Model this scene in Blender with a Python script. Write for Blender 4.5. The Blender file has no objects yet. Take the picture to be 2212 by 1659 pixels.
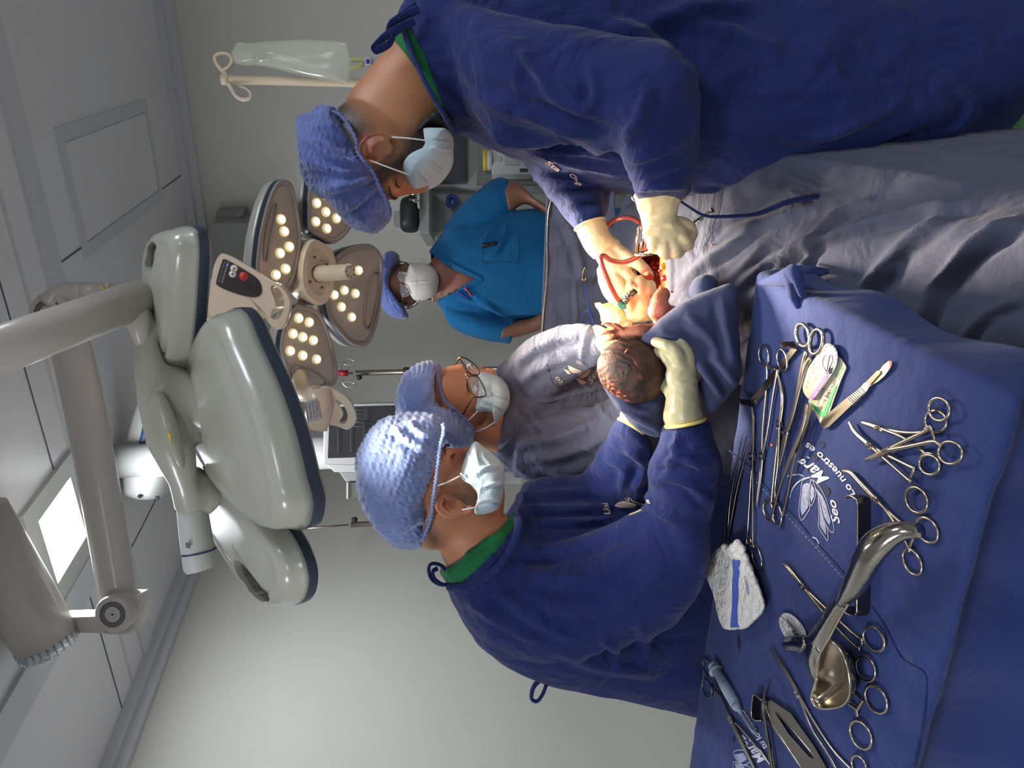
import bpy, math, random
import numpy as np
from mathutils import Vector, Matrix
random.seed(7); RNG = np.random.RandomState(7)
SC = bpy.context.scene
# ---------------------------------------------------------------- camera
FPX = 1590.0
TH = math.radians(7.8); RO = math.radians(1.8)
CAM = np.array([0, 0, 1.6])
FW = np.array([0, math.cos(TH), -math.sin(TH)]); RT = np.array([1., 0, 0]); DN = np.array([0, -math.sin(TH), -math.cos(TH)])
IX = DN * math.cos(RO) - RT * math.sin(RO)      # the photo is turned on its side: its right is the room's down
IU = RT * math.cos(RO) + DN * math.sin(RO)      # its top is the room's right
cd = bpy.data.cameras.new('camera'); cam = bpy.data.objects.new('camera', cd); SC.collection.objects.link(cam)
cd.sensor_width = 36; cd.lens = FPX / 2212 * 36; cd.clip_start = 0.02
m = Matrix.Identity(4)
for i in range(3):
    m[i][0] = IX[i]; m[i][1] = IU[i]; m[i][2] = -FW[i]; m[i][3] = CAM[i]
cam.matrix_world = m
SC.camera = cam
SC.view_settings.view_transform = 'Standard'; SC.view_settings.look = 'None'; SC.view_settings.gamma = 1
SC.view_settings.exposure = 0.18
SC.view_settings.use_curve_mapping = False
try:
    SC.cycles.use_denoising = True; SC.cycles.max_bounces = 7; SC.cycles.sample_clamp_indirect = 4
    SC.cycles.caustics_reflective = False; SC.cycles.caustics_refractive = False
    SC.cycles.blur_glossy = 1.0
except Exception: pass
w = bpy.data.worlds.new('world'); SC.world = w; w.use_nodes = True
w.node_tree.nodes['Background'].inputs[0].default_value = (.5, .52, .6, 1); w.node_tree.nodes['Background'].inputs[1].default_value = .3

def ray(x, y): return FW + IX * (x - 1106) / FPX + IU * (829.5 - y) / FPX
def W(x, y, d): return CAM + ray(x, y) * d            # the point of the place seen at a pixel, d metres ahead
def Z(x, y, z):
    r = ray(x, y); return CAM + r * (z - CAM[2]) / r[2]
def proj(P):
    v = np.asarray(P) - CAM; d = v @ FW
    return 1106 + FPX * (v @ IX) / d, 829.5 - FPX * (v @ IU) / d, d
# ---------------------------------------------------------------- room frame, lights
CEIL = 2.75; CN = np.array([-.39, 4.86]); RA = np.array([.895, -.446]); RB = np.array([.446, .895])
def room(a, b, z=0): p = CN + RA * a + RB * b; return np.array([p[0], p[1], z])
ROOMROT = math.atan2(RA[1], RA[0])
def area(name, a, b, power, col=(1, 1, 1), sx=.55, sy=.55, z=CEIL - .03):
    l = bpy.data.lights.new(name, 'AREA'); l.shape = 'RECTANGLE'; l.size = sx; l.size_y = sy; l.energy = power; l.color = col
    o = bpy.data.objects.new(name, l); SC.collection.objects.link(o); o.location = room(a, b, z); o.rotation_euler = (0, 0, ROOMROT)
    o['label'] = 'ceiling panel light'; return o
LP = [(.985, -2.06), (3.4, -2.9), (1.3, -5.0), (3.4, -5.0)]          # ceiling light panels: room coordinates
area('panel_light', LP[0][0], LP[0][1], 16.5, (.92, .95, 1), .23, .23)
area('panel_light', LP[1][0], LP[1][1], 9, (.9, .93, 1))
area('panel_light', LP[2][0], LP[2][1], 20, (.97, .97, 1))
area('panel_light', LP[3][0], LP[3][1], 7, (.97, .97, 1))
FIELD = W(1385, 640, 1.42)                                          # what the two surgical lights are aimed at
def spot(name, pos, power, deg, blend, rad, col=(1, .83, .60), target=FIELD):
    l = bpy.data.lights.new(name, 'SPOT'); l.energy = power; l.spot_size = math.radians(deg); l.spot_blend = blend; l.shadow_soft_size = rad; l.color = col
    o = bpy.data.objects.new(name, l); SC.collection.objects.link(o); o.location = pos
    o.rotation_euler = Vector(target - pos).to_track_quat('-Z', 'Y').to_euler(); return o
SPOT_B = spot('surgical_light_beam', W(712, 592, 1.83), 430, 38, 1.0, .14)
SPOT_A = spot('surgical_light_beam', W(600, 900, 1.22), 38, 70, 1.0, .10, (1, .9, .76), target=W(1330, 800, 1.45))
# ---------------------------------------------------------------- materials
def lin(c):
    r = []
    for v in c[:3]:
        v /= 255.; r.append(v / 12.92 if v <= .04045 else ((v + .055) / 1.055) ** 2.4)
    return (*r, 1)
MATS = {}
def mat(name, col=(128, 128, 128), rough=.6, metal=0, var=.0, vscale=8, bump=0, bscale=200, sheen=0, trans=0, alpha=1, coat=0, emit=None, es=0, sss=0, bump2=0, b2scale=14, attr=None, acol=None, spec=.5, stretch=None, thin=False):
    if name in MATS: return MATS[name]
    m = bpy.data.materials.new(name); m.use_nodes = True; nt = m.node_tree; B = nt.nodes['Principled BSDF']; N = nt.nodes.new; L = nt.links.new
    B.inputs['Base Color'].default_value = lin(col); B.inputs['Roughness'].default_value = rough; B.inputs['Metallic'].default_value = metal
    B.inputs['Specular IOR Level'].default_value = spec
    if sheen: B.inputs['Sheen Weight'].default_value = sheen; B.inputs['Sheen Roughness'].default_value = .5
    if trans: B.inputs['Transmission Weight'].default_value = trans; B.inputs['IOR'].default_value = 1.25 if thin else 1.4
    if alpha < 1: B.inputs['Alpha'].default_value = alpha
    if coat: B.inputs['Coat Weight'].default_value = coat; B.inputs['Coat Roughness'].default_value = .08
    if sss: B.inputs['Subsurface Weight'].default_value = sss; B.inputs['Subsurface Radius'].default_value = (.012, .005, .003); B.inputs['Subsurface Scale'].default_value = 1
    if emit: B.inputs['Emission Color'].default_value = lin(emit); B.inputs['Emission Strength'].default_value = es
    tc = N('ShaderNodeTexCoord'); src = tc.outputs['Object']
    if stretch:
        mp = N('ShaderNodeMapping'); mp.inputs['Scale'].default_value = stretch; L(src, mp.inputs[0]); src = mp.outputs[0]
    last = None
    if var or attr:
        base = N('ShaderNodeRGB'); base.outputs[0].default_value = lin(col); last = base.outputs[0]
    if var:
        n = N('ShaderNodeTexNoise'); n.inputs['Scale'].default_value = vscale; n.inputs['Detail'].default_value = 5; L(src, n.inputs['Vector'])
        mr = N('ShaderNodeMapRange'); mr.inputs[1].default_value = .3; mr.inputs[2].default_value = .7; mr.inputs[3].default_value = 1 - var; mr.inputs[4].default_value = 1 + var; L(n.outputs['Fac'], mr.inputs[0])
        mx = N('ShaderNodeVectorMath'); mx.operation = 'SCALE'; L(last, mx.inputs[0]); L(mr.outputs[0], mx.inputs['Scale']); last = mx.outputs[0]
    if attr:
        for an, ac in (attr if isinstance(attr, list) else [(attr, acol)]):
            at = N('ShaderNodeAttribute'); at.attribute_name = an
            mi = N('ShaderNodeMix'); mi.data_type = 'RGBA'; L(at.outputs['Fac'], mi.inputs[0]); L(last, mi.inputs[6]); mi.inputs[7].default_value = lin(ac); last = mi.outputs[2]
    if last: L(last, B.inputs['Base Color'])
    prev = None
    for bs, sc_, det in ((bump, bscale, 2), (bump2, b2scale, 6)):
        if bs:
            n = N('ShaderNodeTexNoise'); n.inputs['Scale'].default_value = sc_; n.inputs['Detail'].default_value = det; L(src, n.inputs['Vector'])
            if sc_ == b2scale: n.inputs['Distortion'].default_value = .6
            b = N('ShaderNodeBump'); b.inputs['Strength'].default_value = bs; b.inputs['Distance'].default_value = .004 if sc_ != b2scale else .035
            L(n.outputs['Fac'], b.inputs['Height'])
            if prev: L(prev, b.inputs['Normal'])
            prev = b.outputs[0]
    if prev: L(prev, B.inputs['Normal'])
    MATS[name] = m; return m
def M(n): return MATS[n]
mat('wall_paint', (206, 205, 198), .55, var=.03, vscale=1.5, bump=.04, bscale=300)
mat('ceiling_panel', (226, 224, 226), .35, var=.04, vscale=2, coat=.15)
mat('ceiling_profile', (205, 205, 210), .35)
mat('joint', (95, 95, 100), .6)
mat('floor_vinyl', (208, 209, 209), .4, var=.05)
mat('light_diffuser', (255, 255, 255), .5, emit=(235, 243, 255), es=9)
mat('white_enamel', (172, 172, 160), .28, coat=.3, var=.02, vscale=3)
mat('white_arm', (185, 180, 172), .35, coat=.2)
mat('warm_enamel', (222, 205, 178), .35, coat=.2)
mat('dark_band', (40, 52, 66), .4)
mat('rim_grey', (150, 142, 136), .4, coat=.2)
mat('led_plate', (186, 178, 162), .35, metal=.15, var=.1, vscale=14)
mat('led_lens', (255, 250, 225), .2, emit=(255, 238, 190), es=1.5)
mat('led_core', (255, 255, 245), .2, emit=(255, 252, 235), es=9)
mat('led_rim', (235, 225, 190), .25, coat=.4, emit=(255, 230, 165), es=.35)
mat('key_panel', (52, 44, 44), .35)
mat('red_key', (225, 70, 60), .5); mat('white_key', (235, 225, 215), .5); mat('blue_led', (60, 60, 255), .4, emit=(70, 70, 255), es=3)
mat('navy_cloth', (28, 41, 94), .88, var=.09, vscale=9, bump=.25, bscale=700, sheen=.12, bump2=.75, b2scale=12, spec=.2)
mat('navy_table_cloth', (42, 57, 108), .88, var=.08, vscale=5, bump=.25, bscale=800, sheen=.1, bump2=.45, b2scale=8, spec=.2)  # same dye as the gowns; the stronger light on it is put into the colour
mat('grey_blue_cloth', (96, 100, 122), .9, var=.07, vscale=9, bump=.25, bscale=700, sheen=.1, bump2=.75, b2scale=14, spec=.2)  # greyer and lighter than the navy gowns
mat('drape_cloth', (76, 80, 100), .9, var=.08, vscale=6, bump=.25, bscale=700, sheen=.1, bump2=.55, b2scale=10, spec=.2)
mat('screen_cloth', (140, 144, 166), .9, var=.06, vscale=9, bump=.25, bscale=700, bump2=.5, b2scale=12, spec=.2)
mat('wrap_cloth', (54, 60, 92), .9, var=.06, vscale=9, bump=.2, bscale=700, sheen=.1, bump2=.1, b2scale=12, spec=.2)
mat('green_cloth', (30, 108, 66), .88, var=.06, bump=.2, bscale=600, sheen=.1, bump2=.2, spec=.2)
mat('pale_green_cloth', (135, 200, 155), .88, var=.06, bump2=.2, spec=.2)
mat('teal_cloth', (20, 96, 146), .88, var=.06, bump=.2, bscale=400, sheen=.1, bump2=.2, spec=.2)
mat('print_white', (205, 205, 215), .9, var=.08, vscale=60); mat('print_faded', (205, 188, 178), .9, var=.1, vscale=60)
mat('cap_cloth', (82, 102, 168), .7, var=.12, vscale=40, bump=.35, bscale=220, sheen=.4, bump2=.2, b2scale=60)
mat('cap_light', (122, 144, 200), .65, var=.14, vscale=40, bump=.35, bscale=220, sheen=.5, bump2=.2, b2scale=60)
mat('mask_blue', (185, 205, 214), .8, var=.04, vscale=30, bump=.15, bscale=500, sheen=.2, bump2=.08, b2scale=40)
mat('mask_white', (212, 208, 200), .8, var=.03, bump=.15, bscale=400)
mat('strap', (232, 228, 225), .8)
mat('skin_R', (172, 118, 82), .5, var=.05, vscale=25, bump=.12, bscale=500, sss=.12, attr=[('hair', (34, 25, 22)), ('blush', (196, 105, 78))])
mat('skin_L', (192, 130, 96), .45, var=.06, vscale=25, bump=.15, bscale=450, sss=.12, attr=[('hair', (42, 34, 30)), ('blush', (180, 95, 74))])
mat('skin_M', (190, 128, 92), .5, var=.04, vscale=25, bump=.1, bscale=500, sss=.12, attr=[('hair', (48, 34, 30)), ('blush', (196, 110, 84))])
mat('skin_A', (132, 88, 68), .5, var=.05, vscale=25, sss=.08, attr=[('hair', (40, 30, 28)), ('blush', (140, 80, 62))])
mat('skin_baby', (170, 104, 80), .62, var=.1, vscale=40, bump=.25, bscale=300, sss=.1, attr=[('hair', (34, 26, 22)), ('blush', (205, 110, 90))])
mat('hair_dark', (30, 24, 22), .7, bump=.6, bscale=180)
mat('baby_hair', (58, 46, 40), .5, var=.35, vscale=50, bump=.7, bscale=120, coat=.25, attr='hair', acol=(120, 70, 58))
mat('glove', (226, 205, 160), .42, var=.04, vscale=30, bump=.15, bscale=60, sss=.05, coat=.12, attr='blood', acol=(170, 12, 14))
mat('glove_shade', (176, 170, 136), .42, var=.04, vscale=30, bump=.15, bscale=60, coat=.1, attr='blood', acol=(170, 12, 14))  # same glove again, with the shade on it painted into the colour
mat('steel', (190, 180, 165), .26, metal=1, var=.06, vscale=30)
mat('steel_bright', (222, 210, 190), .2, metal=1)
mat('steel_dark', (120, 114, 108), .3, metal=1, var=.08, vscale=20)
mat('valve_steel', (176, 170, 160), .17, metal=1, var=.12, vscale=25, bump2=.06, b2scale=25)
mat('gauze', (222, 220, 214), .95, var=.04, vscale=40, bump=.7, bscale=160, bump2=.5, b2scale=60)
mat('gauze_blue', (70, 88, 170), .95, bump=.4, bscale=160)
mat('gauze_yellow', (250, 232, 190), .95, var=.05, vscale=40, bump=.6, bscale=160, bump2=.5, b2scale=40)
mat('clear_plastic', (205, 215, 225), .2, trans=.75, thin=True); mat('bag_plastic', (222, 226, 205), .2, alpha=.38, coat=.5)
mat('syringe_plastic', (175, 190, 215), .3, trans=.45, thin=True); mat('rubber', (22, 24, 30), .5); mat('hub_green', (120, 175, 170), .4, trans=.3)
mat('paper_pack', (186, 178, 160), .7, var=.03); mat('purple_ink', (176, 130, 190), .6); mat('green_ink', (60, 170, 100), .6); mat('ink', (60, 52, 66), .7); mat('pack_white', (188, 186, 188), .5)
mat('suction_tube', (178, 74, 62), .25, trans=.25, coat=.5, var=.15, vscale=30); mat('tube_green', (50, 120, 95), .35, coat=.3)
mat('blood', (180, 6, 12), .15, var=.3, vscale=60, coat=.8, bump2=.5, b2scale=60); mat('fat_tissue', (230, 150, 60), .35, var=.15, vscale=50, coat=.4, bump2=.4, b2scale=50)
mat('patient_skin', (205, 130, 62), .4, var=.06, vscale=20, coat=.2, sss=.05, attr='blood', acol=(165, 14, 12))
mat('cable_blue', (50, 90, 190), .4); mat('machine_grey', (150, 152, 148), .5); mat('machine_dark', (40, 46, 58), .3, coat=.4); mat('machine_black', (34, 36, 38), .5)
mat('machine_white', (190, 192, 188), .5); mat('knob_yellow', (225, 190, 50), .5); mat('ring_blue', (36, 60, 140), .4); mat('screen_dark', (52, 50, 52), .25, coat=.5)
mat('screen_trace', (90, 95, 95), .5); mat('cyan_mark', (60, 130, 140), .5); mat('red_plastic', (150, 30, 40), .4); mat('tortoise', (70, 40, 26), .3, var=.5, vscale=120, coat=.6); mat('gold', (215, 180, 120), .25, metal=1)
mat('lens_glass', (225, 228, 235), .05, alpha=.13); mat('eye_white', (220, 210, 200), .3); mat('eye_dark', (30, 20, 16), .2)
mat('label_grey', (165, 165, 165), .5); mat('yellow_sign', (215, 190, 60), .5); mat('black_ink', (25, 25, 28), .6); mat('blue_stripe', (55, 80, 120), .5); mat('navy_line', (45, 40, 110), .5)
mat('orange_bit', (235, 120, 80), .5); mat('stain', (28, 32, 56), .8); mat('pen_red', (200, 40, 50), .4); mat('pen_blue', (40, 40, 150), .4)
# ---------------------------------------------------------------- geometry toolkit
_p = np.random.RandomState(3).permutation(256); PERM = np.concatenate([_p, _p, _p])
GR = np.random.RandomState(5).randn(256, 3); GR /= np.linalg.norm(GR, axis=1)[:, None]
def perlin(P):
    P = np.asarray(P, float); i = np.floor(P).astype(int); f = P - i; u = f * f * f * (f * (f * 6 - 15) + 10); i &= 255; r = np.zeros(len(P))
    for dx in (0, 1):
        for dy in (0, 1):
            for dz in (0, 1):
                h = PERM[PERM[PERM[(i[:, 0] + dx) & 255] + ((i[:, 1] + dy) & 255)] + ((i[:, 2] + dz) & 255)]
                g = GR[h]; v = g[:, 0] * (f[:, 0] - dx) + g[:, 1] * (f[:, 1] - dy) + g[:, 2] * (f[:, 2] - dz)
                r += v * (u[:, 0] if dx else 1 - u[:, 0]) * (u[:, 1] if dy else 1 - u[:, 1]) * (u[:, 2] if dz else 1 - u[:, 2])
    return r
def smooth01(x): x = np.clip(x, 0, 1); return x * x * (3 - 2 * x)
def catmull(P, n=8, closed=False):
    P = np.asarray(P, float); k = len(P); out = []
    if k < 3 and not closed: return np.array([P[0] + (P[-1] - P[0]) * t for t in np.linspace(0, 1, n + 1)])
    for i in range(k if closed else k - 1):
        if closed: a, b, c, d = P[(i - 1) % k], P[i], P[(i + 1) % k], P[(i + 2) % k]
        else: b, c = P[i], P[i + 1]; a = P[i - 1] if i else 2 * b - c; d = P[i + 2] if i + 2 < k else 2 * c - b
        for t in np.linspace(0, 1, n, endpoint=False):
            out.append(.5 * ((2 * b) + (c - a) * t + (2 * a - 5 * b + 4 * c - d) * t * t + (3 * b - a - 3 * c + d) * t ** 3))
    if not closed: out.append(P[-1])
    return np.array(out)
def resample(P, n, closed=False):
    P = np.asarray(P, float)
    if closed: P = np.vstack([P, P[:1]])
    s = np.concatenate([[0], np.cumsum(np.linalg.norm(np.diff(P, axis=0), axis=1))]); t = np.linspace(0, s[-1], n + (1 if closed else 0))
    Q = np.stack([np.interp(t, s, P[:, k]) for k in range(P.shape[1])], 1)
    return Q[:-1] if closed else Q
def skin_rings(R, cap=True, closed_path=False):
    """R: rings x points x 3 -> verts, faces"""
    R = np.asarray(R); K, n = R.shape[:2]; V = list(R.reshape(-1, 3)); F = []
    for k in range(K if closed_path else K - 1):
        for j in range(n):
            a = k * n + j; b = k * n + (j + 1) % n; k2 = (k + 1) % K; F.append((a, b, k2 * n + (j + 1) % n, k2 * n + j))
    if cap and not closed_path:
        V.append(R[0].mean(0)); c0 = len(V) - 1; V.append(R[-1].mean(0)); c1 = len(V) - 1
        for j in range(n):
            F.append((c0, (j + 1) % n, j)); F.append((c1, (K - 1) * n + j, (K - 1) * n + (j + 1) % n))
    return np.array(V), F
def tube(P, r, n=10, flat=1.0, up=None, closed=False, round_ends=False):
    """swept tube; r scalar or per-point; flat squeezes it along `up`"""
    P = np.asarray(P, float); K = len(P); r = np.full(K, float(r)) if np.isscalar(r) else np.asarray(r, float)
    if len(r) != K: r = np.interp(np.linspace(0, 1, K), np.linspace(0, 1, len(r)), r)
    if closed: T = np.roll(P, -1, 0) - np.roll(P, 1, 0)
    else: T = np.gradient(P, axis=0)
    T /= np.maximum(np.linalg.norm(T, axis=1), 1e-9)[:, None]
    u = np.array([0, 0, 1.]) if up is None else np.asarray(up, float)
    if up is None and abs(T[0] @ u) > .9: u = np.array([1., 0, 0])
    R = []; a = np.linspace(0, 2 * math.pi, n, endpoint=False)
    for k in range(K):
        s = np.cross(T[k], u); s /= max(np.linalg.norm(s), 1e-9); v = np.cross(s, T[k]); v /= max(np.linalg.norm(v), 1e-9)
        if up is None: u = v
        R.append(P[k] + r[k] * (np.outer(np.cos(a), s) + flat * np.outer(np.sin(a), v)))
    if round_ends and not closed:
        def dome(k, sgn):
            out = []
            for q in (.35, .7, .93):
                out.append(P[k] + (R[k] - P[k]) * math.cos(q * math.pi / 2) + sgn * T[k] * r[k] * min(1, flat) * math.sin(q * math.pi / 2))
            return out
        R = dome(0, -1)[::-1] + R + dome(K - 1, 1)
    return skin_rings(R, closed_path=closed)
def merge(*parts):
    V = []; F = []; o = 0
    for v, f in parts:
        V.append(np.asarray(v)); F += [tuple(i + o for i in q) for q in f]; o += len(v)
    return np.vstack(V), F
def ellips(c, ax, n=24, m=14):
    """ax: 3 axis vectors (rows)"""
    ax = np.asarray(ax, float); R = []
    for k in range(1, m):
        p = math.pi * k / m; a = np.linspace(0, 2 * math.pi, n, endpoint=False)
        R.append(c + math.sin(p) * (np.outer(np.cos(a), ax[0]) + np.outer(np.sin(a), ax[1])) + math.cos(p) * ax[2])
    V, F = skin_rings(R); V[-2] = c + ax[2]; V[-1] = c - ax[2]; return V, F
def box(c, ax):
    ax = np.asarray(ax, float); V = [np.asarray(c) + sx * ax[0] + sy * ax[1] + sz * ax[2] for sx in (-1, 1) for sy in (-1, 1) for sz in (-1, 1)]
    return np.array(V), [(0, 1, 3, 2), (4, 6, 7, 5), (0, 4, 5, 1), (2, 3, 7, 6), (0, 2, 6, 4), (1, 5, 7, 3)]
def prism(P, n, off=0.0, dep=.01, bevel=0.0):
    """polygon P (k x 3) extruded from off to off+dep along n, edges softened by bevel"""
    P = np.asarray(P, float); n = np.asarray(n, float); c = P.mean(0); L = np.linalg.norm(P - c, axis=1).mean(); s = 1 - bevel / L
    if bevel: R = [c + (P - c) * s + n * off, P + n * (off + bevel * np.sign(dep)), P + n * (off + dep - bevel * np.sign(dep)), c + (P - c) * s + n * (off + dep)]
    else: R = [P + n * off, P + n * (off + dep)]
    return skin_rings(R)
def loft(st, n=40, sub=4, power=1.0):
    """st: (edge px a, edge px b, depth, thickness) -> body whose outline passes through the edges"""
    A = []
    for s in st:
        a, b, d, t = s[:4]; d1, d2 = d if isinstance(d, tuple) else (d, d); A.append(np.concatenate([W(*a, d1), W(*b, d2), [t / 2]]))
    A = catmull(A, sub); R = []; an = np.linspace(0, 2 * math.pi, n, endpoint=False)
    for q in A:
        p1, p2, t = q[:3], q[3:6], q[6]; c = (p1 + p2) / 2; h = (p1 - p2) / 2
        ca = np.sign(np.cos(an)) * np.abs(np.cos(an)) ** power; sa = np.sign(np.sin(an)) * np.abs(np.sin(an)) ** power
        R.append(c + np.outer(ca, h) + np.outer(sa, FW * t))
    return skin_rings(R)
def inflate(px, d, half, n=72, K=9, tilt=(0, 0), profile=1.0, back=1.0, smooth=True, cen=None):
    """closed body with real thickness from a traced outline"""
    px = np.asarray(px, float); P = resample(catmull(px, 8, True) if smooth else px, n, True); c = px.mean(0) if cen is None else np.array(cen, float); R = []
    for k in range(-K, K + 1):
        ph = k / K * math.pi / 2 * .985; s = math.cos(ph) ** profile; z = math.sin(ph) * half * (back if k > 0 else 1)
        q = c + (P - c) * s
        R.append(np.array([W(x, y, d + tilt[0] * (x - c[0]) + tilt[1] * (y - c[1])) + FW * z for x, y in q]))
    return skin_rings(R)
def remesh(parts, vox=.006, sm=4, fac=.5):
    V, F = merge(*parts); me = bpy.data.meshes.new('t'); me.from_pydata([tuple(v) for v in V], [], F); me.update()
    o = bpy.data.objects.new('t', me); SC.collection.objects.link(o)
    r = o.modifiers.new('r', 'REMESH'); r.mode = 'VOXEL'; r.voxel_size = vox; r.use_smooth_shade = True
    if sm: s = o.modifiers.new('s', 'SMOOTH'); s.iterations = sm; s.factor = fac
    dg = bpy.context.evaluated_depsgraph_get(); dg.update(); m2 = bpy.data.meshes.new_from_object(o.evaluated_get(dg))
    bpy.data.objects.remove(o); bpy.data.meshes.remove(me)
    V = np.empty(len(m2.vertices) * 3); m2.vertices.foreach_get('co', V); V = V.reshape(-1, 3); F = [tuple(p.vertices) for p in m2.polygons]; bpy.data.meshes.remove(m2)
    return V, F
def normals(V, F):
    N = np.zeros_like(V)
    for k in (3, 4):
        f = np.array([q for q in F if len(q) == k])
        if not len(f): continue
        nn = np.cross(V[f[:, 2]] - V[f[:, 0]], V[f[:, -1]] - V[f[:, 1]] if k == 4 else V[f[:, 1]] - V[f[:, 0]])
        if k == 3: nn = -nn
        for j in range(k): np.add.at(N, f[:, j], nn)
    return N / np.maximum(np.linalg.norm(N, axis=1), 1e-9)[:, None]
def pxof(V):
    v = V - CAM; d = v @ FW; return np.stack([1106 + FPX * (v @ IX) / d, 829.5 - FPX * (v @ IU) / d], 1)
def seg_dist(P, L):
    """distance from 2D points P to polyline L, with the running parameter"""
    L = np.asarray(L, float); best = np.full(len(P), 1e9); bt = np.zeros(len(P)); side = np.zeros(len(P)); n = len(L) - 1
    for i in range(n):
        a, b = L[i], L[i + 1]; ab = b - a; t = np.clip(((P - a) @ ab) / (ab @ ab + 1e-9), 0, 1); q = P - a - np.outer(t, ab); d = np.hypot(q[:, 0], q[:, 1]); k = d < best
        best[k] = d[k]; bt[k] = (i + t[k]) / n; side[k] = np.sign(ab[0] * (P[k, 1] - a[1]) - ab[1] * (P[k, 0] - a[0]))
    return best, bt, side
def folds(V, F, amp=.006, scale=9., ax=None, stretch=3., creases=(), seed=0., fine=.35, sharp=1.0):
    """cloth relief: ridged noise drawn out along ax, plus single folds that run along given lines"""
    N = normals(V, F); P = V.copy()
    if ax is not None:
        ax = np.asarray(ax, float); ax /= np.linalg.norm(ax); P = P - np.outer(P @ ax, ax) * (1 - 1 / stretch)
    warp = np.stack([perlin(V * 4 + 11 + seed), perlin(V * 4 + 31 + seed), perlin(V * 4 + 51 + seed)], 1) * .06
    Q = (P + warp) * scale + seed
    h = (1 - np.abs(perlin(Q)) * 3.2) * .6 + perlin(Q * .45 + 7) * 1.1 + (1 - np.abs(perlin(Q * 2.3 + 3)) * 3) * fine
    D = amp * h
    if len(creases):
        U = pxof(V); front = (N @ FW) < .25
        for c in creases:
            line, wd, a = c[:3]; d, t, sd = seg_dist(U, catmull(line, 5) if len(line) > 2 else line); fade = np.minimum(1, np.minimum(t, 1 - t) * 6 + .05)
            g = np.exp(-(d / wd) ** 2) - .55 * np.exp(-((d - wd * 2.0) / (wd * .9)) ** 2) * (sd > 0)
            D = D + np.where(front, a * g * fade, 0)
    return V + N * D[:, None]
# ---------------------------------------------------------------- objects
def new_obj(name, V, F, material, parent=None, smooth=True, attrs=None, autos=None):
    me = bpy.data.meshes.new(name); me.from_pydata([tuple(map(float, v)) for v in V], [], F); me.update()
    o = bpy.data.objects.new(name, me); SC.collection.objects.link(o); me.materials.append(M(material) if isinstance(material, str) else material)
    if smooth:
        for p in me.polygons: p.use_smooth = True
    if autos:
        me.set_sharp_from_angle(angle=math.radians(autos))
    for k, v in (attrs or {}).items():
        a = me.attributes.new(k, 'FLOAT', 'POINT'); a.data.foreach_set('value', np.asarray(v, np.float32))
    if parent:
        o.parent = parent; o.matrix_parent_inverse = parent.matrix_world.inverted()
    return o
def thing(name, label, cat, loc, group=None):
    o = bpy.data.objects.new(name, None); SC.collection.objects.link(o); o.empty_display_size = .05
    o.matrix_world = Matrix.Translation(Vector([float(v) for v in loc])); o.location = [float(v) for v in loc]; o['label'] = label; o['category'] = cat
    if group: o['group'] = group
    bpy.context.view_layer.update(); return o
def tag(o, label, cat, group=None):
    o['label'] = label; o['category'] = cat
    if group: o['group'] = group
    return o
def struct(name, V, F, material, smooth=False, parent=None):
    o = new_obj(name, V, F, material, parent, smooth)
    if not parent: o['kind'] = 'structure'
    return o
def add_mod(o, kind, **k):
    m = o.modifiers.new(kind.lower(), kind)
    for a, b in k.items(): setattr(m, a, b)
    return m
def chain(pts, radii, n=12, sub=4):
    """finger or limb: points (px,py,d) or xyz when xyz=True"""
    P = np.array([W(*p) for p in pts]); return tube(catmull(P, sub), radii, n, round_ends=True)
def text_geo(s, size=1.0, shear=0.0, bold=0.0):
    c = bpy.data.curves.new('t', 'FONT'); c.body = s; c.size = size; c.shear = shear; c.offset = bold; c.align_x = 'LEFT'; c.resolution_u = 3; c.extrude = 0.0
    o = bpy.data.objects.new('t', c); SC.collection.objects.link(o); dg = bpy.context.evaluated_depsgraph_get(); dg.update()
    me = bpy.data.meshes.new_from_object(o.evaluated_get(dg)); V = np.array([v.co[:] for v in me.vertices]) if len(me.vertices) else np.zeros((0, 3)); F = [tuple(p.vertices) for p in me.polygons]
    bpy.data.objects.remove(o); bpy.data.curves.remove(c); bpy.data.meshes.remove(me); return V, F
def text_on(s, a, b, mapf, size=None, shear=0., bold=0., arc=0., flip=False):
    """lettering whose baseline runs from px a to px b; letters rise to the left of that direction on the image; mapf(x, y) -> point just above a surface"""
    V, F = text_geo(s, 1., shear, bold)
    if not len(V): return V, F
    a = np.array(a, float); b = np.array(b, float); L = np.linalg.norm(b - a); w = V[:, 0].max(); k = L / w; kh = k if size is None else size / .7
    e = (b - a) / L; nrm = np.array([e[1], -e[0]])
    if flip: nrm = -nrm
    t = V[:, 0] / w; off = arc * 4 * t * (1 - t); ang = arc * 4 * (1 - 2 * t) / L
    dir_ = e[None, :] + np.outer(ang, nrm); dir_ /= np.linalg.norm(dir_, axis=1)[:, None]; nr = np.stack([dir_[:, 1], -dir_[:, 0]], 1) * (-1 if flip else 1)
    U = a + np.outer(t * L, e) + np.outer(off, nrm) + nr * (V[:, 1] * kh)[:, None]
    return np.array([mapf(x, y) for x, y in U]), F
def recalc(me):
    import bmesh
    b = bmesh.new(); b.from_mesh(me); bmesh.ops.remove_doubles(b, verts=b.verts, dist=1e-6); bmesh.ops.recalc_face_normals(b, faces=b.faces); b.to_mesh(me); b.free(); me.update()
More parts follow.
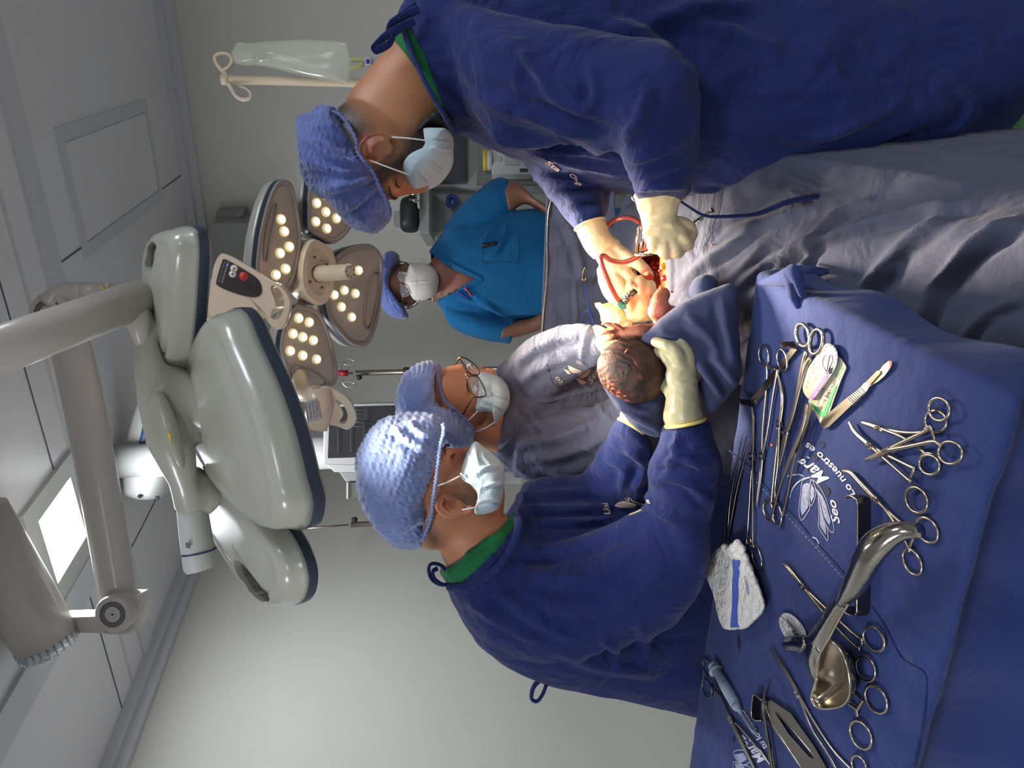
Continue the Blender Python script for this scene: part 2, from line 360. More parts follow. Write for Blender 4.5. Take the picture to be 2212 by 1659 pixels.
def cutout(o, V, F, parent=None):
    """carve a hole through o"""
    me = bpy.data.meshes.new('c'); me.from_pydata([tuple(map(float, v)) for v in V], [], F); me.update()
    recalc(me); recalc(o.data); c = bpy.data.objects.new('c', me); SC.collection.objects.link(c); m = o.modifiers.new('b', 'BOOLEAN'); m.operation = 'DIFFERENCE'; m.object = c; m.solver = 'EXACT'
    dg = bpy.context.evaluated_depsgraph_get(); dg.update(); n = bpy.data.meshes.new_from_object(o.evaluated_get(dg)); o.modifiers.remove(m); old = o.data
    if len(n.polygons) > 4: o.data = n
    bpy.data.objects.remove(c)
# ---------------------------------------------------------------- the room
def slab(p0, p1, p2, p3, n, t): return skin_rings([np.array([p0, p1, p2, p3]), np.array([p0, p1, p2, p3]) + np.asarray(n) * t])
A0, A1, B0, B1 = 0, 6.2, -7.0, 0
r3 = lambda a, b, z: room(a, b, z)
struct('floor', *slab(r3(A0, B0, 0), r3(A1, B0, 0), r3(A1, B1, 0), r3(A0, B1, 0), (0, 0, -1), .1), 'floor_vinyl')
struct('ceiling', *slab(r3(A0, B0, CEIL), r3(A1, B0, CEIL), r3(A1, B1, CEIL), r3(A0, B1, CEIL), (0, 0, 1), .1), 'ceiling_panel')
ra3 = np.array([*RA, 0]); rb3 = np.array([*RB, 0])
struct('wall_back', *slab(r3(A0, B1, 0), r3(A1, B1, 0), r3(A1, B1, CEIL), r3(A0, B1, CEIL), rb3, .12), 'wall_paint')
struct('wall_left', *slab(r3(A0, B0, 0), r3(A0, B1, 0), r3(A0, B1, CEIL), r3(A0, B0, CEIL), -ra3, .12), 'wall_paint')
struct('wall_right', *slab(r3(A1, B0, 0), r3(A1, B1, 0), r3(A1, B1, CEIL), r3(A1, B0, CEIL), ra3, .12), 'wall_paint')
struct('wall_front', *slab(r3(A0, B0, 0), r3(A1, B0, 0), r3(A1, B0, CEIL), r3(A0, B0, CEIL), -rb3, .12), 'wall_paint')
def rbox(a0, a1, b0, b1, z0, z1): return skin_rings([[r3(a0, b0, z0), r3(a1, b0, z0), r3(a1, b1, z0), r3(a0, b1, z0)], [r3(a0, b0, z1), r3(a1, b0, z1), r3(a1, b1, z1), r3(a0, b1, z1)]])
struct('trim_1', *merge(rbox(0, A1, -.075, 0, CEIL - .035, CEIL), rbox(0, A1, -.03, 0, CEIL - .075, CEIL - .03)), 'ceiling_profile')
struct('trim_2', *merge(rbox(0, .075, B0, -.075, CEIL - .035, CEIL), rbox(0, .03, B0, -.03, CEIL - .075, CEIL - .03)), 'ceiling_profile')
def ab(x, y):
    p = Z(x, y, CEIL)[:2] - CN; return p @ RA, p @ RB
bb = ab(55, 360)[1]
struct('trim_3', *rbox(0, A1, bb - .055, bb + .055, CEIL - .012, CEIL), 'ceiling_profile')
b2 = ab(40, 570)[1]; struct('trim_4', *rbox(0, A1, b2 - .008, b2 + .008, CEIL - .004, CEIL), 'ceiling_profile')
aa = ab(170, 1275)[0] ; struct('trim_5', *rbox(aa - .06, aa + .06, B0, bb - .055, CEIL - .014, CEIL), 'ceiling_profile')
for i, y in enumerate((1.05, 2.25, 3.45, 4.65)):
    a = ab(230, 400)[0] - 2.4 + y; struct('trim_%d' % (6 + i), *rbox(a - .003, a + .003, bb + .06, -.08, CEIL - .002, CEIL), 'joint')
a, b = ab(272, 1560); struct('trim_10', *rbox(.08, 2.2, b - .003, b + .003, CEIL - .002, CEIL), 'joint')
# service hatch in the ceiling
h0 = ab(178, 548); h1 = ab(352, 430)
t = thing('ceiling_hatch', 'square flush access hatch in the grey ceiling above the surgical lights', 'hatch', r3(h0[0], h0[1], CEIL))
hs = sorted([h0[0], h1[0]]); hb = sorted([h0[1], h1[1]])
if hs[1] - hs[0] < .3: hs[1] = hs[0] + .45
new_obj('hatch_frame', *merge(rbox(hs[0], hs[1], hb[0], hb[0] + .05, CEIL - .006, CEIL), rbox(hs[0], hs[1], hb[1] - .05, hb[1], CEIL - .006, CEIL), rbox(hs[0], hs[0] + .05, hb[0] + .05, hb[1] - .05, CEIL - .006, CEIL), rbox(hs[1] - .05, hs[1], hb[0] + .05, hb[1] - .05, CEIL - .006, CEIL)), 'ceiling_profile', t, False)
new_obj('hatch_panel', *rbox(hs[0] + .055, hs[1] - .055, hb[0] + .055, hb[1] - .055, CEIL - .004, CEIL), 'ceiling_panel', t, False)
# ceiling light panels (the area lights sit just under the diffusers)
LBL = ['bright square ceiling light panel in the frame beside the grey profile', 'square ceiling light panel out over the right of the room', 'square ceiling light panel behind the instrument table', 'square ceiling light panel behind the bending surgeon']
for (a, b), lb in zip(LP, LBL):
    t = thing('ceiling_light_panel', lb, 'ceiling light', r3(a, b, CEIL), 'ceiling light panels'); g_ = .12 if b > -2.5 and a < 2 else .285; s = g_ + .07
    for q in ((-s, s, -s, -s + .068), (-s, s, s - .068, s), (-s, -s + .068, -s + .068, s - .068), (s - .068, s, -s + .068, s - .068)):
        new_obj('frame', *rbox(a + q[0], a + q[1], b + q[2], b + q[3], CEIL - .016, CEIL), 'machine_white', t, False)
    new_obj('diffuser', *rbox(a - g_, a + g_, b - g_, b + g_, CEIL - .008, CEIL), 'light_diffuser', t, False)
# pale box on the back wall behind the lamps
P = [W(x, y, 3.8) for x, y in ((458, 482), (560, 482), (560, 600), (458, 600))]
t = thing('wall_cabinet', 'pale grey box fixed high on the back wall behind the lit lamp head', 'cabinet', P[0])
new_obj('body', *slab(*P, rb3, .35), 'machine_grey', t, False); P2 = [W(x, y, 3.9) for x, y in ((466, 458), (525, 456), (525, 482), (466, 482))]
new_obj('top_box', *slab(*P2, rb3, .3), 'machine_grey', t, False); P3 = [W(x, y, 3.89) for x, y in ((512, 459), (524, 459), (524, 466), (512, 466))]
new_obj('dark_label', *slab(*P3, -rb3, .004), 'label_grey', t, False)

# ---------------------------------------------------------------- ceiling pendant with monitor
D = 2.95
t = thing('ceiling_pendant', 'white ceiling pendant with a blue striped arm and a column behind the monitor', 'equipment pendant', W(340, 1040, D))
V, F = loft([((370, 845), (325, 832), D, .14), ((345, 925), (298, 910), D, .15), ((330, 1000), (282, 985), D, .16)], 24, 4, .4); new_obj('arm', V, F, 'machine_white', t)
V, F = inflate([(286, 990), (330, 985), (360, 1000), (375, 1020), (356, 1068), (330, 1078), (300, 1074), (284, 1060)], D, .12, 40, 6, profile=.5); new_obj('joint_housing', V, F, 'machine_white', t, autos=50)
V, F = tube([W(x, y, D - .085) for x, y in ((325, 870), (313, 925), (299, 990))], .011, 8, .3, up=-FW); new_obj('stripe', V, F, 'blue_stripe', t)
for q in ((346, 988), (315, 1018), (352, 1020), (340, 1075), (302, 1072)):
    new_obj('screw_cap', *ellips(W(*q, D - .12), np.eye(3) * .008, 10, 6), 'black_ink', t)
V, F = tube([W(x, y, D - .1) for x, y in ((347, 955), (338, 975), (337, 1000), (346, 1018), (352, 1028))], .005, 8); new_obj('bracket_line', V, F, 'black_ink', t)
zc = W(700, 978, D); top = W(345, 1000, D)
V, F = tube([np.array([zc[0], zc[1], CEIL]), np.array([zc[0], zc[1], .8])], .066, 24); new_obj('column', V, F, 'machine_white', t)
# monitor
D = 2.72
t = thing('patient_monitor', 'white framed patient monitor with a dark screen behind the capped assistants', 'monitor', W(775, 930, D))
def quadbox(px, d, dep, material, name, parent, bev=0, back=True):
    P = np.array([W(x, y, d) for x, y in px]); V, F = prism(P, FW if back else -FW, 0, dep, bev); return new_obj(name, V, F, material, parent, False)
quadbox([(699, 872), (884, 868), (890, 1006), (697, 1003)], D, .09, 'machine_white', 'housing', t, .008)
quadbox([(712, 880), (853, 876), (868, 985), (708, 990)], D - .002, .01, 'screen_dark', 'screen', t)
tr = []
for k in range(5): tr.append(tube([W(x, 885 + k * 9, D - .006) for x in (760, 780, 800)], .0012, 4))
for k in range(4): tr.append(tube([W(730 + 28 * k, y, D - .006) for y in range(905, 980, 6)], .001, 4))
new_obj('screen_traces', *merge(*tr), 'screen_trace', t)
for s, x, y in (('118/76', 796, 893), ('36.5', 760, 893)):
    V, F = text_on(s, (x, y + 14), (x, y - 12), lambda u, v: W(u, v, D - .005), size=9); new_obj('screen_numbers', V, F, 'screen_trace', t, False)
quadbox([(702, 1003), (885, 1006), (885, 1022), (722, 1020)], D + .02, .16, 'machine_white', 'rear_housing', t, .006)
quadbox([(732, 1020), (890, 1022), (890, 1042), (746, 1040)], D + .05, .12, 'machine_grey', 'module_rack', t, .006)
quadbox([(752, 1042), (900, 1042), (900, 1074), (752, 1074)], D + .05, .1, 'machine_white', 'side_module', t, .004)
quadbox([(748, 1042), (752, 1042), (752, 1078), (748, 1078)], D + .02, .12, 'machine_white', 'bracket', t)
quadbox([(1010, 1015), (1125, 1020), (1125, 1046), (1010, 1040)], D + .2, .15, 'machine_white', 'pendant_shelf', t)
# drip poles
def vpole(x0, x1, y, d, r, name, parent, material='steel'):
    a = W(x0, y, d); b = W(x1, y, d); V, F = tube([a, np.array([a[0], a[1], b[2]])], r, 14); return new_obj(name, V, F, material, parent)
D = 3.1
t = thing('drip_stand', 'steel drip stand with wire hooks and a red collar behind the middle assistant', 'drip stand', (*W(800, 806, D)[:2], 0))
a = W(768, 806, D); V, F = tube([a, np.array([a[0], a[1], .02])], .012, 14); new_obj('pole', V, F, 'steel', t)
V, F = tube([a + [0, 0, .01], np.array([a[0], a[1], W(735, 806, D)[2]])], .005, 10); new_obj('inner_rod', V, F, 'steel', t)
new_obj('collar', *tube([W(732, 806, D), W(752, 806, D)], .013, 12), 'red_plastic', t)
new_obj('locking_ring', *tube([W(872, 804, D), W(884, 804, D)], .022, 14), 'steel_dark', t)
new_obj('clamp_knob', *ellips(W(776, 815, D - .02), np.eye(3) * .012, 12, 8), 'black_ink', t)
for s, yy in ((-1, 781), (1, 832)):
    c = [(738, 806), (738, 806 + s * 14), (742, yy - s * 2), (752, yy + s * 5), (764, yy + s * 2), (764, yy - s * 5), (752, yy - s * 8), (742, yy - s * 5)]
    new_obj('hook', *tube(catmull([W(x, y, D) for x, y in c], 5), .0028, 8), 'steel', t)
D = 3.35
t = thing('drip_stand', 'steel pole with a black clamp beside the quilted blue cap', 'drip stand', (*W(760, 1134, D)[:2], 0))
a = W(758, 1134, D); new_obj('pole', *tube([a, np.array([a[0], a[1], .02])], .013, 14), 'steel', t)
new_obj('inner_rod', *tube([a + [0, 0, .01], W(612, 1146, D)], .006, 10), 'steel', t); new_obj('collar', *tube([W(602, 1148, D), W(614, 1146, D)], .014, 10), 'red_plastic', t)
new_obj('clamp_knob', *ellips(W(766, 1123, D - .02), np.eye(3) * .014, 12, 8), 'black_ink', t)
for o_ in (t,):
    bx = W(758, 1134, D); leg = []
    for k in range(4): an = k * math.pi / 2 + .4; leg.append(tube([np.array([bx[0], bx[1], .06]), np.array([bx[0] + .25 * math.cos(an), bx[1] + .25 * math.sin(an), .02])], .012, 8)); 
    new_obj('foot', *merge(*leg), 'steel', t)
# ---------------------------------------------------------------- anaesthesia machine
D = 3.3
t = thing('anaesthesia_machine', 'grey anaesthesia machine with a dark screen and shelves behind the person in blue scrubs', 'anaesthesia machine', (*W(1000, 440, 3.4)[:2], 0))
quadbox([(905, 402), (1500, 402), (1500, 502), (905, 502)], D + .12, .35, 'machine_grey', 'side_panel', t, .01)
quadbox([(925, 180), (1500, 180), (1500, 404), (925, 404)], D + .04, .5, 'machine_grey', 'cabinet', t, .01)
quadbox([(1030, 210), (1158, 210), (1158, 398), (1030, 398)], D + .02, .03, 'machine_dark', 'recess_panel', t)
bpy.data.objects['recess_panel'].data.materials[0] = mat('recess_grey', (112, 114, 110), .5)
quadbox([(946, 230), (1006, 230), (1006, 392), (946, 392)], D + .005, .05, 'machine_dark', 'screen', t, .005)
quadbox([(1062, 322), (1148, 322), (1148, 377), (1062, 377)], D - .05, .08, 'machine_white', 'module', t, .006)
quadbox([(1066, 338), (1083, 338), (1083, 348), (1066, 348)], D - .056, .01, 'label_grey', 'module_label', t)
quadbox([(1090, 332), (1124, 332), (1124, 356), (1090, 356)], D - .056, .01, 'label_grey', 'module_display', t)
quadbox([(1123, 364), (1140, 364), (1140, 371), (1123, 371)], D - .056, .01, 'machine_dark', 'module_slot', t)
new_obj('knob_body', *tube([W(1051, 346, D - .02), W(1064, 346, D - .02)], .044, 24), 'machine_white', t)
new_obj('yellow_knob', *tube([W(1044, 346, D - .02), W(1052, 346, D - .02)], .045, 24), 'knob_yellow', t)
quadbox([(905, 400), (927, 400), (927, 503), (905, 503)], D - .05, .25, 'machine_grey', 'shelf_edge', t, .006)
quadbox([(850, 455), (865, 455), (865, 484), (850, 484)], D + .1, .08, 'machine_grey', 'gas_outlet', t, .003)
V, F = inflate([(868, 432), (900, 426), (905, 450), (904, 490), (896, 501), (870, 499), (865, 480)], D - .03, .07, 40, 6, profile=.6); new_obj('breathing_bag', V, F, 'machine_black', t)
for y in (418, 434): new_obj('connector', *tube([W(884, y, D - .08), W(906, y, D - .08)], .012, 12), 'steel', t)
for y in (408, 426, 442): new_obj('connector_ring', *tube([W(903, y, D - .08), W(907, y, D - .08)], .018, 12), 'machine_white', t)
q = catmull([W(x, y, D + .06) for x, y in ((967, 434), (972, 424), (984, 427), (986, 438), (978, 446), (969, 444))], 5, True); new_obj('blue_ring', *tube(q, .009, 8, closed=True), 'ring_blue', t)
new_obj('blue_ring_centre', *ellips(W(977, 436, D + .08), [IX * .02, IU * .025, FW * .01], 12, 8), 'cyan_mark', t)
q = W(1166, 445, D); new_obj('round_port', *tube([q, q + FW * .05], .03, 16), 'machine_white', t); new_obj('port_plug', *ellips(q - FW * .01, np.eye(3) * .012, 10, 8), 'steel_dark', t)

# ---------------------------------------------------------------- drip bag and its pole
D = 2.25
t = thing('drip_stand', 'white enamelled drip pole with curved hooks beside the surgeon at the wall', 'drip stand', (*W(700, 175, D)[:2], 0))
a = W(481, 172, D); pole = np.array([a[0], a[1], a[2]])
new_obj('pole', *tube([pole, np.array([pole[0], pole[1], .05])], .0135, 20), 'warm_enamel', t)
new_obj('cap', *tube([pole + [0, 0, .004], pole - [0, 0, .018]], .0165, 20), 'warm_enamel', t)
hk = [(496, 170), (482, 155), (468, 138), (464, 124), (472, 117), (488, 116), (499, 124), (500, 136), (492, 146), (480, 154)]
new_obj('hook', *tube(catmull([W(x, y, D) for x, y in hk], 6), .0058, 10, round_ends=True), 'warm_enamel', t)
hk = [(492, 178), (500, 193), (510, 208), (524, 215), (538, 213), (542, 205), (534, 194), (517, 186)]
new_obj('hook', *tube(catmull([W(x, y, D) for x, y in hk], 6), [.0062, .0058, .0035], 10, round_ends=True), 'warm_enamel', t)
new_obj('base_foot', *merge(*[tube([np.array([pole[0], pole[1], .06]), np.array([pole[0] + .25 * math.cos(k * 1.2566), pole[1] + .25 * math.sin(k * 1.2566), .02])], .014, 8) for k in range(5)]), 'warm_enamel', t)
t = thing('infusion_bag', 'clear fluid bag hanging from the hook of the white drip pole', 'infusion bag', W(640, 130, D - .03))
out = [(499, 116), (506, 100), (514, 92), (520, 97), (560, 93), (620, 89), (680, 88), (745, 93), (752, 104), (756, 120), (757, 160), (752, 177), (744, 179), (700, 172), (640, 158), (590, 146), (545, 138), (518, 138), (508, 135), (504, 124)]
V, F = inflate(out, D - .03, .03, 120, 7, profile=.8)
V = folds(V, F, .0022, 14, ax=IX, stretch=4, creases=[([(520, 110), (600, 118), (700, 150)], 6, .004), ([(530, 130), (620, 110), (690, 92)], 5, .004)]); new_obj('bag', V, F, 'bag_plastic', t)
new_obj('port', *tube(catmull([W(x, y, D - .03) for x, y in ((755, 128), (775, 129), (790, 131))], 4), .008, 12), mat('port_plastic', (210, 210, 150), .3, trans=.4), t)
new_obj('port', *tube(catmull([W(x, y, D - .03) for x, y in ((755, 147), (775, 145), (784, 137))], 4), .008, 12), 'port_plastic', t)
new_obj('drip_chamber', *tube([W(x, y, D - .03) for x, y in ((790, 132), (804, 133), (806, 133), (850, 137))], [.011, .011, .0085, .008], 16), 'clear_plastic', t)
new_obj('chamber_cap', *tube([W(790, 132, D - .03), W(804, 133, D - .03)], .0125, 16), 'pack_white', t)
new_obj('blue_button', *ellips(W(794, 133, D - .045), [IX * .006, IU * .008, FW * .004], 12, 8), 'pen_blue', t)
for s, x in (('0,9 %', 552), ('1000 ml', 562), ('SODIUM', 568), ('CHLORIDE', 574), ('LOT', 586)):
    V, F = text_on(s, (x, 127), (x, 114), lambda u, v: W(u, v, D - .058), size=5); new_obj('bag_print', V, F, 'ink', t, False)
# ---------------------------------------------------------------- the two surgical lights
def plane_map(c, d0, n):
    P0 = W(c[0], c[1], d0)
    def f(x, y, off=0.):
        r = ray(x, y); s = ((P0 - CAM) @ n) / (r @ n); return CAM + r * s + n * off
    return f
def petal(parent, out, c, d0, n, thick, face, hole=None, leds=(), ledr=.012, led_n=None):
    """face=True: the traced outline is the lit side; else it is the back shell"""
    f = plane_map(c, d0, n); P = np.array([f(x, y) for x, y in resample(catmull(out, 8, True), 72, True)]); cen = P.mean(0)
    S = lambda s, off: cen + (P - cen) * s + n * off
    if face:
        shell = skin_rings([S(.80, -thick * 1.05), S(.93, -thick * .98), S(.995, -thick * .82), S(1.0, -thick * .33)])
        band = skin_rings([S(1.0, -thick * .33), S(1.004, -thick * .33), S(1.004, -thick * .05)], cap=True)
        rim = skin_rings([S(1.0, -thick * .05), S(1.0, -.002), S(.985, .004), S(.93, .004), S(.90, .0), S(.88, -.004), S(.4, -.004)])
    else:
        shell = skin_rings([S(.50, -.004), S(.72, -.003), S(.80, .001), S(.84, .000), S(.90, .0), S(.95, .004), S(.985, .014), S(1.0, .028), S(1.03, thick * .66)])
        band = skin_rings([S(1.03, thick * .66), S(1.034, thick * .68), S(1.034, thick * .92), S(1.0, thick * .95)])
        rim = skin_rings([S(1.0, thick * .95), S(.99, thick), S(.86, thick), S(.84, thick - .004)])
    o1 = new_obj('shell', *shell, 'white_enamel', parent); o2 = new_obj('dark_band', *band, 'dark_band', parent, autos=50); o3 = new_obj('rim', *rim, 'rim_grey', parent, autos=40)
    if hole:
        hp = np.array([f(x, y) for x, y in resample(catmull(hole, 6, True), 36, True)])
        if face:
            rg = new_obj('grip_recess', *skin_rings([hp - n * .006, hp + n * .0015, cen * 0 + hp.mean(0) + (hp - hp.mean(0)) * .93 + n * .0015, hp.mean(0) + (hp - hp.mean(0)) * .9 - n * .002]), mat('grip_grey', (92, 88, 84), .5), parent, autos=40); new_obj('grip_rim', *tube(hp + n * .001, .0028, 8, closed=True, up=n), 'rim_grey', rg)
        else:
            cu = prism(hp, n, -.2, .4)
            for o in (o1, o2, o3): cutout(o, *cu)
            new_obj('handle_opening', *skin_rings([hp + n * .006, hp + n * thick * .9], cap=False), 'white_enamel', parent)
    if face:
        c2 = P if not hole else P
        pl = skin_rings([S(.885, -.0035), S(.885, -.0015), S(.87, -.001)]); pln = new_obj('light_window', *pl, 'led_plate', parent, autos=40)
        a = np.linspace(0, 2 * math.pi, 24, endpoint=False); u = np.cross(n, IU); u /= np.linalg.norm(u); v = np.cross(n, u)
        for x, y in leds:
            q = f(x, y, .0); ring = lambda r, h: q + r * (np.outer(np.cos(a), u) + np.outer(np.sin(a), v)) + n * h
            l = new_obj('led_lens', *skin_rings([ring(ledr, -.001), ring(ledr, .003), ring(ledr * .93, .006), ring(ledr * .6, .0055)]), 'led_rim', parent)
            new_obj('led_core', *skin_rings([ring(ledr * .72, .0058), ring(ledr * .66, .0085), ring(ledr * .3, .010)]), 'led_lens', l)
            new_obj('led_spot', *skin_rings([ring(ledr * .34, .0098), ring(ledr * .25, .012)]), 'led_core', l)
    return f
DB = 1.95; nB = IX * .82 - FW * .56 - IU * .04; nB /= np.linalg.norm(nB); CB = (680, 590)
tB = thing('surgical_light', 'lit surgical light head of four petals over the middle of the room, glowing lenses showing', 'surgical light', W(*CB, DB))
def part_root(name, loc, parent):
    o = bpy.data.objects.new(name, None); SC.collection.objects.link(o); o.empty_display_size = .03; o.matrix_world = Matrix.Translation(Vector([float(v) for v in loc])); o.location = [float(v) for v in loc]
    bpy.context.view_layer.update(); o.parent = parent; o.matrix_parent_inverse = parent.matrix_world.inverted(); bpy.context.view_layer.update(); return o
PB = [([(600, 392), (618, 388), (632, 402), (645, 466), (649, 522), (636, 594), (618, 632), (584, 622), (556, 596), (558, 530), (569, 470), (584, 420)], [(598, 440), (592, 478), (583, 520), (577, 560), (571, 562), (572, 520), (580, 478), (590, 445)],
       [(606, 474), (613, 500), (624, 533), (604, 547), (616, 581), (595, 594)]),
      ([(668, 400), (665, 440), (668, 495), (695, 516), (722, 526), (745, 510), (762, 485), (780, 440), (790, 380), (760, 330), (700, 315), (672, 340)], None,
       [(683, 439), (681, 479), (703, 458), (705, 494), (726, 472), (700, 420), (725, 436), (748, 455), (690, 395)]),
      ([(717, 577), (731, 550), (759, 533), (800, 527), (823, 550), (826, 577), (824, 633), (817, 688), (798, 741), (778, 749), (753, 740), (717, 699), (706, 669), (706, 633)], [(806, 590), (818, 588), (817, 633), (806, 690), (794, 712), (787, 690), (791, 640), (799, 605)],
       [(752, 580), (774, 584), (743, 627), (767, 634), (721, 637), (737, 663), (759, 685)]),
      ([(634, 666), (650, 658), (690, 675), (715, 735), (728, 797), (725, 825), (706, 841), (676, 847), (634, 838), (617, 794), (606, 750), (615, 700)], [(630, 790), (645, 789), (680, 802), (704, 825), (698, 834), (664, 836), (638, 824)],
       [(644, 687), (667, 696), (632, 721), (653, 728), (676, 735), (626, 758), (653, 768), (683, 776)])]
for o_, h_, l_ in PB:
    pr_ = part_root('petal', W(*np.mean(o_, 0), DB), tB); petal(pr_, o_, CB, DB, nB, .062, True, h_, l_, .0135)
fB = plane_map(CB, DB, nB)
hub = [(662, 520), (678, 520), (704, 538), (715, 572), (710, 619), (694, 655), (676, 657), (650, 636), (641, 600), (646, 550)]
P = np.array([fB(x, y, .012) for x, y in resample(catmull(hub, 6, True), 48, True)]); cen = P.mean(0); S = lambda s, off: cen + (P - cen) * s + nB * off
new_obj('hub_plate', *skin_rings([S(.96, -.05), S(1., -.04), S(1., .004), S(.97, .01), S(.74, .01), S(.68, .0), S(.3, .0)]), 'warm_enamel', tB, autos=50)
for x, y in ((672, 556), (698, 572), (662, 609), (688, 621)): q = fB(x, y, .013); new_obj('screw', *tube([q, q + nB * .003], .0035, 10), 'steel_dark', tB)
q0 = fB(681, 592, .012); q1 = q0 + nB * .118
new_obj('handle', *tube([q0, q0 + (q1 - q0) * .97, q1], [.0215, .0195, .017], 24, up=IU), 'warm_enamel', tB, autos=50); new_obj('handle_seam', *tube([q0 + nB * .001, q0 + nB * .004], .0225, 24, up=IU), 'steel_dark', tB)
uu = np.cross(nB, IU); uu /= np.linalg.norm(uu); vv = np.cross(nB, uu)
for k in range(7):
    an = k * 2 * math.pi / 7; cc = q1 + (math.cos(an) * uu + math.sin(an) * vv) * .014; new_obj('grip_notch', *tube([cc - nB * .012, cc + nB * .003], .0035, 8), 'rim_grey', tB)
for s_, px_ in (('2', (690, 566)), ('3', (673, 583)), ('3', (679, 611))):
    V, F = text_on(s_, px_, (px_[0], px_[1] - 4), lambda u, v: fB(u, v, .0135), size=6); new_obj('hub_number', V, F, 'ink', tB, False)
# yoke struts from the hub to the petals
for a_, b_ in (((655, 540), (640, 500)), ((640, 620), (615, 650)), ((668, 655), (655, 680)), ((700, 535), (705, 520)), ((704, 640), (720, 650))):
    new_obj('yoke', *tube([fB(*a_, -.03), fB(*b_, -.03)], .02, 14, .7), 'rim_grey', tB)
# control panel with its ring handle
nP = -FW * .9 + IX * .2 - IU * .1; nP /= np.linalg.norm(nP); fP = plane_map((540, 630), 1.62, nP)
pr_ = part_root('control_handle', W(540, 630, 1.62), tB)
out = [(457, 592), (472, 551), (490, 549), (535, 573), (579, 602), (614, 625), (628, 655), (619, 697), (602, 713), (584, 702), (573, 676), (531, 668), (456, 690)]
P = np.array([fP(x, y) for x, y in resample(catmull(out, 8, True), 80, True)]); cen = P.mean(0); S = lambda s, off: cen + (P - cen) * s + nP * off
ho = new_obj('panel_body', *skin_rings([S(.9, -.055), S(1, -.045), S(1, -.008), S(.975, .0), S(.5, .0)]), 'warm_enamel', pr_, autos=45)
hole = [(584, 622), (596, 617), (610, 636), (614, 660), (606, 684), (593, 690), (582, 682), (594, 655)]; hp = np.array([fP(x, y) for x, y in resample(catmull(hole, 6, True), 36, True)]); cutout(ho, *prism(hp, nP, -.2, .4))
blk = [(468, 606), (480, 565), (486, 560), (520, 578), (556, 602), (566, 624), (562, 638), (545, 642), (510, 634), (472, 618)]
P = np.array([fP(x, y) for x, y in resample(catmull(blk, 6, True), 48, True)]); new_obj('key_panel', *prism(P, nP, .0005, .002, .0006), 'key_panel', pr_, autos=40)
for x, y, r, mt, nm in ((506, 580, .0078, 'white_key', 'dim_button'), (503, 592, .0078, 'white_key', 'bright_button'), (527, 597, .0095, 'red_key', 'power_button')):
    q = fP(x, y, .0025); k_ = new_obj(nm, *tube([q, q + nP * .0012], r, 24, up=IU), mt, pr_)
    if nm == 'power_button': new_obj('power_ring', *tube(q + nP * .0016 + .0058 * (np.outer(np.cos(np.linspace(0, 6.283, 20, endpoint=False)), IX) + np.outer(np.sin(np.linspace(0, 6.283, 20, endpoint=False)), IU)), .0007, 5, closed=True), 'key_panel', k_); new_obj('power_bar', *tube([q + nP * .0016 - IX * .003, q + nP * .0016 + IX * .003], .0007, 5), 'key_panel', k_)
    else:
        s = -1 if y < 585 else 1; new_obj('arrow', *prism(np.array([q + IU * .003 * (-s), q - IX * .003 + IU * .002 * s, q + IX * .003 + IU * .002 * s]), nP, .0012, .0005), 'key_panel', k_, False)
for k in range(10):
    x, y = 493 - k * 1.4, 568 + k * 4.6; q = fP(x, y, .0022); new_obj('level_light', *tube([q, q + nP * .0008], .0018, 10, up=IU), 'blue_led' if k == 1 else 'label_grey', pr_)
    V, F = text_on(str(10 - k), (x - 6, y + 1), (x - 6, y - 2), lambda u, v: fP(u, v, .0026), size=3.4); new_obj('level_number', V, F, 'label_grey', pr_, False)
new_obj('mount', *tube([W(600, 640, 1.80), W(540, 660, 1.70), W(460, 665, 1.68), W(440, 660, 1.72)], [.035, .04, .034, .03], 20), 'warm_enamel', pr_)
# second handle with rating label
fH = plane_map((720, 880), 1.75, nP); pr_ = part_root('side_handle', W(720, 880, 1.75), tB)
out = [(690, 842), (714, 838), (750, 858), (768, 888), (770, 912), (752, 929), (728, 922), (698, 914), (690, 895)]
P = np.array([fH(x, y) for x, y in resample(catmull(out, 8, True), 60, True)]); cen = P.mean(0); S = lambda s, off: cen + (P - cen) * s + nP * off
ho = new_obj('handle_body', *skin_rings([S(.92, -.035), S(1, -.027), S(1, -.008), S(.95, .0), S(.5, .0)]), 'warm_enamel', pr_, autos=45)
hole = [(724, 864), (735, 868), (748, 886), (751, 906), (743, 916), (733, 912), (741, 896), (734, 880)]; hp = np.array([fH(x, y) for x, y in resample(catmull(hole, 6, True), 36, True)]); cutout(ho, *prism(hp, nP, -.2, .4))
new_obj('sleeve', *tube([fH(684, 842, .0), fH(690, 880, .0), fH(680, 925, .0)], [.03, .031, .03], 20, up=-FW), 'warm_enamel', pr_)
lab = np.array([fH(x, y, .034) for x, y in ((659, 866), (686, 856), (694, 902), (667, 909))]); new_obj('rating_label', *prism(lab, nP, 0, .0015), 'label_grey', pr_, False)
for k in range(4):
    a_ = (664 + k * 7, 903); V, F = text_on(['SURGICAL LIGHT', '100-240 V 50/60 Hz', 'SN 2021 0318', 'LED 160000 LUX'][k], (a_[0] + 5, 902 - k * 2), (a_[0], 868 - k * 2), lambda u, v: fH(u, v, .036), size=3.2); new_obj('label_text', V, F, 'ink', pr_, False)
new_obj('stem', *tube([W(640, 800, 1.95), W(655, 850, 1.86), W(684, 850, 1.78)], .022, 14), 'warm_enamel', pr_)
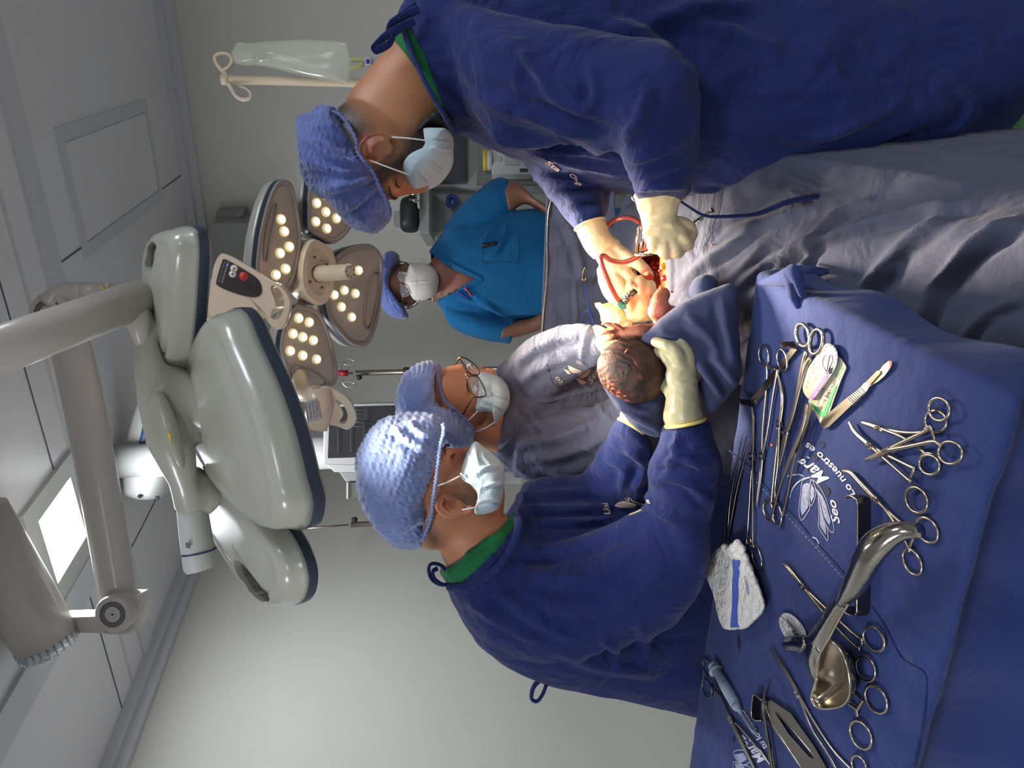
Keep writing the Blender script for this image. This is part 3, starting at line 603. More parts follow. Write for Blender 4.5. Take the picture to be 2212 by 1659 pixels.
# suspension of the lit head
s0 = W(112, 632, 2.02); sB = fB(676, 590, -.06)
new_obj('drop_tube', *tube(catmull([W(298, 632, 2.0), W(420, 625, 2.03), W(560, 610, 2.05), sB + FW * .02], 6), [.022, .022, .03, .035], 18), 'white_arm', tB)
pr_ = part_root('suspension_arm', W(118, 680, 2.0), tB)
new_obj('elbow', *tube(catmull([W(120, 660, 2.0), W(140, 636, 2.0), W(185, 631, 2.0)], 5), [.048, .032, .027], 22), 'white_arm', pr_)
new_obj('elbow_sleeve', *tube([W(182, 631, 2.0), W(186, 631, 2.0), W(236, 632, 2.0)], .0275, 22), 'white_arm', pr_); new_obj('elbow_ring', *tube([W(236, 632, 2.0), W(241, 632, 2.0)], .0285, 22), 'warm_enamel', pr_); new_obj('lower_tube', *tube([W(241, 632, 2.0), W(302, 634, 2.0)], [.026, .024], 22), 'white_arm', pr_)
P = [(210, 616), (226, 616), (226, 628), (210, 628)]; f0 = plane_map((215, 620), 1.968, -FW); new_obj('warning_plate', *prism(np.array([f0(*q) for q in P]), -FW, 0, .003), 'label_grey', pr_, False); new_obj('warning_triangle', *prism(np.array([f0(*q) for q in ((213, 622), (224, 617), (224, 627))]), -FW, .003, .001), 'yellow_sign', pr_, False)
def pivot(parent, x, y, d, r):
    c = W(x, y, d); p = part_root('pivot', c, parent); new_obj('disc', *tube([c + FW * .05, c - FW * .03, c - FW * .036], [r, r, r * .93], 40, up=IX), 'white_arm', p, autos=45)
    a = np.linspace(0, 6.283, 40, endpoint=False); ring = lambda rr: c - FW * .037 + rr * (np.outer(np.cos(a), IX) + np.outer(np.sin(a), IU))
    new_obj('grey_ring', *tube(ring(r * .55), r * .13, 6, closed=True, up=FW, flat=.15), 'label_dark' if 'label_dark' in MATS else mat('label_dark', (98, 98, 100), .5), p); new_obj('centre_screw', *ellips(c - FW * .037, np.eye(3) * .003, 8, 6), 'black_ink', p)
pivot(pr_, 122, 680, 2.0, .056); pivot(pr_, 258, 1319, 2.1, .053)
new_obj('horizontal_arm', *tube(catmull([W(136, 690, 2.05), W(165, 800, 2.05), W(205, 1000, 2.08), W(245, 1230, 2.13), W(258, 1319, 2.14)], 4), [.052, .056, .056, .054, .05], 24, .7, up=FW), 'white_arm', pr_)
P = [(228, 1342), (232, 1290), (290, 1290), (304, 1305), (288, 1365), (272, 1372), (226, 1372)]
new_obj('joint_block', *prism(np.array([W(x, y, 2.1) for x, y in P]), FW, 0, .09, .008), 'white_arm', pr_, autos=40); new_obj('link', *prism(np.array([W(x, y, 2.1) for x, y in ((118, 1335), (226, 1331), (228, 1373), (130, 1370))]), FW, .01, .07, .008), 'white_arm', pr_, autos=40)
# horizontal carrier arm with its ribbed end, up to the ceiling mount
e0 = W(98, 1382, 2.08); e1 = W(-60, 1110, 1.95); sd = (e1 - e0) / np.linalg.norm(e1 - e0)
new_obj('carrier_arm', *tube([e0, e0 + sd * .1, e1], [.080, .084, .084], 36), 'white_arm', pr_)
new_obj('ribbed_cap', *tube([e0 - sd * .03, e0 - sd * .0, e0 + sd * .01], [.072, .079, .079], 60), 'clear_plastic', pr_)
for k in range(26):
    an = k / 26 * 2 * math.pi; s_ = np.cross(sd, [0, 0, 1]); s_ /= np.linalg.norm(s_); u_ = np.cross(s_, sd); c_ = e0 + (math.cos(an) * s_ + math.sin(an) * u_) * .079; new_obj('rib', *tube([c_ - sd * .028, c_ + sd * .004], .003, 6), 'clear_plastic', pr_)
new_obj('ceiling_mount', *tube([e1 - [0, 0, .02], np.array([e1[0], e1[1], CEIL])], [.10, .10], 32), 'white_arm', pr_)

# ---------------------------------------------------------------- near head, seen from behind
DA = 1.05; nA = IX * .80 + FW * .58 + IU * .13; nA /= np.linalg.norm(nA)
tA = thing('surgical_light', 'near surgical light head seen from behind, white shells with dark edge bands', 'surgical light', W(400, 800, DA))
PA = [([(303, 575), (308, 530), (322, 502), (345, 494), (366, 500), (374, 540), (373, 620), (368, 720), (358, 800), (345, 842), (332, 838), (320, 790), (308, 690)], [(318, 540), (330, 522), (338, 540), (336, 570), (327, 590), (318, 575)], (345, 680), 1.12, .05),
      ([(383, 860), (388, 800), (404, 740), (428, 692), (452, 676), (475, 697), (499, 757), (536, 845), (567, 938), (590, 1035), (604, 1092), (600, 1136), (588, 1151), (560, 1149), (500, 1105), (440, 1030), (400, 950)], None, (490, 900), 1.0, .058),
      ([(405, 1062), (425, 1040), (480, 1058), (540, 1115), (588, 1185), (610, 1250), (606, 1298), (585, 1318), (558, 1308), (520, 1268), (470, 1192), (430, 1120)], [(512, 1208), (535, 1222), (568, 1266), (582, 1296), (566, 1300), (540, 1278), (516, 1236)], (510, 1170), 1.12, .049)]
for o_, h_, c_, d_, th_ in PA:
    pr_ = part_root('petal', W(*c_, d_), tA); petal(pr_, o_, c_, d_, nA, th_, False, h_)
pr_ = part_root('spine', W(380, 900, 1.1), tA)
new_obj('spine_shell', *remesh([tube(catmull([W(300, 625, 1.13), W(312, 730, 1.13), (W(338, 850, 1.12)), W(368, 950, 1.12), W(396, 1040, 1.13), W(412, 1100, 1.15)], 8), [.016, .018, .03, .036, .022, .024], 20, .7, up=FW), tube([W(345, 850, 1.14), W(470, 900, 1.16)], .05, 20), tube([W(400, 1040, 1.15), W(470, 1080, 1.18)], .03, 16), tube([W(320, 720, 1.15), W(370, 720, 1.17)], .03, 16)], .005, 6), 'white_enamel', pr_)
new_obj('cover_cap', *ellips(W(368, 930, 1.085), [(W(395, 1020, 1.1) - W(345, 850, 1.1)) / 2, IX * .012, FW * .014], 28, 16), 'white_enamel', pr_)
new_obj('end_cylinder', *tube([W(412, 1075, 1.16), W(422, 1150, 1.16), W(433, 1222, 1.16), W(435, 1230, 1.16)], [.022, .024, .0255, .023], 30), 'machine_white', pr_, autos=50); new_obj('cylinder_line', *tube([W(429, 1190, 1.16), W(429.5, 1193, 1.16)], .0262, 30), 'navy_line', pr_)
f0 = plane_map((368, 950), 1.066, -FW); new_obj('warning_sticker', *prism(np.array([f0(*q) for q in ((361, 932), (369, 937), (372, 962))]), -FW, 0, .002), 'yellow_sign', pr_, False)
f0 = plane_map((405, 1175), 1.132, -FW); new_obj('cylinder_label', *prism(np.array([f0(*q) for q in ((402, 1172), (410, 1173), (411, 1184), (403, 1183))]), -FW, 0, .002), 'label_dark', pr_, False)
g0 = W(303, 645, 1.14); g1 = W(-120, 800, .84)
new_obj('arm_tube', *tube([g0, g1], [.0295, .0295], 32), 'white_arm', tA)
new_obj('ceiling_tube', *tube([g1 - [0, 0, .01], np.array([g1[0], g1[1], CEIL])], .0295, 24), 'white_arm', tA)
new_obj('arm_cover', *tube(catmull([W(285, 640, 1.12), W(300, 700, 1.12), W(308, 745, 1.125)], 5), [.02, .018, .01], 16), 'white_arm', tA)
SPOT_A.parent = tA; SPOT_A.matrix_parent_inverse = tA.matrix_world.inverted(); SPOT_B.parent = tB; SPOT_B.matrix_parent_inverse = tB.matrix_world.inverted()
# ---------------------------------------------------------------- people
def nrm(v): v = np.asarray(v, float); return v / np.linalg.norm(v)
def frame(f, u):
    f = nrm(IX * f[0] + IU * f[1] + FW * f[2]); u = IX * u[0] + IU * u[1] + FW * u[2]; u = nrm(u - f * (u @ f)); return f, u, np.cross(f, u)
def head_geo(c, fr, size=1.0, ears=(1, -1), eo=(0, 0), es=1.0):
    f, u, s = fr; m, n = 64, 88; R = []
    for k in range(1, m):
        p = math.pi * k / m; a = np.linspace(0, 2 * math.pi, n, endpoint=False); x = math.sin(p) * np.cos(a); y = math.sin(p) * np.sin(a); z = np.full(n, math.cos(p))
        lo = smooth01(-z / .95); X = .074 * x * (1 - .30 * lo); Y = .095 * y; Zc = .118 * z
        Y = np.where((y < 0) & (z < -.1), Y * (1 - .45 * smooth01((-z - .1) / .7)), Y); Y = np.where((y > 0) & (z < -.4), Y + .012 * smooth01((-z - .4) / .4) * y, Y)
        X = np.where((y > .3), X * (1 - .06 * (y - .3)), X); fw = smooth01(y * 2)
        g = lambda cx, cz, sx, sz: np.exp(-((X - cx) / sx) ** 2 - ((Zc - cz) / sz) ** 2)
        b = .024 * g(0, -.028, .011, .017) + .014 * g(0, -.004, .008, .022) + .006 * (g(.03, .030, .022, .009) + g(-.03, .030, .022, .009))
        b += -.011 * (g(.031, .010, .017, .012) + g(-.031, .010, .017, .012)) + .006 * (g(.031, .009, .011, .008) + g(-.031, .009, .011, .008))
        b += .006 * (g(.042, -.03, .018, .02) + g(-.042, -.03, .018, .02)) + .008 * g(0, -.062, .021, .006) - .005 * g(0, -.076, .02, .006) + .009 * g(0, -.098, .02, .014) + .005 * (g(.010, -.034, .006, .007) + g(-.010, -.034, .006, .007))
        Y = Y + b * fw; R.append(np.asarray(c) + size * (np.outer(X, s) + np.outer(Y, f) + np.outer(Zc, u)))
    G = [skin_rings(R)]
    for sg in ears:
        e = lambda y, z, x=.0: np.asarray(c) + size * (s * sg * (.070 + x * 1.3) + f * (y * es - .005 + eo[0]) + u * (z * es + eo[1]))
        G.append(tube(catmull([e(.008, .004, .004), e(.006, .020, .010), e(-.006, .030, .015), e(-.020, .026, .019), e(-.026, .010, .020), e(-.022, -.008, .017), e(-.012, -.020, .012), e(.000, -.030, .008), e(.006, -.026, .005)], 5), np.array([.003, .0036, .004, .004, .004, .0038, .0042, .0052, .004]) * size, 10, round_ends=True))
        G.append(tube(catmull([e(.004, -.016, .006), e(-.008, -.010, .011), e(-.014, .006, .012), e(-.008, .018, .010)], 5), .0034 * size, 8, round_ends=True))
        G.append(ellips(e(-.009, .002, .004), [s * .006 * size, f * .017 * size, u * .026 * size], 20, 12)); G.append(ellips(e(.007, -.006, .006), [s * .004, f * .004, u * .007], 10, 8))
    return G
def near_line(V, line, w):
    d = seg_dist(pxof(V), line)[0]; return np.exp(-(d / w) ** 2)
def face_bits(parent, c, fr, sides=(1, -1), size=1.0, lash=True, open_=True):
    f, u, s = fr; c = np.asarray(c)
    for sg in sides:
        q = c + size * (s * sg * .031 + f * .0835 + u * .010)
        if open_:
            e = new_obj('eye', *ellips(q - f * .006 * size, [s * .0115 * size, f * .0115 * size, u * .0075 * size], 16, 10), 'eye_white', parent); new_obj('iris', *ellips(q + f * .0035 * size - u * .002, [s * .005 * size, f * .0022 * size, u * .005 * size], 12, 8), 'eye_dark', e)
        P = [c + size * (s * sg * x + f * (.0875 - .0012 * k * k) + u * z) for k, (x, z) in enumerate(((.019, .011), (.026, .0145), (.034, .015), (.042, .0105)))]
        if lash: new_obj('eyelashes', *tube(catmull(P, 4), [.0009, .0016, .0016, .0008], 6), 'hair_dark', parent)
        P = [c + size * (s * sg * x + f * y + u * z) for x, y, z in ((.014, .098, .029), (.026, .0965, .034), (.038, .089, .034), (.048, .079, .027))]
        new_obj('eyebrow', *tube(catmull(P, 4), [.0022, .0036, .0032, .0012], 8, .6), 'hair_dark', parent)
def cap_geo(out, d, half, amp=.004, seed=0, cen=None, band=None):
    V, F = remesh([inflate(out, d, half, 110, 12, profile=.72, cen=cen)], .0034 if half < .2 else .004, 2); N = normals(V, F); U = pxof(V)
    a = perlin(V * 28 + seed); b = np.sin((U[:, 0] * .55 + 14 * perlin(V * 9 + seed))) * np.sin((U[:, 1] * .16 + 9 * perlin(V * 7 + 3 + seed)))
    D = amp * (a * .7 + (1 - np.abs(perlin(V * 17 + 5 + seed)) * 4) * .8 + b * .35)
    return V + N * D[:, None], F
def pleats(P, r, amp, freq):
    """gathered elastic edge"""
    Q = catmull(P, 10); L = np.linspace(0, 1, len(Q)); return tube(Q, r * (1 + amp * np.sin(L * freq)), 10, round_ends=True)
def legs(root, x, y, ztop, cloth, dx=.1, dirv=(1, 0), shoe='machine_white'):
    dv = np.array([*dirv, 0.]); pv = np.array([-dv[1], dv[0], 0.])
    V, F = remesh([tube([np.array([x, y, ztop + .12]), np.array([x, y, ztop - .1])], [.17, .17], 16)] + [tube([np.array([x, y, ztop]) + pv * sg * dx, np.array([x, y, .5]) + pv * sg * dx, np.array([x, y, .08]) + pv * sg * dx], [.105, .085, .07], 16) for sg in (1, -1)], .014, 4)
    new_obj('trousers', V, F, cloth, root)
    for sg in (1, -1): new_obj('shoe', *ellips(np.array([x, y, .045]) + pv * sg * dx + dv * .06, [dv * .14, pv * .05, np.array([0, 0, .045])], 20, 12), shoe, root)
def hand(name, parts, material, parent, vox=.0028, blood=None, sm=3):
    V, F = remesh(parts, vox, sm); N = normals(V, F); V = V + N * (.0007 * (1 - np.abs(perlin(V * 55)) * 4))[:, None]
    at = {'blood': np.clip(sum(near_line(V, l, w) for l, w in blood), 0, 1) * (perlin(V * 90) > -.25)} if blood else {'blood': np.zeros(len(V))}
    return new_obj(name, V, F, material, parent, attrs=at)
def E(x, y, d, rx, ry, rz, rot=0.):
    """ellipsoid at a pixel; rx, ry in px, rz in metres"""
    k = d / FPX; c, s = math.cos(rot), math.sin(rot); a = IX * c - IU * s; b = IX * s + IU * c; return ellips(W(x, y, d), [a * rx * k, b * ry * k, FW * rz], 24, 14)

def gathers(line, n, L, cen, w=2.6, a=.0028):
    P = resample(catmull(line, 8), n); o = []
    for i, q in enumerate(P):
        d = np.array(cen, float) - q; d /= np.linalg.norm(d); L2 = L * (.7 + .5 * ((i * 7) % 5) / 5); o.append(([tuple(q), tuple(q + d * L2)], w, a))
    return o
def on_gown(ob):
    import mathutils
    from mathutils.bvhtree import BVHTree
    bv = BVHTree.FromPolygons([v.co[:] for v in ob.data.vertices], [tuple(p.vertices) for p in ob.data.polygons])
    Mi = ob.matrix_world.copy(); inv = Mi.inverted()
    def f(x, y, off=.0025):
        o = inv @ Vector(CAM); d = (inv.to_3x3() @ Vector(ray(x, y))).normalized(); h = bv.ray_cast(o, d)
        if h[0] is None: return W(x, y, 1.4)
        return np.array(Mi @ h[0]) - nrm(ray(x, y)) * off
    return f
def print_poly(parent, f, polys, material, name, off=.0028, n=8):
    G = []
    for pl in polys:
        P = resample(np.array(pl, float), 24, True); c = P.mean(0); R_ = []
        for s_ in (1, .66, .33, .02): R_.append(np.array([f(*(c + (q - c) * s_), off) for q in P]))
        G.append(skin_rings(R_, cap=False))
    return new_obj(name, *merge(*G), material, parent, False)
# ================= the person bending over from the wall side
R = thing('person', 'person in navy gown and blue bouffant cap, bearded, bending in from the drip bag side', 'person', (.62, 1.42, 0))
dR = 1.37; frR = frame((.6, -.78, .12), (-.78, -.6, 0)); cR = W(814, 317, dR)
neck = loft([((748, 262), (935, 322), dR, .12), ((752, 215), (952, 275), dR, .125), ((790, 165), (962, 235), dR, .125), ((835, 112), (965, 200), dR, .13), ((880, 60), (990, 170), dR + .01, .15), ((940, 20), (1030, 150), dR + .02, .2), ((1060, 10), (1100, 260), dR + .05, .2), ((1300, 0), (1330, 260), dR + .09, .2), ((1700, 0), (1700, 260), dR + .09, .2)], 36, 4)
V, F = remesh(head_geo(cR, frR, 1.0, eo=(.036, .0), es=1.18) + [neck], .0034, 4)
hair = np.clip(near_line(V, [(722, 228), (752, 268), (790, 320)], 24) * .95 + near_line(V, [(760, 235), (795, 275)], 26) * .5 + near_line(V, [(808, 385), (845, 368), (872, 350), (905, 322), (940, 288), (970, 262)], 25) * 1.0 + near_line(V, [(905, 300), (965, 262)], 24) * .8 + near_line(V, [(820, 385), (835, 372)], 12) * .5, 0, 1)
hair = np.clip(hair + perlin(V * 160) * .25 * (hair > .15), 0, 1) * .93
new_obj('body', V, F, 'skin_R', R, attrs={'hair': hair, 'blush': np.clip(near_line(V, [(792, 305), (800, 340)], 14) * .7 + near_line(V, [(850, 450), (880, 420)], 22) * .7 + near_line(V, [(970, 225), (975, 245)], 14) * .6, 0, 1)})
face_bits(R, cR, frR, (-1,), 1.0, open_=False)
V, F = inflate([(884, 322), (920, 296), (950, 288), (976, 292), (982, 266), (974, 244), (952, 246), (925, 262), (900, 285)], dR, .058, 60, 10); N = normals(V, F); V = V + N * (.003 * perlin(V * 120))[:, None]; new_obj('beard', V, F, 'hair_dark', R)
capR = [(716, 236), (698, 238), (660, 262), (655, 290), (652, 326), (657, 358), (666, 392), (682, 416), (706, 434), (738, 470), (764, 486), (800, 499), (822, 485), (842, 462), (836, 436), (818, 396), (802, 366), (789, 350), (776, 332), (770, 304), (758, 275), (742, 254), (730, 243)]
V, F = cap_geo(capR, dR + .005, .108, .0045, 0, cen=(735, 370)); V = folds(V, F, .002, 20, creases=gathers([(720, 242), (750, 262), (770, 300), (778, 335), (800, 366), (820, 400), (838, 445)], 26, 22, (700, 370)) + [([(700, 260), (740, 300), (775, 330)], 9, .007), ([(665, 300), (720, 340), (785, 358)], 8, .007), ([(670, 350), (740, 372), (790, 362)], 7, .006), ([(690, 410), (760, 400), (800, 380)], 8, .006), ([(740, 460), (790, 420), (812, 400)], 7, .006)]); cp = new_obj('surgical_cap', V, F, 'cap_cloth', R)
ed = catmull([(718, 240), (735, 248), (752, 268), (768, 300), (774, 330), (788, 350), (803, 368), (818, 398), (834, 432), (843, 458)], 9)
V, F = tube([W(x + 2.0 * math.sin(i * 2.1), y, dR - .098 + .045 * abs(i / len(ed) - .55)) for i, (x, y) in enumerate(ed)], .0028, 8); new_obj('elastic_edge', V, F, 'cap_cloth', cp)
mk = [(923, 293), (950, 291), (976, 294), (978, 318), (976, 342), (962, 366), (945, 384), (925, 396), (897, 405), (884, 394), (874, 374), (897, 364), (918, 350), (929, 330), (931, 312)]
V, F = inflate(mk, dR - .004, .082, 170, 40, profile=.5); V = folds(V, F, .0007, 40, creases=[([(930, 318), (955, 322), (974, 322)], 3.5, .004), ([(922, 345), (945, 362), (955, 372)], 3.5, .005), ([(900, 366), (920, 385), (925, 394)], 3, .004), ([(934, 302), (955, 302), (975, 304)], 2, -.003)])
mo = new_obj('face_mask', V, F, 'mask_blue', R)
new_obj('ear_loop', *tube(catmull([W(845, 296, dR - .082), W(885, 299, dR - .085), W(925, 304, dR - .078)], 5), .0013, 8), 'strap', mo); new_obj('ear_loop', *tube(catmull([W(798, 346, dR - .082), W(840, 362, dR - .085), W(884, 378, dR - .076)], 5), .0013, 8), 'strap', mo)
for a_, b_ in (((926, 300), (975, 300)), ((927, 305), (975, 306))): new_obj('stitch_line', *tube([W(*a_, dR - .083), W((a_[0] + b_[0]) / 2, a_[1], dR - .087), W(*b_, dR - .078)], .0004, 4), 'label_grey', mo)
# green undershirt collar
gc = loft([((842, 88), (966, 262), dR, .15), ((852, 62), (978, 255), dR + .005, .165), ((866, 50), (984, 240), dR + .01, .165), ((900, 60), (1000, 230), dR + .03, .14)], 48, 4)
V, F = remesh([gc], .004, 3); new_obj('scrub_top', V, F, 'green_cloth', R)
# gown: trunk, both sleeves
dT = 1.46
trunk = loft([((862, 52), (982, 292), dR + .02, .19), ((880, 20), (992, 282), dR + .03, .23), ((930, -50), (1040, 300), 1.43, .30), ((1040, -110), (1120, 335), dT, .35), ((1200, -150), (1220, 372), dT, .37), ((1350, -150), (1340, 405), dT, .37), ((1480, -140), (1470, 424), dT, .35), ((1650, -130), (1650, 420), dT - .01, .34), ((1850, -110), (1840, 394), dT - .02, .35), ((2040, -100), (2030, 362), dT - .03, .36), ((2204, -90), (2128, 318), dT - .03, .36)], 48, 5)
armN = loft([((950, 0), (1010, 250), 1.37, .2), ((1040, 30), (1080, 285), 1.30, .2), ((1160, 60), (1200, 300), 1.25, .19), ((1280, 85), (1290, 304), 1.22, .18), ((1400, 120), (1340, 316), 1.19, .17), ((1478, 165), (1352, 332), 1.18, .16), ((1503, 230), (1356, 348), 1.19, .15), ((1502, 310), (1366, 372), 1.21, .13), ((1492, 380), (1372, 400), 1.23, .115), ((1484, 428), (1378, 424), 1.25, .10)], 40, 5)
armF = loft([((1060, 200), (1280, 220), 1.60, .16), ((1110, 300), (1290, 330), 1.58, .14), ((1150, 370), (1305, 395), 1.54, .12), ((1200, 436), (1313, 438), 1.50, .10), ((1246, 494), (1303, 478), 1.47, .08)], 32, 5)
V, F = remesh([trunk, armN, armF], .0078, 3)
cr = [([(1330, 305), (1250, 290), (1120, 240), (1010, 200)], 14, .011), ([(1345, 310), (1380, 262), (1395, 215), (1400, 190)], 12, .012), ([(1500, 185), (1450, 150), (1395, 85), (1300, 40)], 22, .018), ([(1330, 308), (1240, 318), (1120, 300), (1040, 262)], 9, .012),
      ([(1355, 345), (1420, 330), (1470, 290)], 10, .009), ([(1365, 380), (1420, 370), (1470, 350)], 8, .008), ([(1375, 405), (1420, 398), (1480, 400)], 7, .007), ([(1500, 230), (1480, 300), (1440, 340)], 12, .007),
      ([(1050, 60), (1180, 150), (1270, 205)], 16, .008), ([(1120, 90), (1200, 210), (1290, 250)], 12, .007), ([(1270, 130), (1290, 200), (1260, 250)], 11, .006), ([(1750, 300), (1830, 280), (1960, 220)], 8, .011), ([(1740, 340), (1850, 320), (1900, 300), (2000, 262)], 7, .010), ([(1760, 100), (1800, 140), (1805, 165)], 9, .010), ([(1850, 80), (1880, 130), (1930, 160)], 9, .008), ([(2060, 180), (2100, 230), (2040, 300)], 10, .010), ([(1500, 200), (1700, 205), (1950, 180), (2110, 185)], 5, .003),
      ([(1480, 415), (1600, 408), (1760, 398)], 6, .009), ([(1520, 395), (1640, 392), (1720, 384)], 6, .007), ([(1130, 320), (1200, 342), (1330, 372)], 6, .009), ([(1150, 300), (1260, 325), (1330, 340)], 6, .007), ([(1060, 285), (1140, 300), (1240, 330)], 6, .008), ([(1150, 380), (1220, 390), (1290, 400)], 9, .008), ([(1190, 420), (1240, 420), (1300, 425)], 8, .008), ([(1220, 450), (1260, 450), (1300, 450)], 7, .007), ([(1560, 240), (1720, 300), (1860, 260)], 14, .006), ([(1380, 60), (1480, 20), (1640, 10)], 16, .012), ([(1300, -10), (1420, 40), (1560, 60), (1700, 120)], 14, .008)]
V = folds(V, F, .0058, 8, ax=IX * .9 + IU * .3, stretch=2.6, creases=cr, seed=3, fine=.4); gn = new_obj('surgical_gown', V, F, 'navy_cloth', R)
V, F = remesh([tube(catmull([W(x, y, d) for x, y, d in ((862, 40, 1.30), (878, 86, 1.285), (900, 140, 1.28), (930, 200, 1.28), (960, 250, 1.29), (984, 290, 1.32))], 6), .0075, 12, .6)], .003, 2); new_obj('gown_collar', V, F, 'navy_cloth', gn)
for P in ([(895, 45), (860, 62), (830, 80), (812, 98), (806, 106), (815, 107), (840, 95), (850, 78)], [(900, 10), (860, 40), (842, 55), (838, 80), (850, 72), (880, 50)], [(905, 20), (880, 30), (862, 45)]):
    new_obj('neck_tie', *tube(catmull([W(x, y, 1.27 + .0006 * i) for i, (x, y) in enumerate(P)], 6), .0075, 8, .35, up=np.array([0, .5, 1.])), 'navy_cloth', gn)
P = [(1466, 432), (1490, 448), (1515, 463), (1540, 468), (1600, 466), (1640, 460), (1690, 440), (1740, 428), (1800, 420), (1880, 408), (1975, 398)]
new_obj('waist_tie', *tube(catmull([W(x, y, 1.27) for x, y in P], 6), [.004, .005, .006, .007, .009, .010, .011, .011, .010], 10, .35, up=nrm(IU + FW * -.6)), 'navy_cloth', gn)
# print on the gown front, seen at a grazing angle
PRINT_R = gn; bpy.context.view_layer.update(); fR = on_gown(gn)
for s_, a_, b_, sz in (('Sta', (1176, 352), (1206, 372), 9), ('Cla', (1228, 378), (1246, 392), 8), ('BSt', (1240, 397), (1256, 402), 6)):
    Vt, Ft = text_on(s_, a_, b_, lambda u, v: fR(u, v, .003), size=sz, shear=.3, bold=.02, flip=False); new_obj('gown_print', Vt, Ft, 'print_faded', gn, False)
V, F = loft([((2100, -60), (2100, 300), dT, .3), ((2180, -70), (2170, 330), dT, .32), ((2230, -60), (2230, 338), dT, .33), ((2320, -40), (2320, 330), dT, .33), ((2500, 0), (2500, 300), dT, .3)], 40, 4); V = folds(V, F, .004, 9, ax=IX, creases=[([(2150, 325), (2180, 290), (2212, 250)], 9, .01)]); new_obj('scrub_skirt', V, F, 'pale_green_cloth', R)
pl_ = W(2300, 120, dT); legs(R, pl_[0], pl_[1], pl_[2] - .05, 'pale_green_cloth', .1, (-1, 0))
# near glove: a fist seen from its back
dg_ = 1.30
cuff = loft([((1373, 421), (1482, 426), dg_ - .03, .1), ((1375, 440), (1466, 444), dg_ - .02, .085), ((1384, 468), (1462, 474), dg_, .06), ((1388, 492), (1472, 494), dg_, .05)], 28, 4)
kn = [(1412, 528), (1434, 540), (1457, 538), (1478, 522)]
prt = [cuff, E(1437, 505, dg_, 50, 36, .019, .1)]
for i, (x, y) in enumerate(kn): prt.append(chain([(1432 + (x - 1440) * .45, 492, dg_ + .004), (x, y, dg_ - .004), (x + 9, y + 6, dg_ + .028), (x + 6, y - 14, dg_ + .046), (x - 4, y - 22, dg_ + .034)], [.0125, .0128, .0112, .0100, .0085]))
prt.append(chain([(1462, 482, dg_ + .005), (1484, 488, dg_ + .008), (1494, 505, dg_ + .018), (1488, 526, dg_ + .036)], [.013, .0125, .0112, .009]))
g1 = hand('glove', prt, 'glove', R); new_obj('cuff_roll', *tube(catmull([(W(1428, 424, dg_ - .028) + (W(1481, 426, dg_) - W(1373, 421, dg_)) / 2 * math.cos(a) * 1.01 + FW * .052 * math.sin(a)) for a in np.linspace(0, 6.283, 16, endpoint=False)], 3, True), .0022, 8, closed=True), 'glove', g1)
# far glove: reaching down into the field
cuff = loft([((1243, 494), (1306, 474), 1.47, .085), ((1262, 535), (1318, 505), 1.46, .065), ((1282, 560), (1340, 522), 1.455, .05)], 28, 4)
prt = [cuff, E(1326, 566, 1.45, 44, 28, .019, .65), chain([(1330, 540, 1.45), (1365, 560, 1.435), (1388, 578, 1.43), (1402, 596, 1.435)], [.015, .0125, .0115, .0095]),
       chain([(1340, 580, 1.45), (1362, 600, 1.44), (1376, 612, 1.455), (1384, 618, 1.48)], [.0125, .0115, .0105, .009]), chain([(1325, 588, 1.452), (1340, 618, 1.44), (1352, 640, 1.45), (1364, 650, 1.475)], [.0125, .0118, .0105, .009]),
       chain([(1312, 592, 1.455), (1320, 625, 1.445), (1332, 650, 1.45), (1345, 662, 1.47)], [.012, .0112, .0102, .0088]), chain([(1300, 585, 1.46), (1304, 610, 1.455), (1312, 632, 1.455), (1322, 648, 1.47)], [.011, .010, .0092, .008])]
g2 = hand('glove', prt, 'glove', R, blood=[([(1394, 592), (1406, 600)], 14)]); new_obj('cuff_roll', *tube(catmull([(W(1274, 485, 1.468) + (W(1306, 474, 1.468) - W(1243, 494, 1.468)) / 2 * math.cos(a) * 1.01 + FW * .045 * math.sin(a)) for a in np.linspace(0, 6.283, 16, endpoint=False)], 3, True), .0022, 8, closed=True), 'glove', g2)

# ================= the person in the quilted cap, nearest on the table side
L = thing('person', 'person with quilted light blue cap and green collar, holding the newborn over the table', 'person', (-.38, 1.62, 0))
dL = 1.47; frL = frame((.4, .9, .14), (-.92, .4, 0)); cL = W(955, 1080, dL)
neck = loft([((905, 1150), (1075, 1062), dL, .11), ((925, 1165), (1072, 1085), dL, .12), ((950, 1190), (1085, 1105), dL + .01, .125), ((965, 1235), (1110, 1125), dL + .02, .15), ((990, 1290), (1150, 1110), dL + .05, .2), ((1150, 1330), (1230, 1110), dL + .12, .2), ((1400, 1380), (1400, 1140), dL + .21, .18), ((1600, 1380), (1600, 1180), dL + .25, .16)], 36, 4)
V, F = remesh(head_geo(cL, frL, 1.06, eo=(.012, -.026), es=1.0) + [neck], .0034, 4)
hair = np.clip(near_line(V, [(915, 1135), (935, 1165)], 20) * .8 + near_line(V, [(985, 1085), (1015, 1075), (1040, 1085)], 22) * .55 + near_line(V, [(970, 1060), (1010, 1045)], 16) * .3, 0, 1); hair = np.clip(hair + perlin(V * 170) * .3 * (hair > .12), 0, 1)
new_obj('body', V, F, 'skin_L', L, attrs={'hair': hair, 'blush': np.clip(near_line(V, [(955, 1095), (975, 1085)], 14) * .5 + near_line(V, [(985, 975), (995, 990)], 16) * .6, 0, 1)})
face_bits(L, cL, frL, (1,), 1.06, open_=False)
capL = [(777, 1020), (776, 990), (790, 950), (812, 920), (840, 903), (875, 895), (920, 895), (950, 903), (958, 925), (950, 960), (945, 1000), (940, 1050), (932, 1090), (928, 1130), (918, 1160), (905, 1178), (880, 1180), (850, 1165), (820, 1135), (792, 1090), (780, 1050)]
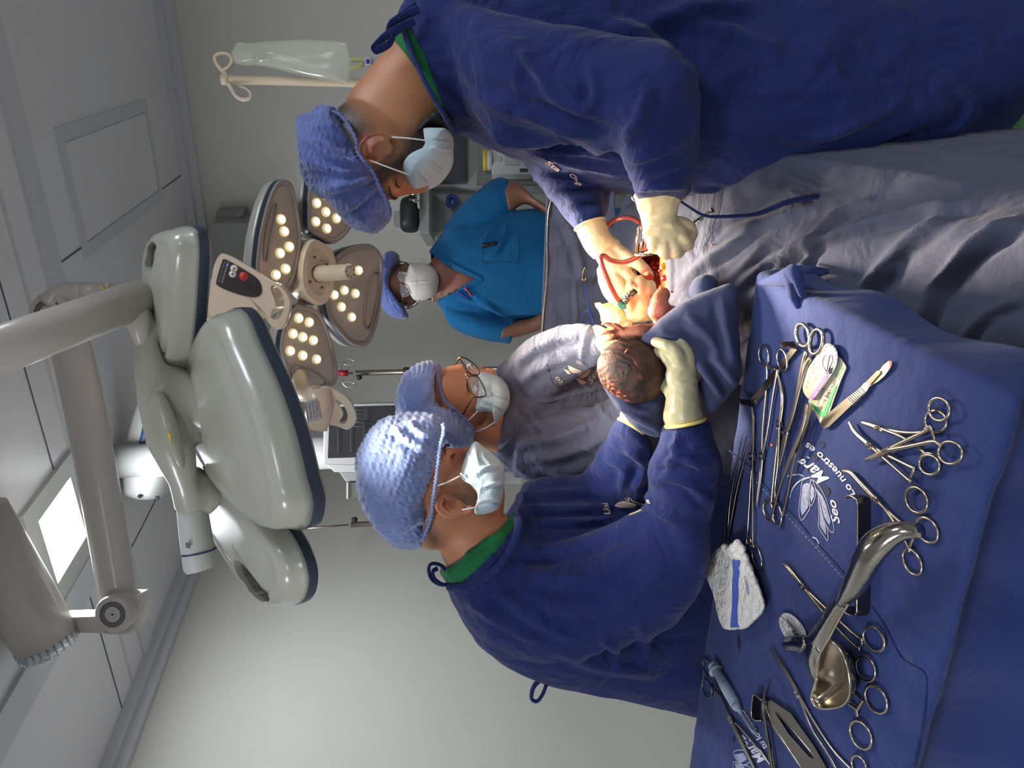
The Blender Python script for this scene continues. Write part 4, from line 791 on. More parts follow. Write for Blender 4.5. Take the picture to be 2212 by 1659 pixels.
V, F = cap_geo(capL, dL, .125, .0035, 9, cen=(865, 1035)); U = pxof(V); N = normals(V, F)
an = math.radians(20); gx = ((U[:, 0] - 860) * math.cos(an) + (U[:, 1] - 1030) * math.sin(an)); gy = (-(U[:, 0] - 860) * math.sin(an) + (U[:, 1] - 1030) * math.cos(an)); row = np.floor(gx / 17); ph = gy / 11 + row * .5 + perlin(V * 12) * .8
V = V + N * (.0026 * (np.abs(np.sin(ph * math.pi)) - .5) * np.abs(np.sin(gx / 17 * math.pi)) ** .35 + .0016 * np.abs(np.sin(gx / 17 * math.pi)))[:, None]
V = folds(V, F, .0008, 20, creases=gathers([(957, 915), (955, 945), (947, 1000), (939, 1050), (932, 1100), (920, 1150), (905, 1176)], 40, 24, (860, 1040)) + [([(850, 925), (880, 950), (925, 975)], 7, .006), ([(880, 910), (905, 935), (935, 945)], 6, .006), ([(860, 1150), (890, 1130), (915, 1120)], 7, .005)]); cp = new_obj('surgical_cap', V, F, 'cap_light', L)
ed = catmull([(957, 915), (958, 935), (951, 965), (946, 1005), (941, 1045), (935, 1085), (929, 1125), (912, 1168)], 14)
new_obj('elastic_edge', *tube([W(x + 2.2 * math.sin(i * 2.3), y, dL - .105 + .05 * abs(i / len(ed) - .6)) for i, (x, y) in enumerate(ed)], .0034, 8), 'cap_light', cp)
mk = [(1024, 955), (1045, 968), (1068, 985), (1086, 1005), (1090, 1030), (1087, 1060), (1080, 1090), (1060, 1104), (1030, 1108), (1026, 1098), (1033, 1075), (1030, 1055), (1012, 1035), (994, 1022), (1005, 990)]
V, F = inflate(mk, dL - .004, .085, 170, 40, profile=.5); V = folds(V, F, .0006, 40, creases=[([(1020, 1030), (1050, 1010), (1082, 1010)], 4, .005), ([(1032, 1060), (1060, 1045), (1087, 1045)], 4, .005), ([(1030, 1085), (1055, 1078), (1080, 1080)], 3.5, .004), ([(1014, 972), (1022, 1000), (1010, 1030)], 3, -.003), ([(1040, 975), (1045, 990), (1060, 1005)], 3, .003)])
mo = new_obj('face_mask', V, F, 'mask_blue', L)
new_obj('ear_loop', *tube(catmull([W(944, 1050, dL - .086), W(970, 1040, dL - .090), W(996, 1027, dL - .085)], 5), .0015, 8), 'strap', mo); new_obj('ear_loop', *tube(catmull([W(973, 1106, dL - .082), W(1000, 1101, dL - .088), W(1028, 1096, dL - .084)], 5), .0017, 8), 'strap', mo)
P = [(994, 1022), (1012, 1036), (1030, 1056), (1034, 1076), (1027, 1100), (1029, 1109)]; new_obj('mask_hem', *tube(catmull([W(x, y, dL - .084) for x, y in P], 5), .0016, 6), 'strap', mo)
gc = loft([((948, 1232), (1112, 1108), dL + .015, .16), ((955, 1238), (1122, 1125), dL + .015, .19), ((972, 1262), (1132, 1140), dL + .03, .20), ((1010, 1295), (1150, 1150), dL + .07, .2)], 48, 4)
V, F = remesh([gc], .004, 3); V = folds(V, F, .0015, 14, creases=[([(1000, 1210), (1040, 1175), (1100, 1150)], 5, .005)]); new_obj('scrub_top', V, F, 'green_cloth', L)
trunk = loft([((968, 1265), (1118, 1130), dL + .03, .22), ((985, 1305), (1125, 1085), dL + .06, .28), ((1030, 1375), (1140, 1055), dL + .1, .34), ((1100, 1432), (1190, 1038), dL + .13, .36), ((1200, 1474), (1280, 1022), dL + .16, .36), ((1330, 1502), (1360, 1010), dL + .19, .35), ((1430, 1522), (1440, 1010), dL + .21, .33), ((1530, 1545), (1540, 1020), dL + .23, .32), ((1700, 1560), (1700, 1040), dL + .24, .32), ((1950, 1560), (1950, 1060), dL + .24, .32)], 48, 5)
armN = loft([((1050, 1180), (1050, 1385), dL + .04, .2), ((1160, 1180), (1170, 1425), dL + .0, .2), ((1270, 1165), (1310, 1400), dL - .03, .18), ((1360, 1125), (1440, 1350), dL - .07, .17), ((1400, 1085), (1512, 1250), dL - .10, .16), ((1405, 1045), (1530, 1130), dL - .13, .14), ((1408, 1005), (1546, 1035), dL - .16, .13), ((1424, 965), (1547, 985), dL - .18, .115), ((1435, 925), (1524, 910), dL - .19, .095)], 40, 5)
armF = loft([((1240, 1050), (1350, 1120), dL + .14, .14), ((1280, 1000), (1400, 1090), dL + .08, .13), ((1305, 965), (1408, 1020), dL + .03, .12), ((1328, 925), (1398, 960), dL - .03, .1), ((1338, 905), (1385, 932), dL - .06, .08)], 32, 5)
V, F = remesh([trunk, armN, armF], .0078, 3)
cr = [([(1090, 1180), (1200, 1190), (1330, 1150), (1400, 1110)], 12, .012), ([(1130, 1240), (1250, 1250), (1390, 1200)], 14, .010), ([(1150, 1300), (1300, 1310), (1450, 1240)], 16, .009), ([(1410, 1040), (1450, 1030), (1500, 1050), (1530, 1090)], 9, .010), ([(1420, 1000), (1470, 990), (1530, 1010)], 8, .010), ([(1440, 960), (1480, 970), (1530, 960)], 7, .009), ([(1470, 930), (1460, 980), (1440, 1030)], 7, .008), ([(1400, 1060), (1420, 1100), (1480, 1130)], 9, .008),
      ([(1110, 1075), (1200, 1068), (1320, 1060)], 7, .009), ([(1120, 1100), (1230, 1100), (1340, 1095)], 7, .009), ([(1140, 1125), (1250, 1128), (1330, 1120)], 6, .009), ([(1000, 1290), (1080, 1340), (1160, 1380)], 12, .008), ([(1060, 1260), (1150, 1330), (1240, 1380)], 13, .008), ([(1200, 1400), (1300, 1440), (1420, 1450)], 12, .008), ([(1290, 1370), (1330, 1400), (1330, 1450)], 9, .010), ([(1310, 985), (1350, 1010), (1340, 1060)], 9, .010), ([(1350, 960), (1390, 1000), (1370, 1060)], 8, .010), ([(1380, 1330), (1400, 1400), (1380, 1450)], 12, .008), ([(1120, 1060), (1170, 1045), (1240, 1035)], 6, .007)]
V = folds(V, F, .0058, 8, ax=IX * .95 - IU * .1, stretch=2.6, creases=cr, seed=21, fine=.4); gn = new_obj('surgical_gown', V, F, 'navy_cloth', L)
P = [(966, 1268), (1000, 1268), (1040, 1252), (1075, 1225), (1098, 1195), (1112, 1165), (1120, 1135), (1116, 1112)]; V, F = remesh([tube(catmull([W(x, y, d) for (x, y), d in zip(P, (1.44, 1.405, 1.385, 1.375, 1.375, 1.38, 1.395, 1.42))], 6), .0085, 12, .6)], .003, 2); new_obj('gown_collar', V, F, 'navy_cloth', gn)
for P in ([(975, 1262), (950, 1262), (932, 1250), (926, 1230), (932, 1218), (950, 1220), (962, 1232), (968, 1250)], [(960, 1265), (940, 1252), (935, 1235), (945, 1228)]): new_obj('neck_tie', *tube(catmull([W(x, y, dL - .03) for x, y in P], 6), .007, 8, .5), 'navy_cloth', gn)
new_obj('back_tie', *tube(catmull([W(x, y, dL + .1) for x, y in ((1185, 1455), (1165, 1470), (1152, 1485), (1148, 1508), (1160, 1515), (1172, 1500), (1180, 1480))], 6), .008, 8, .5), 'navy_cloth', gn)
pl_ = W(1700, 1300, dL + .24); legs(L, pl_[0], pl_[1], .62, 'green_cloth', .1, (1, 0))
bpy.context.view_layer.update(); fL = on_gown(gn)
def z6(pl): return [(1260 + a / 6.379, 940 + b / 6.379) for a, b in pl]
def emb(par, f, z):
    print_poly(par, f, [z([(430, 970), (480, 925), (560, 905), (640, 925), (740, 960), (700, 1000), (560, 1000), (470, 995)])], 'print_faded', 'emblem')
    for q in ([(650, 895), (740, 925), (830, 950)], [(620, 1090), (700, 1060), (790, 1020)], [(740, 930), (790, 960), (820, 1000)]): print_poly(par, f, [z(q + [(a + 14, b + 16) for a, b in q[::-1]])], 'print_faded', 'emblem_stripe')
emb(gn, fL, z6)
for s_, a_, b_, sz in (('Uni', z6([(380, 1095)])[0], z6([(330, 915)])[0], 13), ('S', z6([(690, 905)])[0], z6([(600, 830)])[0], 9), ('a', z6([(925, 950)])[0], z6([(890, 880)])[0], 8)):
    Vt, Ft = text_on(s_, a_, b_, lambda u, v: fL(u, v, .003), size=sz, shear=.35, bold=.02); new_obj('emblem_lettering', Vt, Ft, 'print_faded', gn, False)
# near glove holding the newborn's head through the cloth
dH = 1.25
cuff = loft([((1440, 922), (1520, 903), dH + .02, .085), ((1434, 900), (1514, 885), dH + .01, .075), ((1440, 860), (1508, 845), dH, .055), ((1442, 830), (1508, 820), dH, .045)], 28, 4)
prt = [cuff, E(1472, 808, dH, 34, 42, .019, .25), chain([(1490, 800, dH), (1484, 765, dH - .008), (1464, 738, dH - .004), (1438, 728, dH + .015)], [.0125, .012, .011, .009]), chain([(1472, 795, dH - .004), (1462, 765, dH - .016), (1442, 748, dH - .012), (1416, 738, dH + .004)], [.0125, .012, .0108, .009]),
       chain([(1456, 800, dH + .005), (1446, 780, dH), (1432, 765, dH + .006), (1420, 758, dH + .02)], [.011, .0105, .0095, .0085]), chain([(1500, 815, dH + .01), (1502, 785, dH + .005), (1492, 760, dH + .015), (1474, 745, dH + .03)], [.0115, .0105, .0095, .008]), chain([(1452, 850, dH + .01), (1438, 830, dH + .025), (1424, 812, dH + .04)], [.013, .012, .0095])]
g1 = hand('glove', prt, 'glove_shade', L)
new_obj('cuff_roll', *tube(catmull([(W(1480, 913, dH + .02) + (W(1520, 903, dH + .02) - W(1440, 922, dH + .02)) / 2 * math.cos(a) * 1.02 + FW * .045 * math.sin(a)) for a in np.linspace(0, 6.283, 16, endpoint=False)], 3, True), .0032, 8, closed=True), mat('cuff_yellow', (225, 205, 120), .5), g1)
prt = [loft([((1338, 905), (1388, 935), 1.40, .075), ((1342, 885), (1392, 905), 1.385, .06), ((1350, 860), (1400, 872), 1.375, .05)], 24, 4), E(1375, 835, 1.375, 34, 38, .018), chain([(1370, 820, 1.38), (1362, 785, 1.385), (1350, 760, 1.38)], [.012, .011, .009]), chain([(1385, 815, 1.38), (1382, 780, 1.388), (1372, 752, 1.385)], [.012, .011, .009]), chain([(1400, 820, 1.38), (1402, 788, 1.388), (1396, 765, 1.385)], [.0115, .0105, .009]), chain([(1410, 835, 1.38), (1418, 808, 1.385), (1420, 790, 1.38)], [.0105, .0095, .008]), chain([(1355, 845, 1.378), (1332, 825, 1.375), (1318, 800, 1.37)], [.0125, .0115, .0095])]
g2 = hand('glove', prt, 'glove', L); new_obj('cuff_roll', *tube(catmull([(W(1363, 920, 1.40) + (W(1388, 935, 1.4) - W(1338, 905, 1.4)) / 2 * math.cos(a) + FW * .04 * math.sin(a)) for a in np.linspace(0, 6.283, 16, endpoint=False)], 3, True), .0035, 8, closed=True), 'cuff_yellow', g2)

# ================= the person with tortoiseshell glasses between them
Mp = thing('person', 'person in grey-blue gown, tortoiseshell glasses and mask, in the middle behind the newborn', 'person', (-.05, 1.95, 0))
dM = 1.76; frM = frame((.40, .60, -.60), (-.85, .12, -.45)); cM = W(1000, 864, dM)
neck = loft([((1010, 960), (1085, 860), dM + .01, .11), ((1045, 968), (1100, 868), dM + .02, .115), ((1075, 980), (1122, 862), dM + .04, .14), ((1110, 1000), (1150, 830), dM + .08, .2), ((1300, 1000), (1300, 830), dM + .12, .2), ((1500, 1000), (1500, 830), dM + .12, .2)], 32, 4)
V, F = remesh(head_geo(cM, frM, 1.0) + [neck], .0034, 4)
new_obj('body', V, F, 'skin_M', Mp, attrs={'hair': np.clip(near_line(V, [(1018, 925), (1030, 950)], 8) * .4, 0, 1), 'blush': near_line(V, [(1045, 880), (1060, 895)], 12) * .4})
face_bits(Mp, cM, frM, (1, -1), 1.0)
capM = [(858, 872), (865, 832), (884, 802), (910, 786), (936, 782), (951, 796), (949, 830), (958, 862), (986, 886), (1012, 910), (1026, 938), (1020, 964), (985, 968), (930, 950), (880, 935), (860, 905)]
V, F = cap_geo(capM, dM - .005, .115, .0042, 40, cen=(930, 880)); V = folds(V, F, .001, 20, creases=gathers([(951, 796), (949, 825), (955, 858), (985, 888), (1010, 910), (1025, 940)], 28, 18, (920, 880))); cp = new_obj('surgical_cap', V, F, 'cap_light', Mp)
ed = catmull([(950, 793), (949, 815), (951, 835), (959, 862), (975, 878), (992, 893), (1012, 912), (1025, 935)], 12); new_obj('elastic_edge', *tube([W(x + 1.6 * math.sin(i * 2.2), y, dM - .105 + .04 * abs(i / len(ed) - .6)) for i, (x, y) in enumerate(ed)], .003, 8), 'cap_cloth', cp)
mk = [(1030, 802), (1048, 800), (1073, 811), (1092, 827), (1101, 851), (1099, 876), (1086, 896), (1070, 918), (1069, 895), (1052, 889), (1028, 888), (1030, 860), (1034, 830)]
V, F = inflate(mk, dM - .035, .065, 150, 34, profile=.5); V = folds(V, F, .0006, 45, creases=[([(1045, 830), (1070, 850), (1098, 860)], 3.5, .004), ([(1040, 860), (1065, 872), (1090, 885)], 3, .004), ([(1034, 870), (1050, 876), (1066, 880)], 2, -.003)]); mo = new_obj('face_mask', V, F, 'mask_blue', Mp)
new_obj('ear_loop', *tube([W(1032, 888, dM - .098), W(1020, 900, dM - .095), W(1008, 912, dM - .085)], .0014, 6), 'strap', mo); new_obj('ear_loop', *tube([W(1069, 912, dM - .088), W(1050, 924, dM - .08), W(1029, 932, dM - .072)], .0014, 6), 'strap', mo)
gl = part_root('glasses', W(1020, 820, 1.65), Mp)
def lensframe(px, dd, parent, mt='tortoise', r=.0019):
    P = catmull([W(x, y, d) for (x, y), d in zip(px, dd)], 5, True); new_obj('rim', *tube(P, r, 8, closed=True), mt, parent)
    c = P.mean(0); new_obj('lens', *skin_rings([c + (P - c) * .97 - FW * .0008, c + (P - c) * .97 + FW * .0008]), 'lens_glass', parent)
lensframe([(1012, 815), (1031, 814), (1046, 839), (1048, 855), (1031, 858), (1022, 853), (1013, 830)], [1.645] * 7, gl); lensframe([(994, 772), (1010, 776), (1031, 794), (1035, 808), (1019, 809), (1009, 800), (998, 782)], [1.68] * 7, gl)
new_obj('bridge', *tube(catmull([W(1010, 800, 1.672), W(1007, 808, 1.655), W(1012, 816, 1.645)], 4), .0018, 8), 'tortoise', gl); new_obj('temple', *tube([W(1022, 856, 1.645), W(1010, 878, 1.655), W(997, 902, 1.672)], .0024, 8), 'tortoise', gl); new_obj('temple', *tube([W(994, 772, 1.68), W(988, 780, 1.72), W(981, 792, 1.76)], .0022, 8), 'tortoise', gl)
for q in ((1021, 856, 1.643), (994, 773, 1.678)): new_obj('gold_hinge', *ellips(W(*q), np.eye(3) * .0028, 10, 6), 'gold', gl)
trunk = loft([((1100, 850), (1072, 985), dM + .05, .17), ((1120, 815), (1090, 1005), dM + .08, .24), ((1150, 775), (1120, 1025), dM + .12, .3), ((1220, 760), (1190, 1040), dM + .14, .32), ((1320, 770), (1320, 1060), dM + .15, .32), ((1430, 790), (1430, 1070), dM + .15, .3), ((1600, 800), (1600, 1070), dM + .16, .3), ((1850, 820), (1850, 1070), dM + .16, .3)], 44, 5)
armF = loft([((1072, 800), (1130, 900), dM + .07, .16), ((1110, 762), (1180, 870), dM + .02, .15), ((1150, 728), (1225, 830), dM - .04, .14), ((1200, 708), (1262, 800), dM - .10, .12), ((1245, 701), (1290, 788), dM - .15, .11), ((1280, 703), (1302, 772), dM - .19, .09)], 36, 5)
armN = loft([((1120, 900), (1110, 1030), dM + .04, .16), ((1200, 900), (1200, 1035), dM - .01, .16), ((1280, 880), (1300, 1010), dM - .06, .15), ((1340, 840), (1370, 940), dM - .10, .13), ((1370, 780), (1410, 850), dM - .14, .11), ((1375, 740), (1405, 760), dM - .17, .08)], 32, 5)
V, F = remesh([trunk, armF, armN], .0072, 3)
cr = [([(1110, 790), (1150, 760), (1210, 730), (1270, 720)], 8, .009), ([(1120, 830), (1180, 790), (1250, 765)], 8, .009), ([(1150, 870), (1230, 855), (1300, 835)], 8, .009), ([(1120, 930), (1200, 910), (1290, 870)], 8, .010), ([(1110, 960), (1200, 950), (1310, 900)], 8, .010), ([(1130, 990), (1220, 985), (1320, 940)], 8, .009), ([(1150, 1010), (1240, 1015), (1330, 985)], 8, .008), ([(1260, 960), (1300, 985), (1340, 985)], 6, .009), ([(1120, 880), (1150, 900), (1180, 950)], 7, .007), ([(1290, 870), (1310, 900), (1340, 930)], 7, .008), ([(1255, 790), (1265, 740), (1275, 705)], 5, .006), ([(1110, 1000), (1150, 1030), (1240, 1040)], 6, .006)]
V = folds(V, F, .0045, 9, ax=IX * .9 + IU * .35, stretch=2.2, creases=cr, seed=55, fine=.4); gn = new_obj('surgical_gown', V, F, 'grey_blue_cloth', Mp)
P = [(1105, 868), (1112, 890), (1116, 915), (1112, 935), (1095, 955), (1078, 972)]; V, F = remesh([tube(catmull([W(x, y, d) for (x, y), d in zip(P, (1.755, 1.735, 1.725, 1.725, 1.735, 1.75))], 6), .0105, 12, .6)], .003, 2); new_obj('gown_collar', V, F, 'grey_blue_cloth', gn)
legs(Mp, -.14, 1.93, .75, 'green_cloth', .1, (0, -1))
# pocket with a worn emblem and lettering
fK = lambda x, y, o=0.: W(x, y, 1.715 - .00035 * (x - 1180) - .0002 * (860 - y) - .03 - o)
bpy.context.view_layer.update(); fK = on_gown(gn)
pk = resample(np.array([(1180, 787), (1246, 780), (1306, 800), (1310, 840), (1232, 856), (1195, 830)]), 60, True)
new_obj('pocket_seam', *tube(np.array([fK(x, y, .001) for x, y in pk]), .0011, 5, closed=True), 'grey_blue_cloth', gn)
print_poly(gn, fK, [[(1226, 788), (1245, 797), (1258, 801), (1250, 806), (1236, 806), (1230, 800)], [(1217, 797), (1228, 800), (1234, 808), (1226, 808)], [(1258, 802), (1276, 798), (1270, 812), (1256, 818), (1246, 812)], [(1244, 815), (1256, 820), (1268, 826), (1256, 831), (1248, 824)]], 'print_faded', 'emblem')
for s_, a_, b_, sz in (('Sta', (1276, 832), (1294, 802), 11), ('Cto', (1228, 838), (1204, 812), 10), ('mate', (1262, 786), (1246, 778), 8)):
    Vt, Ft = text_on(s_, a_, b_, lambda u, v: fK(u, v, .003), size=sz, shear=.3, bold=.015); new_obj('emblem_lettering', Vt, Ft, 'print_faded', gn, False)
# far glove behind the newborn's arm, near glove holding the clamp
prt = [loft([((1278, 708), (1302, 778), dM - .20, .085), ((1284, 702), (1320, 775), dM - .22, .07), ((1300, 704), (1340, 768), dM - .235, .055)], 24, 4), E(1322, 738, dM - .24, 36, 30, .018), chain([(1330, 745, dM - .24), (1355, 750, dM - .235), (1378, 752, dM - .23)], [.012, .011, .009]), chain([(1330, 732, dM - .24), (1358, 732, dM - .235), (1382, 735, dM - .23)], [.012, .011, .009]), chain([(1328, 720, dM - .24), (1352, 716, dM - .235), (1374, 718, dM - .23)], [.0115, .0105, .009]), chain([(1322, 710, dM - .24), (1342, 704, dM - .235), (1358, 704, dM - .23)], [.0105, .0095, .008]), chain([(1312, 755, dM - .24), (1325, 775, dM - .25), (1345, 785, dM - .25)], [.0125, .0115, .009])]
g1 = hand('glove', prt, 'glove', Mp)
dQ = 1.44
prt = [loft([((1350, 700), (1412, 692), dQ + .07, .07), ((1350, 690), (1408, 684), dQ + .04, .06), ((1352, 672), (1410, 668), dQ + .015, .05)], 24, 4), E(1384, 658, dQ, 30, 34, .021, .1), chain([(1372, 640, dQ), (1364, 622, dQ - .012), (1366, 608, dQ + .0), (1378, 604, dQ + .02)], [.0125, .012, .011, .0092]), chain([(1385, 636, dQ - .004), (1380, 618, dQ - .016), (1384, 606, dQ - .004), (1394, 606, dQ + .018)], [.0125, .012, .011, .0092]), chain([(1397, 640, dQ), (1397, 622, dQ - .010), (1402, 614, dQ + .002), (1408, 618, dQ + .022)], [.012, .0112, .0102, .0088]), chain([(1404, 650, dQ + .006), (1410, 636, dQ), (1414, 632, dQ + .012), (1416, 640, dQ + .026)], [.0108, .010, .009, .0078]), chain([(1368, 672, dQ), (1356, 655, dQ - .014), (1356, 640, dQ - .012), (1362, 630, dQ - .006)], [.0135, .0125, .011, .009])]
g2 = hand('glove', prt, 'glove', Mp, blood=[([(1368, 612), (1374, 618)], 5), ([(1408, 640), (1414, 650)], 4)])

# ================= the person in blue scrubs at the head end
A = thing('person', 'person in bright blue short-sleeved scrubs with a white cup mask standing behind the drape screen', 'person', (.42, 2.95, 0))
dA = 2.92; frA = frame((.2, -.02, -.98), (-.98, -.14, 0)); cA = W(879, 614, dA)
armsA = [loft([((1085, 398), (1100, 462), dA - .02, .09), ((1120, 396), (1135, 440), dA - .02, .085), ((1150, 425), (1172, 462), dA - .03, .075), ((1185, 450), (1205, 490), dA - .06, .07), ((1200, 500), (1225, 530), dA - .14, .06)], 24, 4), loft([((1090, 700), (1080, 735), dA - .02, .09), ((1120, 692), (1118, 728), dA - .02, .085), ((1150, 686), (1158, 716), dA - .03, .075), ((1190, 660), (1205, 690), dA - .06, .07), ((1200, 610), (1225, 640), dA - .14, .06)], 24, 4)]
neck = loft([((905, 585), (905, 645), dA, .11), ((925, 572), (925, 648), dA + .01, .12), ((945, 545), (945, 655), dA + .02, .14), ((965, 515), (965, 672), dA + .03, .17), ((1000, 490), (1000, 690), dA + .03, .205), ((1050, 480), (1050, 690), dA + .03, .2), ((1180, 475), (1180, 690), dA + .03, .2)], 36, 4)
V, F = remesh(head_geo(cA, frA, .98) + [neck] + armsA, .005, 3)
new_obj('body', V, F, 'skin_A', A, attrs={'hair': np.zeros(len(V)), 'blush': near_line(V, [(965, 600), (1000, 600)], 30) * .6}); face_bits(A, cA, frA, (1, -1), .98)
capA = [(822, 620), (821, 585), (826, 560), (838, 546), (856, 546), (861, 556), (852, 575), (846, 600), (847, 625), (855, 648), (868, 668), (881, 680), (876, 688), (852, 686), (832, 672), (820, 650)]
V, F = cap_geo(capA, dA - .02, .10, .003, 70, cen=(840, 615)); new_obj('surgical_cap', V, F, 'cap_cloth', A)
mk = [(873, 612), (876, 600), (882, 582), (888, 570), (910, 568), (930, 574), (944, 588), (948, 606), (944, 628), (934, 640), (915, 648), (896, 648), (886, 636), (880, 622)]
V, F = inflate(mk, dA - .07, .06, 110, 24, profile=.7); V = folds(V, F, .0006, 30, creases=[([(876, 611), (910, 609), (948, 608)], 1.6, .0035)]); mo = new_obj('face_mask', V, F, 'mask_white', A)
for P in ([(888, 570), (872, 562), (858, 556)], [(918, 570), (915, 562), (908, 558)], [(905, 648), (895, 658), (882, 664)], [(930, 642), (934, 640), (934, 650)]): new_obj('ear_loop', *tube([W(x, y, dA - .085 + .02 * k) for k, (x, y) in enumerate(P)], .0018, 6), 'strap', mo)
gl = part_root('glasses', W(870, 615, dA - .11), A)
lensframe([(861, 589), (873, 588), (881, 596), (880, 606), (868, 609), (860, 600)], [dA - .112] * 6, gl, 'steel', .0012); lensframe([(865, 618), (873, 616), (883, 624), (884, 636), (872, 641), (865, 632)], [dA - .112] * 6, gl, 'steel', .0012); new_obj('bridge', *tube([W(866, 608, dA - .113), W(866, 618, dA - .113)], .0012, 6), 'steel', gl)
new_obj('temple', *tube([W(862, 590, dA - .11), W(860, 572, dA - .06)], .0014, 6), 'steel', gl); new_obj('temple', *tube([W(869, 640, dA - .11), W(872, 660, dA - .06)], .0014, 6), 'steel', gl)
dS = dA + .03
sh = [loft([((928, 542), (945, 645), dS, .15), ((934, 535), (950, 660), dS, .18), ((955, 505), (972, 690), dS, .22), ((985, 470), (1000, 705), dS, .25), ((1040, 462), (1050, 700), dS, .27), ((1100, 458), (1105, 698), dS, .28), ((1180, 452), (1180, 692), dS, .28), ((1350, 450), (1350, 695), dS, .28)], 40, 4),
      loft([((958, 490), (990, 560), dS, .16), ((990, 452), (1045, 540), dS - .01, .16), ((1030, 415), (1090, 490), dS - .02, .15), ((1070, 388), (1108, 468), dS - .02, .14), ((1095, 388), (1112, 462), dS - .02, .13)], 32, 4),
      loft([((965, 650), (965, 690), dS, .15), ((1000, 660), (985, 712), dS - .01, .16), ((1060, 680), (1040, 732), dS - .02, .15), ((1112, 690), (1102, 742), dS - .02, .13)], 32, 4)]
V, F = remesh(sh, .0065, 3)
cr = [([(985, 640), (1050, 660), (1095, 690)], 5, .008), ([(1010, 620), (1050, 660), (1100, 672)], 5, .006), ([(1040, 560), (1075, 540), (1100, 470)], 6, .008), ([(1040, 530), (1060, 500), (1105, 465)], 5, .007), ([(1035, 640), (1075, 670), (1110, 695)], 5, .008), ([(960, 520), (1020, 480), (1080, 455)], 6, .004)]
V = folds(V, F, .004, 7, ax=IX, stretch=2, creases=cr, seed=80, fine=.3)
U = pxof(V); vneck = np.array([(920, 538), (934, 545), (956, 564), (980, 580), (1030, 601), (1010, 615), (985, 632), (950, 648), (915, 650)], float)
def inpoly(P, poly):
    r = np.zeros(len(P), bool); n = len(poly)
    for i in range(n):
        a, b = poly[i], poly[(i + 1) % n]; c = ((a[1] > P[:, 1]) != (b[1] > P[:, 1])) & (P[:, 0] < (b[0] - a[0]) * (P[:, 1] - a[1]) / (b[1] - a[1] + 1e-12) + a[0]); r ^= c
    return r
dv = (V - CAM) @ FW; kill = inpoly(U, vneck) & (dv < dS + .03); F2 = [q for q in F if not all(kill[i] for i in q)]
sc_ = new_obj('scrub_top', V, F2, 'teal_cloth', A); add_mod(sc_, 'SOLIDIFY', thickness=.004, offset=-1)
bpy.context.view_layer.update(); fS = on_gown(sc_)
P = [(928, 543), (956, 562), (980, 578), (1032, 601), (1010, 617), (985, 634), (945, 648)]; new_obj('neck_hem', *tube(np.array([fS(x + 3, y, .002) for x, y in catmull([(a + 4, b + (-2 if b < 600 else 2)) for a, b in P], 6)]), .004, 6, .5), 'teal_cloth', sc_)
new_obj('pocket_seam', *tube(np.array([fS(x, y, .001) for x, y in resample(np.array([(1042, 505), (1120, 505), (1120, 568), (1042, 568)]), 40, True)]), .0013, 5, closed=True), 'teal_cloth', sc_)
for nm, lb, a_, b_, r_, mt in (('pocket_torch', 'short black pocket torch clipped in the blue scrub pocket', (1044, 530), (1070, 526), .008, 'rubber'), ('pen', 'red pen clipped to the neckline of the blue scrubs', (1004, 622), (1019, 638), .0035, 'pen_red'), ('pen', 'dark blue pen clipped to the neckline of the blue scrubs', (989, 631), (1012, 644), .0035, 'pen_blue')):
    pa = fS(*a_, .008); pb = fS(*b_, .008); tt = thing(nm, lb, 'torch' if nm[1] == 'o' and nm[0:6] == 'pocket' else 'pen', pa); new_obj('barrel', *tube([pa, pb], r_, 12, round_ends=True), mt, tt); new_obj('clip', *tube([pa - FW * .008 + (pb - pa) * .1, pa - FW * .008 + (pb - pa) * .6], r_ * .35, 6), mt, tt)
legs(A, W(1300, 575, dS)[0], W(1300, 575, dS)[1], .80, 'teal_cloth', .1, (0, -1))
# ---------------------------------------------------------------- patient, drapes, newborn
def cx_(y): return .235 + (y - 1.45) * .22
def dz(x, y):
    t = x - cx_(y); c = np.interp(y, [.3, .6, .85, 1.05, 1.2, 1.32, 1.45, 1.6, 1.75, 1.95, 2.3], [.80, .84, .875, .905, .95, 1.03, 1.085, 1.085, 1.06, 1.03, 1.0])
    w_ = np.interp(y, [.9, 1.4], [.125, .235]); e = np.maximum(0, np.abs(t) - w_ * .55); leg = -.035 * np.exp(-(t / .05) ** 2) * smooth01((1.2 - y) / .3)
    return c - .10 * (t / w_) ** 2 * (np.abs(t) < w_) - np.where(np.abs(t) >= w_, .10 + (np.abs(t) - w_) * 5, 0) + leg
xs = np.linspace(-.2, .72, 300); ys = np.linspace(.35, 2.03, 480); X, Y = np.meshgrid(xs, ys); Zz = np.maximum(dz(X, Y), .27)
V = np.stack([X.ravel(), Y.ravel(), Zz.ravel()], 1); nx = len(xs)
F = [(r * nx + c, r * nx + c + 1, (r + 1) * nx + c + 1, (r + 1) * nx + c) for r in range(len(ys) - 1) for c in range(nx - 1)]
cr = [([(1700, 690), (1740, 560), (1800, 470), (1900, 430)], 9, .012), ([(1560, 640), (1640, 580), (1720, 540), (1900, 480), (2212, 420)], 10, .014), ([(1960, 800), (2020, 640), (2100, 540), (2212, 470)], 12, .022), ([(1480, 600), (1560, 540), (1640, 480)], 10, .009), ([(1500, 650), (1580, 600), (1660, 520)], 9, .009), ([(1780, 760), (1860, 640), (1940, 560)], 14, .012), ([(1450, 640), (1455, 580), (1450, 545)], 4, .002), ([(1560, 500), (1680, 470), (1760, 440)], 10, .01), ([(1620, 650), (1700, 560), (1750, 520)], 10, .011), ([(1830, 700), (1920, 560), (2060, 450)], 14, .012), ([(1340, 460), (1320, 500), (1300, 560)], 7, .01), ([(1370, 440), (1345, 480), (1335, 520)], 7, .01), ([(2060, 760), (2120, 690), (2212, 640)], 10, .01)]
